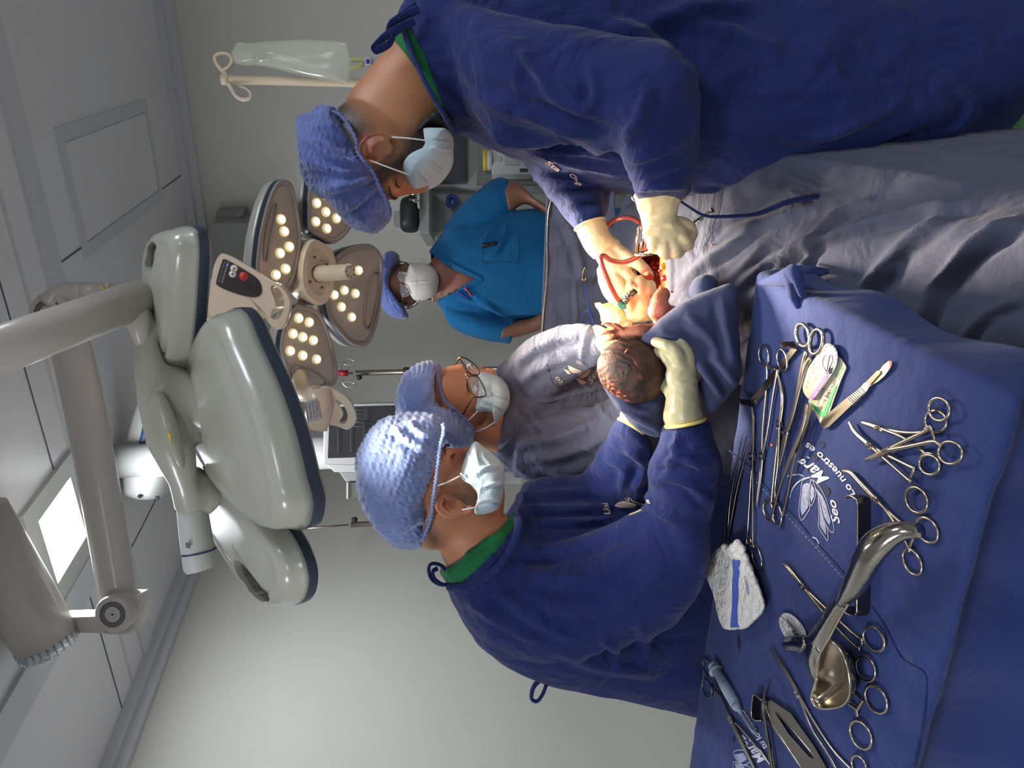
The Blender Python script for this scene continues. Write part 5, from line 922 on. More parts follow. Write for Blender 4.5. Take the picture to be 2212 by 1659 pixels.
V = folds(V, F, .0062, 7.5, ax=np.array([.45, 1, 0]), stretch=3.0, creases=cr, seed=90, fine=.3)
U = pxof(V); F = [q for q in F if all(V[i, 2] > .42 + .42 * float(smooth01((V[i, 1] - 1.12) / .22)) for i in q)]; kill = inpoly(U, np.array([(1372, 528), (1392, 518), (1436, 540), (1442, 590), (1440, 636), (1405, 640), (1372, 640), (1366, 590)], float)); F = [q for q in F if not all(kill[i] for i in q)]
dr = new_obj('surgical_drape', V, F, 'drape_cloth'); tag(dr, 'large grey-blue surgical drape covering the patient from belly to legs', 'surgical drape'); add_mod(dr, 'SOLIDIFY', thickness=.004, offset=-1)
# screen between the field and the head end
a_ = W(1181, 415, 2.16); b_ = W(1166, 770, 2.16)
G = []; cols = 90; rows = 40
for j in range(rows + 1):
    v = j / rows
    for i in range(cols + 1):
        u = i / cols; p = a_ + (b_ - a_) * u; G.append(p + np.array([.014 * math.sin(u * 21 + 2 * v) * v, -.01 * v + .008 * math.sin(u * 34) * v, -.205 * v]))
V = np.array(G); F = [(r * (cols + 1) + c, r * (cols + 1) + c + 1, (r + 1) * (cols + 1) + c + 1, (r + 1) * (cols + 1) + c) for r in range(rows) for c in range(cols)]
V = folds(V, F, .0035, 9, ax=np.array([0, 0, 1.]), stretch=3, creases=[([(1240, 600), (1245, 680), (1240, 760)], 4, .006), ([(1200, 440), (1240, 520), (1262, 600)], 8, .01)], seed=4)
scn = new_obj('drape_screen', V, F, 'screen_cloth'); tag(scn, 'grey-blue cloth screen hung across the head end in front of the blue scrubs', 'drape screen'); add_mod(scn, 'SOLIDIFY', thickness=.004)
t = thing('screen_frame', 'steel hoop frame that carries the cloth screen at the head end', 'frame', (a_ + b_) / 2)
new_obj('hoop', *tube(catmull([a_ + [.0, .01, -.45], a_ + [0, 0, -.1], a_ + [-.03, 0, -.012], (a_ + b_) / 2 + [0, 0, -.012], b_ + [.03, 0, -.012], b_ + [0, 0, -.1], b_ + [0, .01, -.45]], 6), .006, 10), 'steel', t)
# patient lying under the drape, belly bared at the opening
pt = thing('person', 'patient lying under the grey-blue drapes, bare belly with an open incision showing', 'person', (.235, 1.45, .8))
c = lambda y, dz_, x=0.: np.array([cx_(y) + x, y, dz_])
V, F = remesh([ellips(c(1.48, .93), [(.16, 0, 0), (0, .18, 0), (0, 0, .135)], 32, 20), ellips(c(1.9, .92), [(.17, 0, 0), (0, .25, 0), (0, 0, .085)], 24, 14), tube([c(2.1, .92), c(2.25, .95)], .055, 16), ellips(c(2.36, .97), [(.075, 0, 0), (0, .1, 0), (0, 0, .09)], 24, 14), tube([c(1.25, .82, .055), c(.95, .785, .05), c(.78, .775, .05)], [.055, .04, .03], 16, round_ends=True), tube([c(1.25, .82, -.055), c(.95, .785, -.05), c(.78, .775, -.05)], [.055, .04, .03], 16, round_ends=True)], .007, 4)
U = pxof(V); bl = np.clip(near_line(V, [(1395, 560), (1425, 585), (1425, 615), (1405, 625)], 15) * 1.1 * (perlin(V * 60) * .7 + .75), 0, 1)
new_obj('body', V, F, 'patient_skin', pt, attrs={'blood': bl})
bpy.context.view_layer.update(); fB2 = on_gown(bpy.data.objects[pt.children[0].name])
V, F = ellips(fB2(1422, 592, .004), [nrm(IX) * .028, nrm(IU) * .042, nrm(FW + IX * .8) * .016], 48, 32); V = V + normals(V, F) * (.005 * perlin(V * 90) + .004 * perlin(V * 180))[:, None]; new_obj('wound', V, F, 'blood', pt)
for k, (x, y, s_) in enumerate(((1422, 566, .012), (1434, 575, .009), (1436, 600, .008), (1432, 622, .010), (1408, 568, .008), (1424, 628, .007), (1428, 582, .006))):
    V, F = ellips(fB2(x, y, .004), [nrm(IX + IU * .3) * s_, nrm(IU) * s_ * .8, nrm(FW) * s_ * .6], 20, 14); V = V + normals(V, F) * (.003 * perlin(V * 130 + k))[:, None]; new_obj('wound_edge', V, F, 'fat_tissue' if k % 2 else 'blood', pt)
# operating table under the patient
ot = thing('operating_table', 'dark padded operating table mostly hidden under the patient drapes', 'operating table', (cx_(1.4), 1.4, 0))
def xbox(x0, x1, y0, y1, z0, z1): return skin_rings([[(x0, y0, z0), (x1, y0, z0), (x1, y1, z0), (x0, y1, z0)], [(x0, y0, z1), (x1, y0, z1), (x1, y1, z1), (x0, y1, z1)]])
def sbox(hw, y0, y1, z0, z1): return skin_rings([[(cx_(y0) - hw, y0, z), (cx_(y0) + hw, y0, z), (cx_(y1) + hw, y1, z), (cx_(y1) - hw, y1, z)] for z in (z0, z1)])
new_obj('mattress', *sbox(.12, .7, 2.5, .69, .745), 'rubber', ot, False); new_obj('frame', *sbox(.11, .7, 2.5, .65, .688), 'steel', ot, False); new_obj('pedestal', *xbox(.14, .33, 1.35, 1.65, .06, .65), 'steel_dark', ot, False); new_obj('base', *xbox(.1, .36, 1.2, 1.75, 0, .06), 'steel_dark', ot, False)

# newborn
bb = thing('newborn', 'newborn baby with dark wet hair, one arm stretched out, held in a blue cloth', 'newborn', W(1370, 800, 1.3))
dB = 1.30
hd = inflate([(1290, 797), (1297, 767), (1322, 742), (1360, 733), (1400, 739), (1428, 763), (1440, 800), (1434, 838), (1410, 862), (1372, 872), (1332, 857), (1302, 832)], dB, .058, 72, 18, profile=1.0)
tor = loft([((1395, 745), (1425, 850), dB + .03, .08), ((1430, 700), (1465, 830), dB + .05, .1), ((1470, 670), (1500, 780), dB + .05, .1), ((1500, 660), (1530, 740), dB + .05, .08)], 28, 4)
arm = chain([(1430, 720, dB + .03), (1405, 718, dB + .01), (1385, 717, dB - .005), (1358, 719, dB), (1348, 719, dB + .002)], [.0185, .0155, .0145, .0125, .0115])
hnd = [E(1338, 718, dB + .002, 14, 13, .0075)] + [chain(p, [.0040, .0037, .0034, .0026], 10) for p in ([(1336, 709, dB), (1322, 702, dB - .005), (1311, 699, dB - .004), (1301, 700, dB + .002)], [(1332, 717, dB), (1318, 717, dB - .006), (1307, 719, dB - .003), (1297, 722, dB + .004)], [(1334, 726, dB), (1323, 731, dB - .004), (1315, 733, dB), (1308, 734, dB + .006)], [(1342, 731, dB), (1334, 738, dB + .002), (1328, 742, dB + .006), (1322, 744, dB + .012)], [(1345, 712, dB - .004), (1336, 704, dB - .010), (1326, 700, dB - .012)])]
leg = [E(1425, 672, dB + .02, 26, 24, .022), chain([(1425, 672, dB + .02), (1425, 650, dB + .045), (1432, 636, dB + .07)], [.02, .016, .014]), chain([(1430, 680, dB + .02), (1460, 690, dB + .04), (1485, 700, dB + .05)], [.02, .024, .03])]
ear = [ellips(W(1436, 822, dB + .015), [IX * .004, IU * .011, FW * .013], 14, 10)]
V, F = remesh([hd, tor, arm] + hnd + leg + ear, .0021, 3)
U = pxof(V); dd = (V - CAM) @ FW; he = np.hypot((U[:, 0] - 1366) / 82, (U[:, 1] - 803) / 76); hr = smooth01((1.12 - he) / .14) * smooth01((dB + .035 - dd) / .03)
N = normals(V, F); ang = np.arctan2(U[:, 1] - 835, U[:, 0] - 1350); sw = ang * 9 + he * 14; V = V + N * (hr * (.0004 * np.sin(sw * 3 + perlin(V * 50) * 6) + .0008 * perlin(V * 60) + .0005 * (1 - np.abs(perlin(V * 45 + 9)) * 3)))[:, None]
wet = near_line(V, [(1345, 800), (1375, 850)], 22); red = np.clip(near_line(V, [(1305, 815), (1330, 850), (1350, 860)], 8) * (perlin(V * 130) > .1) + near_line(V, [(1372, 780), (1385, 815)], 4) * .35 * (perlin(V * 120) > 0), 0, 1)
new_obj('body', V, F, 'skin_baby', bb, attrs={'hair': np.clip(hr * (.86 + .22 * perlin(V * 70) - red * .3 + wet * .1), 0, 1), 'blush': np.clip(near_line(V, [(1425, 665), (1430, 690)], 20) * .8 + red, 0, 1)})
new_obj('vernix_flake', *ellips(W(1353, 758, dB - .048), [nrm(IX * .5 - IU * -.8) * .0045, nrm(IX) * .0018, FW * .002], 10, 6), 'orange_bit', bb)
# blue wrap in three visible layers of one cloth
G1 = inflate([(1384, 734), (1406, 711), (1432, 688), (1470, 660), (1510, 638), (1550, 622), (1586, 616), (1590, 660), (1594, 710), (1599, 765), (1598, 812), (1577, 850), (1557, 870), (1535, 892), (1518, 850), (1508, 815), (1488, 775), (1462, 745), (1430, 744), (1405, 748)], 1.255, .026, 120, 10, profile=.45, cen=(1520, 735), tilt=(-.0002, 0))
G2 = inflate([(1494, 642), (1499, 612), (1513, 599), (1534, 598), (1545, 612), (1548, 640), (1545, 665), (1500, 668)], 1.30, .03, 60, 8, profile=.6)
V, F = remesh([G1, G2], .005, 2); V = folds(V, F, .0035, 10, ax=IX + IU * -.3, stretch=2.2, creases=[([(1480, 680), (1540, 740), (1590, 830)], 12, .008), ([(1560, 640), (1570, 720), (1590, 800)], 10, .008), ([(1510, 780), (1540, 830), (1560, 865)], 8, .010), ([(1530, 760), (1570, 810), (1585, 835)], 8, .009), ([(1420, 720), (1470, 740), (1520, 800)], 9, .006)], seed=33); wr = new_obj('baby_wrap', V, F, 'wrap_cloth'); tag(wr, 'smooth blue cloth wrapped round the newborn and hanging over the table corner', 'wrap cloth')
G3 = inflate([(1300, 822), (1308, 842), (1325, 868), (1343, 890), (1362, 912), (1380, 930), (1412, 944), (1437, 940), (1428, 920), (1433, 880), (1441, 810), (1430, 760), (1400, 850), (1350, 868), (1318, 845)], dB + .035, .03, 90, 8, profile=.5, cen=(1385, 880)); V, F = remesh([G3], .004, 2); V = folds(V, F, .002, 14, ax=IX + IU, creases=[([(1330, 868), (1380, 905), (1430, 930)], 6, .007), ([(1345, 875), (1400, 890), (1432, 870)], 5, .005)], seed=8); new_obj('wrap_fold', V, F, 'wrap_cloth', wr)
# swabs by the clamp hand
V, F = inflate([(1289, 655), (1296, 660), (1318, 660), (1345, 668), (1358, 684), (1362, 700), (1340, 706), (1312, 704), (1302, 690), (1300, 675)], 1.49, .03, 70, 10, profile=.7); V = folds(V, F, .004, 30, seed=2); sw = new_obj('gauze_swab', V, F, 'gauze_yellow'); tag(sw, 'crumpled pale gauze swab glowing in the lamp light beside the clamp hand', 'gauze swab')
# suction tube
dT_ = 1.39
P = [(1300, 520, 1.5), (1309, 491, 1.47), (1328, 476, 1.45), (1355, 470, 1.43), (1377, 478, 1.40), (1392, 500, 1.385), (1397, 526, 1.375), (1389, 546, 1.37), (1367, 560, 1.37), (1343, 567, 1.365), (1319, 562, 1.36), (1306, 553, 1.36), (1298, 556, 1.36), (1301, 573, 1.365), (1315, 609, 1.375), (1328, 636, 1.385), (1340, 655, 1.395)]
t = thing('suction_tube', 'looping translucent red suction tube running between the gloved hands', 'suction tube', W(1343, 567, 1.365)); new_obj('tube', *tube(catmull([W(*p) for p in P], 7), .0046, 14), 'suction_tube', t)
new_obj('green_connector', *tube(catmull([W(1337, 650, 1.394), W(1343, 660, 1.397), W(1352, 660, 1.395)], 5), .0068, 14), 'tube_green', t); new_obj('green_connector', *tube([W(1350, 648, 1.392), W(1358, 652, 1.392)], .006, 14), 'tube_green', t)
new_obj('ribbed_grip', *tube([W(1372, 552, 1.372), W(1408, 545, 1.362)], .006, 8), 'steel_bright', t)
t = thing('tissue_clamp', 'steel clamp with scalloped handle gripped in the glove beside the swab', 'clamp', W(1355, 640, 1.39)); new_obj('handle', *tube([W(1344, 652, 1.392), W(1372, 628, 1.392)], [.010, .012], 8, .5), 'steel_dark', t)
for k in range(4): new_obj('ridge', *tube([W(1350 + k * 5, 654 - k * 4, 1.385), W(1343 + k * 5, 642 - k * 4, 1.385)], .0015, 6), 'steel', t)
t = thing('suction_cannula', 'two bright steel rods dropping past the near glove into the wound', 'suction cannula', W(1378, 520, 1.39))
for a_, b_ in (((1379, 484, 1.38), (1374, 552, 1.41)), ((1391, 506, 1.38), (1380, 552, 1.41))): new_obj('rod', *tube([W(*a_), W(*b_)], .0026, 10), 'steel_bright', t)
t = thing('retractor', 'flat steel retractor blade held across the incision under the reaching glove', 'retractor', W(1365, 600, 1.47)); new_obj('blade', *prism(np.array([W(x, y, 1.46) for x, y in ((1357, 596), (1363, 582), (1374, 584), (1372, 608), (1358, 610))]), FW, 0, .002), 'steel', t, False)
for k in range(3): new_obj('prong', *tube([W(1366 + k * 4, 588, 1.455), W(1367 + k * 4, 606, 1.46)], .0012, 6), 'steel_bright', t)
t = thing('tissue_forceps', 'steel forceps sticking out of the near fist over the drape', 'forceps', W(1500, 480, 1.31))
for a_, b_ in (((1470, 500, 1.33), (1538, 455, 1.29)), ((1478, 495, 1.325), (1520, 470, 1.295))): new_obj('arm', *tube([W(*a_), W(*b_)], .0032, 10, .6), 'steel_bright', t)
new_obj('dark_tip', *tube([W(1536, 456, 1.29), W(1541, 452, 1.288)], .0045, 10), 'rubber', t)
t = thing('instrument_ring', 'small steel finger ring peeking out beside the near glove cuff', 'finger ring', W(1372, 430, 1.33)); new_obj('ring', *tube(catmull([W(x, y, 1.33) for x, y in ((1366, 424), (1372, 422), (1377, 428), (1374, 434), (1368, 432))], 5, True), .0018, 8, closed=True), 'steel_bright', t)
# towel clip and blue cable on the screen side
t = thing('towel_clip', 'small gold coloured towel clip on the drape below the screen', 'towel clip', W(1262, 590, 1.9)); new_obj('jaw', *tube(catmull([W(x, y, 1.87) for x, y in ((1265, 575), (1259, 590), (1258, 602), (1263, 606), (1266, 600))], 5), .0022, 8), 'gold', t)
t = thing('blue_cable', 'thin blue cable looping on the drape beside the grey-blue sleeve', 'cable', W(1260, 690, 1.85)); new_obj('cable', *tube(catmull([W(x, y, d) for x, y, d in ((1263, 606, 1.87), (1268, 640, 1.85), (1275, 665, 1.82), (1262, 675, 1.84), (1256, 690, 1.84), (1259, 701, 1.83), (1272, 697, 1.8), (1278, 680, 1.8), (1272, 665, 1.81), (1280, 690, 1.76), (1284, 700, 1.74))], 6), .0016, 6), 'cable_blue', t)
print_poly(dr, on_gown(dr), [[(1606, 712), (1609, 690), (1613, 702), (1618, 682), (1624, 700), (1620, 716)]], mat('print_dim', (110, 104, 106), .9), 'emblem')
for k, (x, y) in enumerate(((1539, 529), (1450, 630))):
    o = new_obj('tissue_speck', *ellips(on_gown(dr)(x, y, .001), [IX * .003, IU * .002, FW * .0015], 8, 6), 'orange_bit'); tag(o, ['small orange speck on the drape below the near fist', 'small orange speck on the drape edge beside the incision'][k], 'speck')
# ---------------------------------------------------------------- instrument table
TZ = 1.02; TS = np.array([-.935, .355]); TT = np.array([.355, .935]); T0 = np.array([.165, 1.155]) - TT * .55; TL, TD = 1.75, .55
def wav(x, y):
    P = np.stack([np.atleast_1d(x), np.atleast_1d(y), np.zeros(np.size(x))], 1); s = (P[:, 0] - T0[0]) * TS[0] + (P[:, 1] - T0[1]) * TS[1]; t = (P[:, 0] - T0[0]) * TT[0] + (P[:, 1] - T0[1]) * TT[1]
    Q = np.stack([s * 22, t * 5, 0 * s], 1)
    return .003 * perlin(Q) + .0024 * (1 - np.abs(perlin(Q * .8 + 9)) * 3) * smooth01((.30 - t) / .3) + .001 * perlin(P * 30)
def T(x, y, h=0.):
    p = Z(x, y, TZ + .004); z = TZ + .004 + float(wav(p[0], p[1])[0]); q = Z(x, y, z); return q + np.array([0, 0, h])
def TH_(x, y, h): return Z(x, y, TZ + .005 + h)       # pixel seen at height h over the table
it = thing('instrument_table', 'narrow wheeled instrument table hidden under the navy cloth in the foreground', 'instrument table', (T0[0] + TS[0] * .6 + TT[0] * .27, T0[1] + TS[1] * .6 + TT[1] * .27, 0))
def tbox(s0, s1, t0, t1, z0, z1):
    c = lambda s, t, z: (*(T0 + TS * s + TT * t), z); return skin_rings([[c(s0, t0, z0), c(s1, t0, z0), c(s1, t1, z0), c(s0, t1, z0)], [c(s0, t0, z1), c(s1, t0, z1), c(s1, t1, z1), c(s0, t1, z1)]])
new_obj('table_top', *tbox(.03, TL - .012, .08, TD - .08, TZ - .04, TZ - .015), 'steel', it, False)
for s in (.45, 1.65):
    for t_ in (.11, .44): new_obj('leg', *tbox(s, s + .03, t_ - .015, t_ + .015, .0, TZ - .04), 'steel', it, False)
ns, nt_ = 420, 230; S_, T_ = np.meshgrid(np.linspace(-.085, TL + .05, ns), np.linspace(-.42, TD + .09, nt_)); S_ = S_.ravel(); T_ = T_.ravel()
r = .007; es = np.maximum(-S_, 0); et = np.maximum(-T_, 0) + np.maximum(T_ - TD, 0); sg = np.where(T_ < 0, -1, 1)
os_ = r * (1 - np.exp(-es / r)) + .1 * np.maximum(0, es - .02); ot_ = r * (1 - np.exp(-et / r)); ds_ = es * .85; 
hang = .016 * np.sin(S_ * 19 + 1.5 * np.sin(S_ * 7)) + .012 * np.sin(S_ * 43); ot2 = ot_ + np.minimum(1, et / .12) * hang * .8 - .035 * smooth01(et / .05) * (1 - smooth01((et - .07) / .12)) + .10 * smooth01((et - .09) / .25)
hs_ = .012 * np.sin(T_ * 24); os2 = os_ + np.minimum(1, es / .12) * hs_
ss = np.where(S_ < 0, -os2, S_); tt = np.where(T_ < 0, -ot2, np.where(T_ > TD, TD + ot2, T_)); drop = np.hypot(np.maximum(0, es - os_ * .6) * (es > 0), np.maximum(0, et - ot_))
xy = T0 + np.outer(ss, TS) + np.outer(tt, TT); V = np.stack([xy[:, 0], xy[:, 1], TZ + .002 - drop + wav(xy[:, 0], xy[:, 1]) * np.exp(-drop * 20)], 1)
F = [(a * ns + b, a * ns + b + 1, (a + 1) * ns + b + 1, (a + 1) * ns + b) for a in range(nt_ - 1) for b in range(ns - 1)]
tc = new_obj('table_cloth', V, F, 'navy_table_cloth'); tag(tc, 'navy printed cloth draped over the instrument table with steel instruments lying on it', 'table cloth'); add_mod(tc, 'SOLIDIFY', thickness=.0025, offset=-1)
# hem lines, seams, turned back corner
new_obj('seam', *tube(np.array([T(x, y, .0012) for x, y in resample(catmull([(1576, 973), (1594, 986), (1626, 1012), (1656, 1050), (1690, 1090), (1722, 1120), (1757, 1163), (1800, 1210), (1860, 1280), (1910, 1345), (1950, 1420), (1996, 1450), (2004, 1480), (1996, 1560), (1975, 1659)], 6), 160)]), .0014, 5), 'navy_cloth', tc)
new_obj('stitching', *merge(*[tube(np.array([T(x, y, .0012), T(x + 4, y + 4, .0012)]), .0005, 4) for x, y in resample(np.array([(1585, 985), (1690, 1102), (1757, 1175), (1860, 1292)]), 40)]), 'print_faded', tc)
V, F = remesh([tube(catmull([TH_(1640, 612, .0), TH_(1700, 598, .012), TH_(1716, 588, .03), TH_(1735, 640, .012)], 6), [.004, .014, .010, .006], 16), tube([TH_(1708, 586, .03), TH_(1716, 640, .004), TH_(1726, 665, .0)], [.012, .010, .006], 14)], .003, 4); new_obj('turned_corner', V, F, 'navy_table_cloth', tc)
# printing on the cloth
PT = lambda x, y: T(x, y, .0016)
for s_, a_, b_, sz, arc, sh in (('Lo nuestro es', (1851, 1068), (1746, 955), 15, -9, .05), ('Marg', (1795, 1035), (1733, 982), 26, -3, .35), ('Seo', (1817, 1132), (1806, 1078), 17, 0, .4), ('su', (1696, 937), (1686, 920), 13, 0, .05), ('Marg', (1584, 1655), (1545, 1620), 0, 0, 0)):
    if s_ == 'Marg' and sz == 0: continue
    V, F = text_on(s_, a_, b_, PT, size=sz, shear=sh, bold=.018, arc=arc); new_obj('cloth_lettering', V, F, 'print_white', tc, False)
for s_, a_, b_, sz, sh in (('Marga', (1660, 1640), (1604, 1586), 20, .35), ('tu lo nuestro', (1660, 1614), (1600, 1520), 12, .05)):
    V, F = text_on(s_, a_, b_, PT, size=sz, shear=sh, bold=.018); new_obj('cloth_lettering', V, F, 'print_white', tc, False)
def z2(pl): return [(1540 + a / 5.183, 920 + b / 5.183) for a, b in pl]
def outl(pts, r=.0007, closed=True, parent=tc, m_='print_white', nm='leaf_outline'):
    P = catmull(pts, 4, closed); P = resample(P, max(12, len(P)), closed); return new_obj(nm, *tube(np.array([PT(x, y) for x, y in P]), r, 4, closed=closed, flat=.3, up=np.array([0, 0, 1.])), m_, parent)
L1 = z2([(1010, 620), (1060, 590), (1110, 590), (1085, 700), (1080, 830), (1095, 920), (1050, 1000), (1000, 1060), (975, 960), (980, 860), (995, 740)]); L2 = z2([(1115, 600), (1160, 700), (1155, 800), (1110, 900), (1090, 820), (1095, 700)])
L3 = z2([(1130, 600), (1230, 720), (1290, 860), (1365, 1130), (1345, 1200), (1270, 1090), (1240, 1000), (1210, 880), (1185, 760)]); L4 = z2([(1190, 780), (1210, 900), (1250, 1040), (1290, 1140), (1300, 1290), (1255, 1230), (1195, 1130), (1200, 1000)]); L5 = z2([(1100, 570), (1010, 600), (930, 670), (880, 760), (870, 820), (900, 700), (960, 630), (1040, 575), (950, 540), (830, 565), (940, 548)])
for q in (L1, L2, L3, L4): outl(q)
outl(L5, closed=False)
def shrink(P, s): P = np.array(P); c = P.mean(0); return c + (P - c) * s
print_poly(tc, lambda x, y, o: PT(x, y), [shrink(L1, .78), shrink(L2, .72), shrink(L3, .7), shrink(L4, .7)], mat('print_worn', (150, 155, 185), .9, var=.35, vscale=300), 'leaf_print')
print_poly(tc, lambda x, y, o: PT(x, y), [[(1586, 1630), (1608, 1626), (1616, 1640), (1600, 1650)], [(1589, 1648), (1610, 1656), (1606, 1668), (1592, 1664)]], 'print_worn', 'leaf_print')
outl([(1586, 1624), (1612, 1622), (1622, 1645), (1600, 1652)]); outl([(1586, 1645), (1600, 1650), (1625, 1659), (1620, 1680), (1590, 1670)])
for pl1 in ([[(1773, 958), (1781, 955), (1785, 962), (1779, 969)], [(1758, 982), (1768, 981), (1770, 992), (1762, 996)], [(1775, 1049), (1792, 1052), (1796, 1062), (1790, 1074), (1782, 1060)], [(1742, 1012), (1750, 1010), (1748, 1020)]]): print_poly(tc, lambda x, y, o: PT(x, y), [pl1], 'stain', 'wet_stain')
for pl1 in ([[(1594, 1370), (1598, 1372), (1602, 1400), (1598, 1410), (1594, 1392)], [(1582, 1590), (1590, 1592), (1588, 1606)]]): print_poly(tc, lambda x, y, o: PT(x, y), [pl1], 'stain', 'wet_stain')

# ---------------------------------------------------------------- instruments
UP = np.array([0, 0, 1.])
def flat_tube(px, r, h=.004, n=8, flat=.7, sub=5, closed=False):
    P = catmull(px, sub, closed) if len(px) > 2 or closed else np.array([np.array(px[0]) + (np.array(px[1]) - np.array(px[0])) * t for t in np.linspace(0, 1, 5)])
    hh = np.full(len(P), h) if np.isscalar(h) else np.interp(np.linspace(0, 1, len(P)), np.linspace(0, 1, len(h)), h)
    return tube(np.array([TH_(x, y, z) for (x, y), z in zip(P, hh)]), r, n, flat=flat, up=UP, closed=closed, round_ends=not closed)
def ring_px(c, a, b, ang, n=20):
    t = np.linspace(0, 2 * math.pi, n, endpoint=False); ca, sa = math.cos(ang), math.sin(ang); return [(c[0] + a * math.cos(q) * ca - b * math.sin(q) * sa, c[1] + a * math.cos(q) * sa + b * math.sin(q) * ca) for q in t]
def forceps(name, label, cat, tip, piv, arms, rings, jaw=(), r=.0026, h=.005, jr=.0022, group=None, m_='steel', rat=None, bend=None):
    """ringed instrument: tip and pivot pixels; arms = two pixel lists from pivot to ring; rings = two (centre, a, b, angle)"""
    t = thing(name, label, cat, T(*piv, h), group); d = np.array(piv, float) - np.array(tip, float); d /= np.linalg.norm(d); nn = np.array([-d[1], d[0]])
    for k, (ar, rg) in enumerate(zip(arms, rings)):
        sg = 1 if k else -1; path = [tuple(np.array(tip) + nn * sg * .8)] + [tuple(np.array(q) + nn * sg * 1.5) for q in jaw] + [tuple(np.array(piv) + nn * sg * 1.2)]
        o = new_obj('jaw', *flat_tube(path, np.linspace(jr * .45, jr * 1.15, 6), h, sub=6), m_, t); o2 = new_obj('shank', *flat_tube([piv] + ar, np.array([r * 1.15, r, r * .9, r, r * 1.1]), h + .0008 * sg, sub=6), m_, t)
        new_obj('finger_ring', *flat_tube(ring_px(*rg), r * .72, h, closed=True, sub=2, flat=1), m_, o2)
    p = TH_(*piv, h); new_obj('box_joint', *prism(np.array([TH_(*(np.array(piv) + d * a_ * 9 + nn * b_ * 4.2), h) for a_, b_ in ((-1, -.8), (-1, .8), (1, 1), (1, -1))]), UP, -.003, .006, .0008), m_, t, autos=40); new_obj('pivot_screw', *tube([p + UP * .002, p + UP * .0042], .0022, 12), 'steel_dark', t)
    if rat: new_obj('ratchet', *flat_tube([rat[0], rat[1]], r * .85, h), m_, t)
    return t
# clamps at the far side
forceps('needle_holder', 'long steel clamp with two small rings, its hooked jaw pointing down beside the black forceps', 'clamp', (1634, 1093), (1646, 985), [[(1648, 920), (1657, 820), (1656, 792)], [(1656, 940), (1670, 850), (1679, 800)]], [((1650, 768), 22, 10.5, 1.45), ((1690, 778), 23, 10.5, 1.40)], jaw=[(1642, 1030)], r=.0028, jr=.003, rat=((1660, 792), (1674, 798)))
forceps('tissue_clamp', 'thin steel clamp with bent shaft, rings crossing the cloth seam', 'clamp', (1679, 803), (1684, 915), [[(1674, 1000), (1668, 1060), (1666, 1084)], [(1680, 1000), (1674, 1050), (1676, 1086)]], [((1660, 1102), 22, 10, 1.35), ((1679, 1112), 23, 9.5, 1.45)], jaw=[(1690, 860)], r=.003, jr=.0028)
forceps('large_clamp', 'large grooved steel clamp with the two biggest rings, beside the paper suture packs', 'clamp', (1683, 1010), (1700, 930), [[(1716, 880), (1734, 790), (1742, 762)], [(1712, 900), (1738, 800), (1750, 775)]], [((1735, 724), 25, 14, 1.35), ((1764, 738), 27, 14, 1.75)], jaw=[(1692, 968)], r=.0042, jr=.0042, h=.008)
forceps('long_forceps', 'long slim clamp whose single visible ring reaches past the gauze pack', 'clamp', (1624, 880), (1625, 985), [[(1620, 1060), (1616, 1130), (1613, 1172), (1622, 1180)], [(1626, 1060), (1626, 1130), (1626, 1176), (1628, 1182)]], [((1618, 1168), 8, 4, 1.2), ((1635, 1204), 26, 9, 1.35)], jaw=[(1627, 905), (1626, 940)], r=.0022, jr=.0026)
# three haemostats in the fan
forceps('artery_forceps', 'artery forceps on top of the fan of three, its tip in dark shade', 'forceps', (1869, 993), (1915, 973), [[(1965, 948), (2002, 930), (2010, 922)], [(1960, 965), (2015, 954), (2030, 962)]], [((2029, 884), 25, 22, 1.2), ((2053, 978), 26, 24, .4)], jaw=[(1885, 988)], r=.0026, jr=.003, h=.010, rat=((2012, 925), (2018, 948)), group=None)
forceps('artery_forceps', 'artery forceps with straight tip nearest the scalpel, lowest of the fan of three', 'forceps', (1861, 912), (1900, 925), [[(1950, 934), (1990, 934), (2002, 925)], [(1950, 945), (1990, 972), (1996, 980)]], [((2022, 910), 24, 22, .8), ((2010, 1002), 25, 20, .9)], jaw=[(1880, 918)], r=.0024, jr=.0028, h=.004)
forceps('artery_forceps', 'artery forceps with downward reaching ring, middle of the fan of three', 'forceps', (1834, 912), (1880, 963), [[(1920, 985), (1960, 1005), (1975, 1012)], [(1915, 995), (1955, 1030), (1967, 1040)]], [((2008, 1004), 23, 20, .7), ((1980, 1080), 29, 22, 1.1)], jaw=[(1848, 935)], r=.0026, jr=.003, h=.007, rat=((1974, 1015), (1968, 1030)))
# curved clamp below the lettering, partly under the valve
forceps('curved_clamp', 'curved steel clamp between the fan of three and the big spoon valve', 'clamp', (1820, 1017), (1893, 1080), [[(1925, 1110), (1960, 1140), (1975, 1145)], [(1915, 1105), (1950, 1160), (1964, 1190)]], [((2003, 1145), 30, 20, 1.0), ((1971, 1214), 30, 17, 1.1)], jaw=[(1838, 1022), (1860, 1045)], r=.0026, jr=.0032, rat=((1975, 1155), (1966, 1180)))
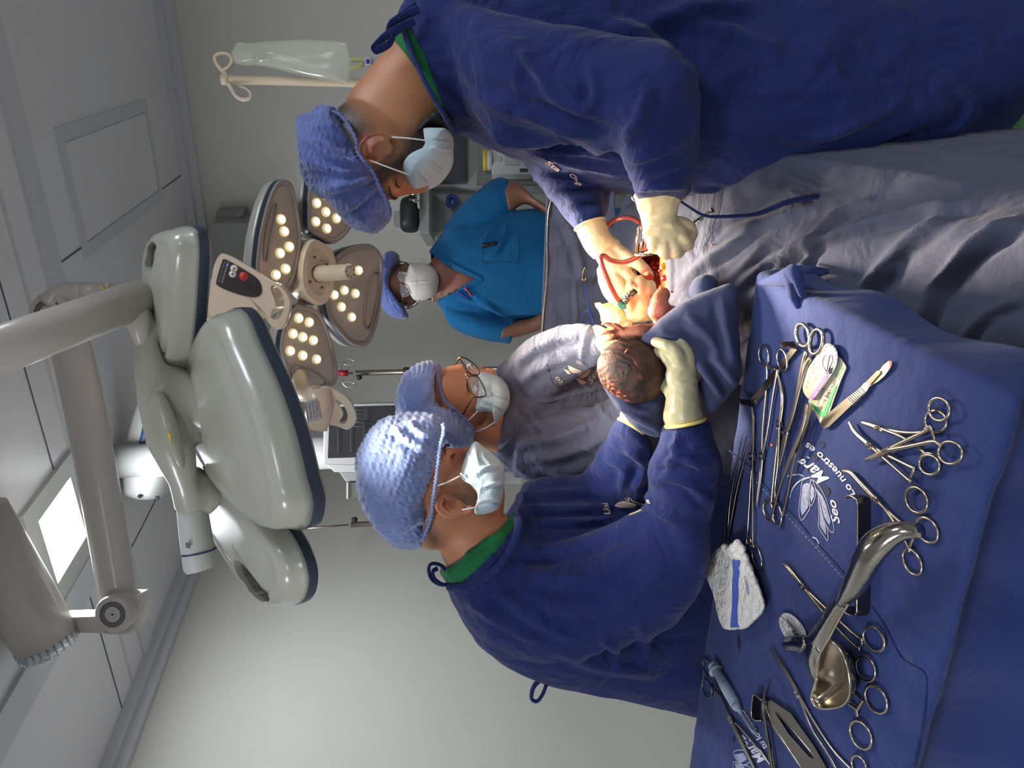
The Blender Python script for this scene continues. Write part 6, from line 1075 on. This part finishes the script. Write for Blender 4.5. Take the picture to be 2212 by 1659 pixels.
# needle holder under the valve
forceps('needle_holder', 'straight needle holder crossing under the neck of the big spoon valve', 'needle holder', (1691, 1217), (1735, 1268), [[(1790, 1320), (1850, 1375), (1862, 1382)], [(1780, 1325), (1840, 1390), (1856, 1402)]], [((1888, 1381), 29, 20, 1.0), ((1870, 1444), 29, 19, 1.15)], jaw=[(1705, 1230)], r=.0028, jr=.0034, rat=((1862, 1388), (1856, 1398)))
forceps('artery_forceps', 'clamp with only rings showing below the bowl of the big spoon valve', 'forceps', (1740, 1395), (1790, 1445), [[(1840, 1490), (1858, 1508), (1862, 1512)], [(1825, 1510), (1848, 1530), (1852, 1545)]], [((1893, 1511), 33, 20, 1.05), ((1860, 1588), 33, 20, 1.1)], jaw=[], r=.0028, jr=.003, rat=((1863, 1514), (1852, 1534)), h=.004)
forceps('tissue_clamp', 'long slender clamp running down to the photo edge left of the valve bowl', 'clamp', (1664, 1402), (1725, 1500), [[(1760, 1560), (1800, 1620), (1845, 1668)], [(1752, 1570), (1790, 1630), (1820, 1690)]], [((1856, 1655), 24, 14, 1.2), ((1840, 1715), 24, 14, 1.1)], jaw=[(1680, 1425), (1700, 1455)], r=.0026, jr=.0028)
forceps('surgical_scissors', 'long scissors whose rings lie under the end of the syringe', 'scissors', (1640, 1680), (1580, 1555), [[(1560, 1510), (1545, 1490), (1538, 1478)], [(1556, 1500), (1545, 1470), (1536, 1450)]], [((1528, 1487), 21, 9, 1.3), ((1529, 1441), 20, 9, 1.25)], jaw=[(1610, 1620)], r=.0024, jr=.0038, m_='steel_dark')
t = thing('curved_clamp', 'curved clamp with its tip beside the syringe, running down off the edge', 'clamp', T(1600, 1590)); new_obj('jaw', *flat_tube([(1574, 1552), (1590, 1562), (1612, 1585), (1640, 1620), (1672, 1662)], [.0012, .003, .003, .003], .004), 'steel', t); new_obj('shank', *flat_tube([(1640, 1617), (1656, 1640), (1690, 1690)], .0028, .004), 'steel', t)
t = thing('curved_clamp', 'upright pointed clamp lying across the slotted retractor at the photo edge', 'clamp', T(1655, 1560)); new_obj('jaw', *flat_tube([(1658, 1478), (1651, 1500), (1648, 1530), (1655, 1575), (1662, 1620), (1672, 1690)], [.001, .003, .0042, .0045], .012), 'steel_dark', t); new_obj('shank', *flat_tube([(1655, 1570), (1668, 1630), (1676, 1690)], .003, .009), 'steel_dark', t)
# dissecting forceps
t = thing('dissecting_forceps', 'pair of plain dissecting forceps lying at the far left edge of the cloth', 'forceps', T(1580, 1100)); new_obj('arm', *flat_tube([(1604, 937), (1590, 1010), (1577, 1080), (1571, 1150), (1568, 1164)], [.001, .0028, .0042, .0042, .003], .004, flat=.6), 'steel_dark', t)
new_obj('arm', *flat_tube([(1619, 949), (1605, 1000), (1590, 1060), (1578, 1125), (1570, 1164)], [.001, .0028, .0042, .0042, .003], .010, flat=.5), 'steel', t)
t = thing('dissecting_forceps', 'long black-shaded dissecting forceps standing open over the printed leaf', 'forceps', T(1700, 1030)); new_obj('arm', *flat_tube([(1746, 875), (1728, 940), (1702, 1000), (1684, 1050), (1668, 1110), (1661, 1124)], [.003, .0036, .003, .0026, .0014], [.012, .016, .012, .004], flat=.5), 'steel', t)
new_obj('arm', *flat_tube([(1748, 876), (1730, 930), (1712, 1005), (1700, 1070), (1690, 1115), (1683, 1143)], [.003, .0036, .003, .0026, .0014], [.012, .007, .004, .003], flat=.5), 'steel', t); new_obj('grip_blade', *prism(np.array([TH_(x, y, .012) for x, y in ((1741, 872), (1757, 874), (1746, 920), (1722, 980), (1718, 975), (1735, 915))]), UP, 0, .0015), 'steel_dark', t, False)
# retractors
def strap(px, w, h, name, parent, m_='steel', th=.0016):
    P = catmull(px, 8); hh = np.interp(np.linspace(0, 1, len(P)), np.linspace(0, 1, len(h)), h); C = np.array([TH_(x, y, z) for (x, y), z in zip(P, hh)]); Tn = np.gradient(C, axis=0); R_ = []
    for c_, t_ in zip(C, Tn):
        t_ = t_ / max(np.linalg.norm(t_), 1e-9); s_ = np.array([t_[1], -t_[0], 0]); s_ = STR_S if np.linalg.norm(s_) < .3 else s_ / np.linalg.norm(s_); n_ = np.cross(s_, t_); R_.append([c_ + s_ * w + n_ * th / 2, c_ + s_ * w - n_ * th / 2, c_ - s_ * w - n_ * th / 2, c_ - s_ * w + n_ * th / 2])
    return new_obj(name, *skin_rings(R_), m_, parent, True, autos=40)
STR_S = np.array([1., 0, 0])
t = thing('farabeuf_retractor', 'double-ended flat retractor lying slantwise under the two thin clamps', 'retractor', T(1660, 810)); 
def quads(pls, hs, name, parent, m_, th=.002): return new_obj(name, *prism(np.array([TH_(x, y, z) for (x, y), z in zip(pls, hs)]), UP, 0, th, .0004), m_, parent, autos=40)
quads([(1712, 752), (1724, 755), (1640, 865), (1632, 878), (1624, 862)], [.004] * 5, 'bar', t, 'steel_bright'); quads([(1688, 738), (1716, 737), (1725, 754), (1716, 752), (1690, 750), (1686, 744)], [.016, .016, .006, .005, .014, .015], 'blade', t, 'steel_dark'); quads([(1597, 861), (1632, 864), (1638, 872), (1628, 878), (1603, 874)], [.016, .008, .004, .005, .015], 'blade', t, 'steel_dark')
t = thing('farabeuf_retractor', 'thin flat retractor standing on edge, its end passing under the big spoon valve', 'retractor', T(1853, 1180))
def upright(px, h0, h1, name, parent, m_='steel_dark', th=.0016):
    P = catmull(px, 6); A_ = np.array([TH_(x, y, h1) for x, y in P]); B_ = A_.copy(); B_[:, 2] = TZ + .006 + h0; Tn = np.gradient(A_, axis=0); R_ = []
    for a_, b_, t_ in zip(A_, B_, Tn):
        s_ = np.array([t_[1], -t_[0], 0]); s_ /= max(np.linalg.norm(s_), 1e-9); R_.append([a_ + s_ * th / 2, a_ - s_ * th / 2, b_ - s_ * th / 2, b_ + s_ * th / 2])
    new_obj(name, *skin_rings(R_), m_, parent, True, autos=40); new_obj('bright_edge', *tube(A_ + UP * .0005, .0011, 6), 'steel_bright', parent)
upright([(1823, 1076), (1832, 1071), (1845, 1075), (1853, 1090), (1853, 1170), (1853, 1240), (1852, 1300), (1851, 1322), (1844, 1330), (1828, 1324), (1820, 1312)], 0, .018, 'bar', t)
t = thing('farabeuf_retractor', 'slotted flat retractor at the photo edge, one hooked end raised', 'retractor', T(1720, 1590))
plt = [(1650, 1515), (1668, 1512), (1710, 1540), (1760, 1610), (1790, 1662), (1770, 1690), (1740, 1672), (1690, 1600), (1662, 1560)]; o = quads(plt, [.006] * 9, 'slotted_bar', t, 'steel_dark', .002); cutout(o, *prism(np.array([TH_(x, y, .006) for x, y in ((1676, 1538), (1684, 1540), (1720, 1585), (1758, 1632), (1760, 1640), (1750, 1634), (1706, 1585))]), UP, -.05, .1))
for P in ([(1676, 1538), (1710, 1574), (1758, 1632)], [(1652, 1520), (1672, 1568), (1740, 1672)]): new_obj('bright_edge', *flat_tube(P, .0009, .008), 'steel_bright', t)
upright([(1645, 1512), (1630, 1500), (1626, 1512), (1624, 1545), (1632, 1556), (1644, 1556)], 0, .016, 'hook', t)
# scalpel
t = thing('scalpel', 'scalpel with ribbed flat handle and blood-tinged blade tip', 'scalpel', T(1850, 850))
sc1 = [(1776, 915), (1782, 902), (1830, 862), (1862, 838), (1872, 826), (1880, 826), (1884, 834), (1876, 846), (1845, 874), (1795, 922), (1784, 926), (1777, 922)]; new_obj('handle', *prism(np.array([TH_(x, y, .003) for x, y in sc1]), UP, 0, .003, .0006), 'steel', t, autos=40)
new_obj('neck', *prism(np.array([TH_(x, y, .0035) for x, y in ((1870, 828), (1898, 800), (1904, 801), (1905, 806), (1878, 836))]), UP, 0, .002, .0003), 'steel_bright', t, autos=40)
new_obj('blade', *prism(np.array([TH_(x, y, .003) for x, y in ((1874, 838), (1896, 806), (1910, 788), (1922, 779), (1926, 784), (1924, 795), (1912, 812), (1898, 824), (1888, 830))]), UP, 0, .0008), 'steel', t, False); new_obj('stained_tip', *prism(np.array([TH_(x, y, .0039) for x, y in ((1920, 780), (1926, 779), (1927, 786), (1924, 795), (1918, 803), (1922, 790))]), UP, 0, .0003), mat('rust_red', (170, 80, 70), .5), t, False)
for k in range(9):
    q = (1838 + k * 3.3, 869 - k * 3.1); new_obj('rib', *flat_tube([(q[0] - 7, q[1] - 7), (q[0] + 6, q[1] + 6)], .0009, .0064, 6), 'steel_dark', t)
# suture packs
def card(px, h, m_, name, parent, th=.0012, smooth=True): P = resample(catmull(px, 6, True) if smooth else np.array(px, float), 60, True); return new_obj(name, *prism(np.array([TH_(x, y, h) for x, y in P]), UP, 0, th, .0003), m_, parent, autos=40)
def zz(pl): return [(1540 + a / 5.183, 660 + b / 5.183) for a, b in pl]
t = thing('suture_pack', 'white and green printed foil suture packet under the oval white pack', 'suture pack', T(1790, 850))
card(zz([(1075, 1080), (1180, 700), (1400, 560), (1440, 590), (1505, 690), (1440, 840), (1380, 1000), (1300, 1230), (1270, 1340), (1225, 1345), (1160, 1220)]), .003, 'paper_pack', 'packet', t, .0012, False)
gs_ = [zz([(1365, 890), (1390, 900), (1262, 1245), (1232, 1200)]), zz([(1232, 1200), (1262, 1245), (1235, 1268), (1083, 1098), (1102, 1085)])]
new_obj('green_stripe', *merge(*[prism(np.array([TH_(x, y, .0045) for x, y in q]), UP, 0, .0004) for q in gs_]), 'green_ink', t, False)
G2_ = lambda h: (lambda x, y: TH_(x, y, h))
for s_, a_, b_, sz, m_ in (('Catfilon', (1811, 822), (1822, 790), 8, 'green_ink'), ('3/0', (1788, 862), (1795, 848), 7, 'ink'), ('70 cm', (1800, 838), (1808, 812), 5, 'ink'), ('CF-330  75 cm', (1776, 884), (1790, 842), 4.5, 'ink'), ('NYLON AZUL', (1768, 876), (1782, 838), 4, 'ink'), ('USP 3-0', (1784, 868), (1812, 806), 4, 'ink')): V, F = text_on(s_, a_, b_, G2_(.0049), size=sz); new_obj('pack_lettering', V, F, m_, t, False)
t = thing('suture_pack', 'oval white suture pack with a purple band and winding window', 'suture pack', T(1770, 800))
card(zz([(1085, 1045), (1030, 980), (1015, 880), (1040, 760), (1110, 650), (1190, 540), (1240, 460), (1290, 425), (1350, 440), (1395, 510), (1405, 600), (1380, 690), (1300, 830), (1200, 960), (1140, 1040)]), .0062, 'paper_pack', 'card', t, .0018)
card(zz([(1140, 1040), (1205, 955), (1300, 825), (1375, 700), (1400, 610), (1395, 515), (1345, 445), (1290, 425), (1250, 455), (1220, 540), (1230, 640), (1290, 760), (1240, 860), (1170, 950), (1110, 1045)]), .0082, 'pack_white', 'tray', t, .0012)
card(zz([(1080, 1040), (1230, 755), (1255, 745), (1290, 780), (1290, 810), (1150, 1020), (1115, 1055)]), .0096, 'purple_ink', 'purple_band', t, .0004, False)
P = resample(catmull(zz([(1245, 700), (1225, 640), (1250, 560), (1300, 545), (1330, 560), (1335, 620), (1300, 700), (1275, 750)]), 6, True), 50, True); new_obj('window_rim', *tube(np.array([TH_(x, y, .0098) for x, y in P]), .0009, 6, closed=True), 'pack_white', t); P = catmull(zz([(1290, 740), (1320, 660), (1328, 590), (1310, 560), (1295, 620), (1285, 680), (1270, 740)]), 5); new_obj('thread', *tube(np.array([TH_(x, y, .0098) for x, y in P]), .0005, 5), 'ink', t)
for k in range(9): an = -2.6 + k * .42; cq = (1540 + 1310 / 5.183, 660 + 560 / 5.183); new_obj('tick', *tube([TH_(cq[0] + 12 * math.cos(an), cq[1] + 20 * math.sin(an), .0097), TH_(cq[0] + 15 * math.cos(an), cq[1] + 25 * math.sin(an), .0097)], .0004, 4), 'ink', t)
for k in range(3): new_obj('print_bar', *tube([TH_(*zz([(1295 + k * 14, 770 - k * 4)])[0], .0098), TH_(*zz([(1315 + k * 14, 700 - k * 4)])[0], .0098)], .0006, 4), 'ink', t)
for s_, a_, b_, sz in (('VICRYL', (1753, 802), (1762, 788), 5), ('2-0  CT-1', (1757, 810), (1770, 792), 5.5), ('70 cm', (1762, 822), (1769, 808), 4), ('1/2c  36 mm', (1742, 842), (1751, 814), 4.5), ('ETHICON', (1767, 846), (1786, 812), 5)): V, F = text_on(s_, a_, b_, G2_(.0101 if 'ETH' in s_ else .0082), size=sz); new_obj('pack_lettering', V, F, 'ink', t, False)
# round suture reel with its needle
t = thing('suture_reel', 'small white oval suture card held by a tiny needle holder beside the spoon valve', 'suture pack', T(1705, 1355)); card([(1688, 1330), (1697, 1324), (1712, 1328), (1732, 1348), (1742, 1368), (1740, 1382), (1722, 1385), (1700, 1378), (1688, 1358), (1684, 1342)], .004, 'pack_white', 'card', t, .0015)
P = ring_px((1706, 1352), 19, 14, 1.1); new_obj('winding_ring', *flat_tube(P, .0006, .0062, closed=True, sub=2), 'label_grey', t); new_obj('centre_dot', *ellips(TH_(1704, 1354, .006), np.array([(1, 0, 0), (0, 1, 0), (0, 0, .4)]) * .0018, 10, 6), 'ink', t); new_obj('needle', *flat_tube([(1676, 1328), (1684, 1329), (1696, 1340), (1703, 1350)], [.0004, .0007], .009, 6), 'steel_dark', t)
for k in range(8): an = 2.2 + k * .4; new_obj('tick', *tube([TH_(1707 + 16 * math.cos(an), 1352 + 21 * math.sin(an), .0058), TH_(1707 + 19 * math.cos(an), 1352 + 25 * math.sin(an), .0058)], .0003, 4), 'ink', t)
forceps('needle_holder', 'small needle holder gripping the white suture card, handle hidden by the spoon valve', 'needle holder', (1700, 1338), (1722, 1368), [[(1745, 1395), (1770, 1425)], [(1742, 1402), (1765, 1435)]], [((1780, 1438), 12, 7, .9), ((1774, 1450), 12, 7, 1.0)], jaw=[(1710, 1352)], r=.002, jr=.002, h=.010)
# Doyen valve
dv = thing('spoon_valve', 'large polished steel retractor with curved handle and spoon-shaped valve', 'retractor', T(1860, 1300))
hp_ = [((1984, 1130), (1992, 1162), .045, .011), ((1950, 1126), (1960, 1166), .055, .016), ((1905, 1132), (1936, 1180), .062, .02), ((1868, 1158), (1916, 1200), .066, .021), ((1846, 1200), (1896, 1228), .066, .02), ((1830, 1238), (1876, 1262), .062, .017), ((1816, 1272), (1852, 1294), .056, .013), ((1808, 1300), (1824, 1312), .05, .009)]
R_ = []
A_ = catmull([np.concatenate([TH_(*a, h), TH_(*b, h), [w_]]) for a, b, h, w_ in hp_], 6); an = np.linspace(0, 2 * math.pi, 28, endpoint=False)
for q in A_:
    c_ = (q[:3] + q[3:6]) / 2; h_ = (q[:3] - q[3:6]) / 2; R_.append(c_ + np.outer(np.cos(an), h_) + np.outer(np.sin(an), nrm(UP + np.array([0, -.3, 0])) * q[6] * .75))
new_obj('handle', *skin_rings(R_), 'valve_steel', dv)
def sheet(rows, name, parent, m_, th=.002, su=6, sv=6):
    A_ = np.array([[TH_(*p) for p in r_] for r_ in rows]); B_ = np.array([catmull(A_[:, j], su) for j in range(A_.shape[1])]).transpose(1, 0, 2); C_ = np.array([catmull(r_, sv) for r_ in B_]); n0, n1 = C_.shape[:2]
    F_ = [(a * n1 + b, a * n1 + b + 1, (a + 1) * n1 + b + 1, (a + 1) * n1 + b) for a in range(n0 - 1) for b in range(n1 - 1)]; o = new_obj(name, C_.reshape(-1, 3), F_, m_, parent); add_mod(o, 'SOLIDIFY', thickness=th, offset=0); edge = np.vstack([C_[:, 0], C_[-1, 1:], C_[-2::-1, -1]]); return o, edge
o, e = sheet([[(1800, 1296, .052), (1812, 1302, .056), (1826, 1314, .050)], [(1782, 1318, .046), (1796, 1326, .052), (1812, 1338, .044)], [(1762, 1350, .040), (1776, 1358, .047), (1796, 1368, .040)], [(1744, 1374, .034), (1762, 1382, .041), (1784, 1398, .036)], [(1722, 1376, .026), (1744, 1400, .034), (1768, 1425, .034)]], 'neck_plate', dv, 'valve_steel')
new_obj('bright_edge', *tube(catmull([TH_(*p) for p in ((1845, 1285, .055), (1826, 1316, .052), (1812, 1340, .046), (1790, 1380, .041), (1768, 1420, .036), (1762, 1450, .034), (1764, 1470, .034))], 6), .0016, 8), 'steel_bright', dv)
o, e = sheet([[(1694, 1378, .012), (1690, 1392, .014), (1698, 1406, .012)], [(1712, 1374, .022), (1712, 1392, .026), (1716, 1407, .020)], [(1738, 1372, .030), (1738, 1395, .034), (1730, 1412, .026)]], 'curled_lip', dv, 'valve_steel', .003)
o, e = sheet([[(1735, 1375, .030), (1755, 1388, .038), (1775, 1410, .036)], [(1732, 1410, .026), (1748, 1425, .036), (1767, 1440, .034)], [(1745, 1445, .018), (1752, 1455, .030), (1763, 1462, .034)], [(1758, 1478, .010), (1760, 1482, .018), (1765, 1486, .026)]], 'outer_flank', dv, 'valve_steel')
# spoon bowl: hollow facing the camera, rim raised all round
rim = [(1783, 1382, .036), (1800, 1387, .036), (1818, 1408, .035), (1830, 1440, .034), (1836, 1475, .032), (1834, 1505, .030), (1820, 1524, .030), (1795, 1531, .030), (1770, 1530, .030), (1755, 1518, .031), (1753, 1502, .032), (1762, 1470, .034), (1765, 1440, .035), (1772, 1405, .036)]
P = np.array([TH_(*q) for q in rim]); P = resample(catmull(P, 6, True), 72, True); c_ = P.mean(0); c_ = c_ + np.array([0, 0, -.024]); R_ = []
for k in range(13):
    q = k / 12 * math.pi / 2 * .98; R_.append(c_ + (P - [0, 0, 0] - c_) * 0 + (P - np.array([c_[0], c_[1], 0]) * [1, 1, 0]) * [math.cos(q), math.cos(q), 0] * 1.0 + np.array([0, 0, 0]) + np.column_stack([np.zeros(len(P)), np.zeros(len(P)), (P[:, 2] - c_[2]) * (1 - math.sin(q)) ]))
V, F = skin_rings(R_, cap=False); V = np.vstack([V]); F.append(tuple(range(12 * 72, 13 * 72))); o = new_obj('valve_bowl', V, F, mat('bowl_steel', (172, 160, 140), .2, metal=1, var=.2, vscale=18, bump2=.05, b2scale=20), dv); add_mod(o, 'SOLIDIFY', thickness=.0018, offset=0); new_obj('bowl_rim', *tube(P, .0014, 8, closed=True), 'steel_bright', dv)
# gauze pack
gz = thing('gauze_pack', 'folded white gauze pad with a blue stripe and crumpled end', 'gauze pad', T(1585, 1270))
pads = [[(1520, 1222), (1534, 1205), (1562, 1180), (1580, 1190), (1590, 1215), (1600, 1260), (1602, 1310), (1598, 1355), (1585, 1360), (1568, 1357), (1556, 1330), (1548, 1290), (1530, 1245)], [(1578, 1178), (1596, 1168), (1608, 1180), (1622, 1215), (1640, 1260), (1653, 1300), (1652, 1320), (1632, 1342), (1612, 1358), (1592, 1352), (1596, 1300), (1590, 1240), (1578, 1205)]]
G_ = []
for k, pd in enumerate(pads):
    for l in range(4):
        q = shrink(pd, 1 - .015 * (l % 2)); P = resample(catmull(q, 6, True), 60, True); Pw = np.array([TH_(x, y, .001 + .0062 * l) for x, y in P]); cc = Pw.mean(0); S_2 = lambda s_, z_: cc + (Pw - cc) * s_ + UP * z_
        G_.append(skin_rings([S_2(.5, 0), S_2(.97, 0), S_2(1., .002), S_2(1., .004), S_2(.97, .0058), S_2(.5, .0066)]))
G_ += [chain([(1562, 1184, .0), (1575, 1190, .0)], [.001, .001])] if 0 else []
G_ += [ellips(TH_(x, y, .026), np.array([(1, 0, 0), (0, 1, 0), (0, 0, .8)]) * r_, 14, 8) for x, y, r_ in ((1566, 1184, .008), (1576, 1192, .009), (1584, 1184, .008), (1594, 1176, .009), (1602, 1186, .009), (1610, 1205, .008), (1618, 1228, .008), (1628, 1255, .008), (1592, 1200, .008), (1604, 1228, .007))]
V, F = remesh(G_, .0022, 2); V = V + normals(V, F) * (.0012 * perlin(V * 70) + .0008 * (1 - np.abs(perlin(V * np.array([120, 120, 260]))) * 3))[:, None]; o = new_obj('pad', V, F, 'gauze', gz); bpy.context.view_layer.update(); fG = on_gown(o)
sp = [(1577, 1206), (1590, 1208), (1600, 1210)]; ln = [((1581, 1208), (1599, 1210)), ((1583, 1235), (1597, 1236)), ((1581, 1262), (1595, 1262)), ((1581, 1290), (1595, 1290)), ((1580, 1320), (1593, 1320)), ((1578, 1345), (1594, 1345)), ((1578, 1356), (1598, 1355))]
Lf = catmull([a for a, b in ln], 6); Rf = catmull([b for a, b in ln], 6); V = np.array([fG(*(a + (b - a) * u), .0012) for a, b in zip(Lf, Rf) for u in np.linspace(0, 1, 6)]); F = [(i * 6 + j, i * 6 + j + 1, (i + 1) * 6 + j + 1, (i + 1) * 6 + j) for i in range(len(Lf) - 1) for j in range(5)]; new_obj('blue_stripe', V, F, 'gauze_blue', gz)
V, F = text_on('COMPRESA', (1606, 1245), (1614, 1285), lambda x, y: fG(x, y, .0015), size=6); new_obj('pad_print', V, F, 'gauze_blue', gz, False)
# syringe
sy = thing('syringe', 'plastic syringe with black plunger and capped needle beside the scissors', 'syringe', T(1570, 1490))
def tk(x, y, h=.011): return TH_(x, y, h)
new_obj('barrel', *tube([tk(1547, 1448), tk(1590, 1524)], .0098, 24), 'syringe_plastic', sy); new_obj('plunger_rod', *tube([tk(1543, 1440), tk(1580, 1508)], .0052, 8), 'syringe_plastic', sy); new_obj('thumb_rest', *tube([tk(1541, 1438), tk(1543, 1441)], .011, 20), 'syringe_plastic', sy)
new_obj('finger_flange', *tube([tk(1546, 1447), tk(1548, 1451)], .0145, 20), 'syringe_plastic', sy); new_obj('plunger_seal', *tube([tk(1582, 1511), tk(1590, 1525)], .0096, 24), 'rubber', sy); new_obj('barrel_tip', *tube([tk(1590, 1524), tk(1593, 1530), tk(1596, 1534)], [.0098, .007, .003], 20), 'syringe_plastic', sy)
new_obj('needle_hub', *tube([tk(1592, 1522, .009), tk(1603, 1545, .008)], [.0052, .0036], 14), 'hub_green', sy); new_obj('needle_cap', *tube([tk(1602, 1542, .008), tk(1628, 1580, .006), tk(1633, 1584, .006)], [.0042, .0032, .0034], 14), 'clear_plastic', sy)
for k in range(6): a_ = tk(1556 + k * 4.6, 1466 + k * 8, .0205); new_obj('scale_mark', *tube([a_, a_ + (tk(1562, 1462, .0205) - tk(1556, 1466, .0205)) * .8], .0003, 4), 'ink', sy)
o = new_obj('tissue_speck', *ellips(T(1671, 961, .003), np.array([(1, 0, 0), (0, 1.3, 0), (0, 0, .7)]) * .0028, 10, 6), 'orange_bit'); tag(o, 'small orange speck between the clamps near the cloth lettering', 'speck')
o = new_obj('thread_scrap', *flat_tube([(1754, 1161), (1762, 1163), (1768, 1172), (1767, 1180)], .0011, .001), 'print_white'); tag(o, 'scrap of white thread lying on the cloth seam', 'thread')
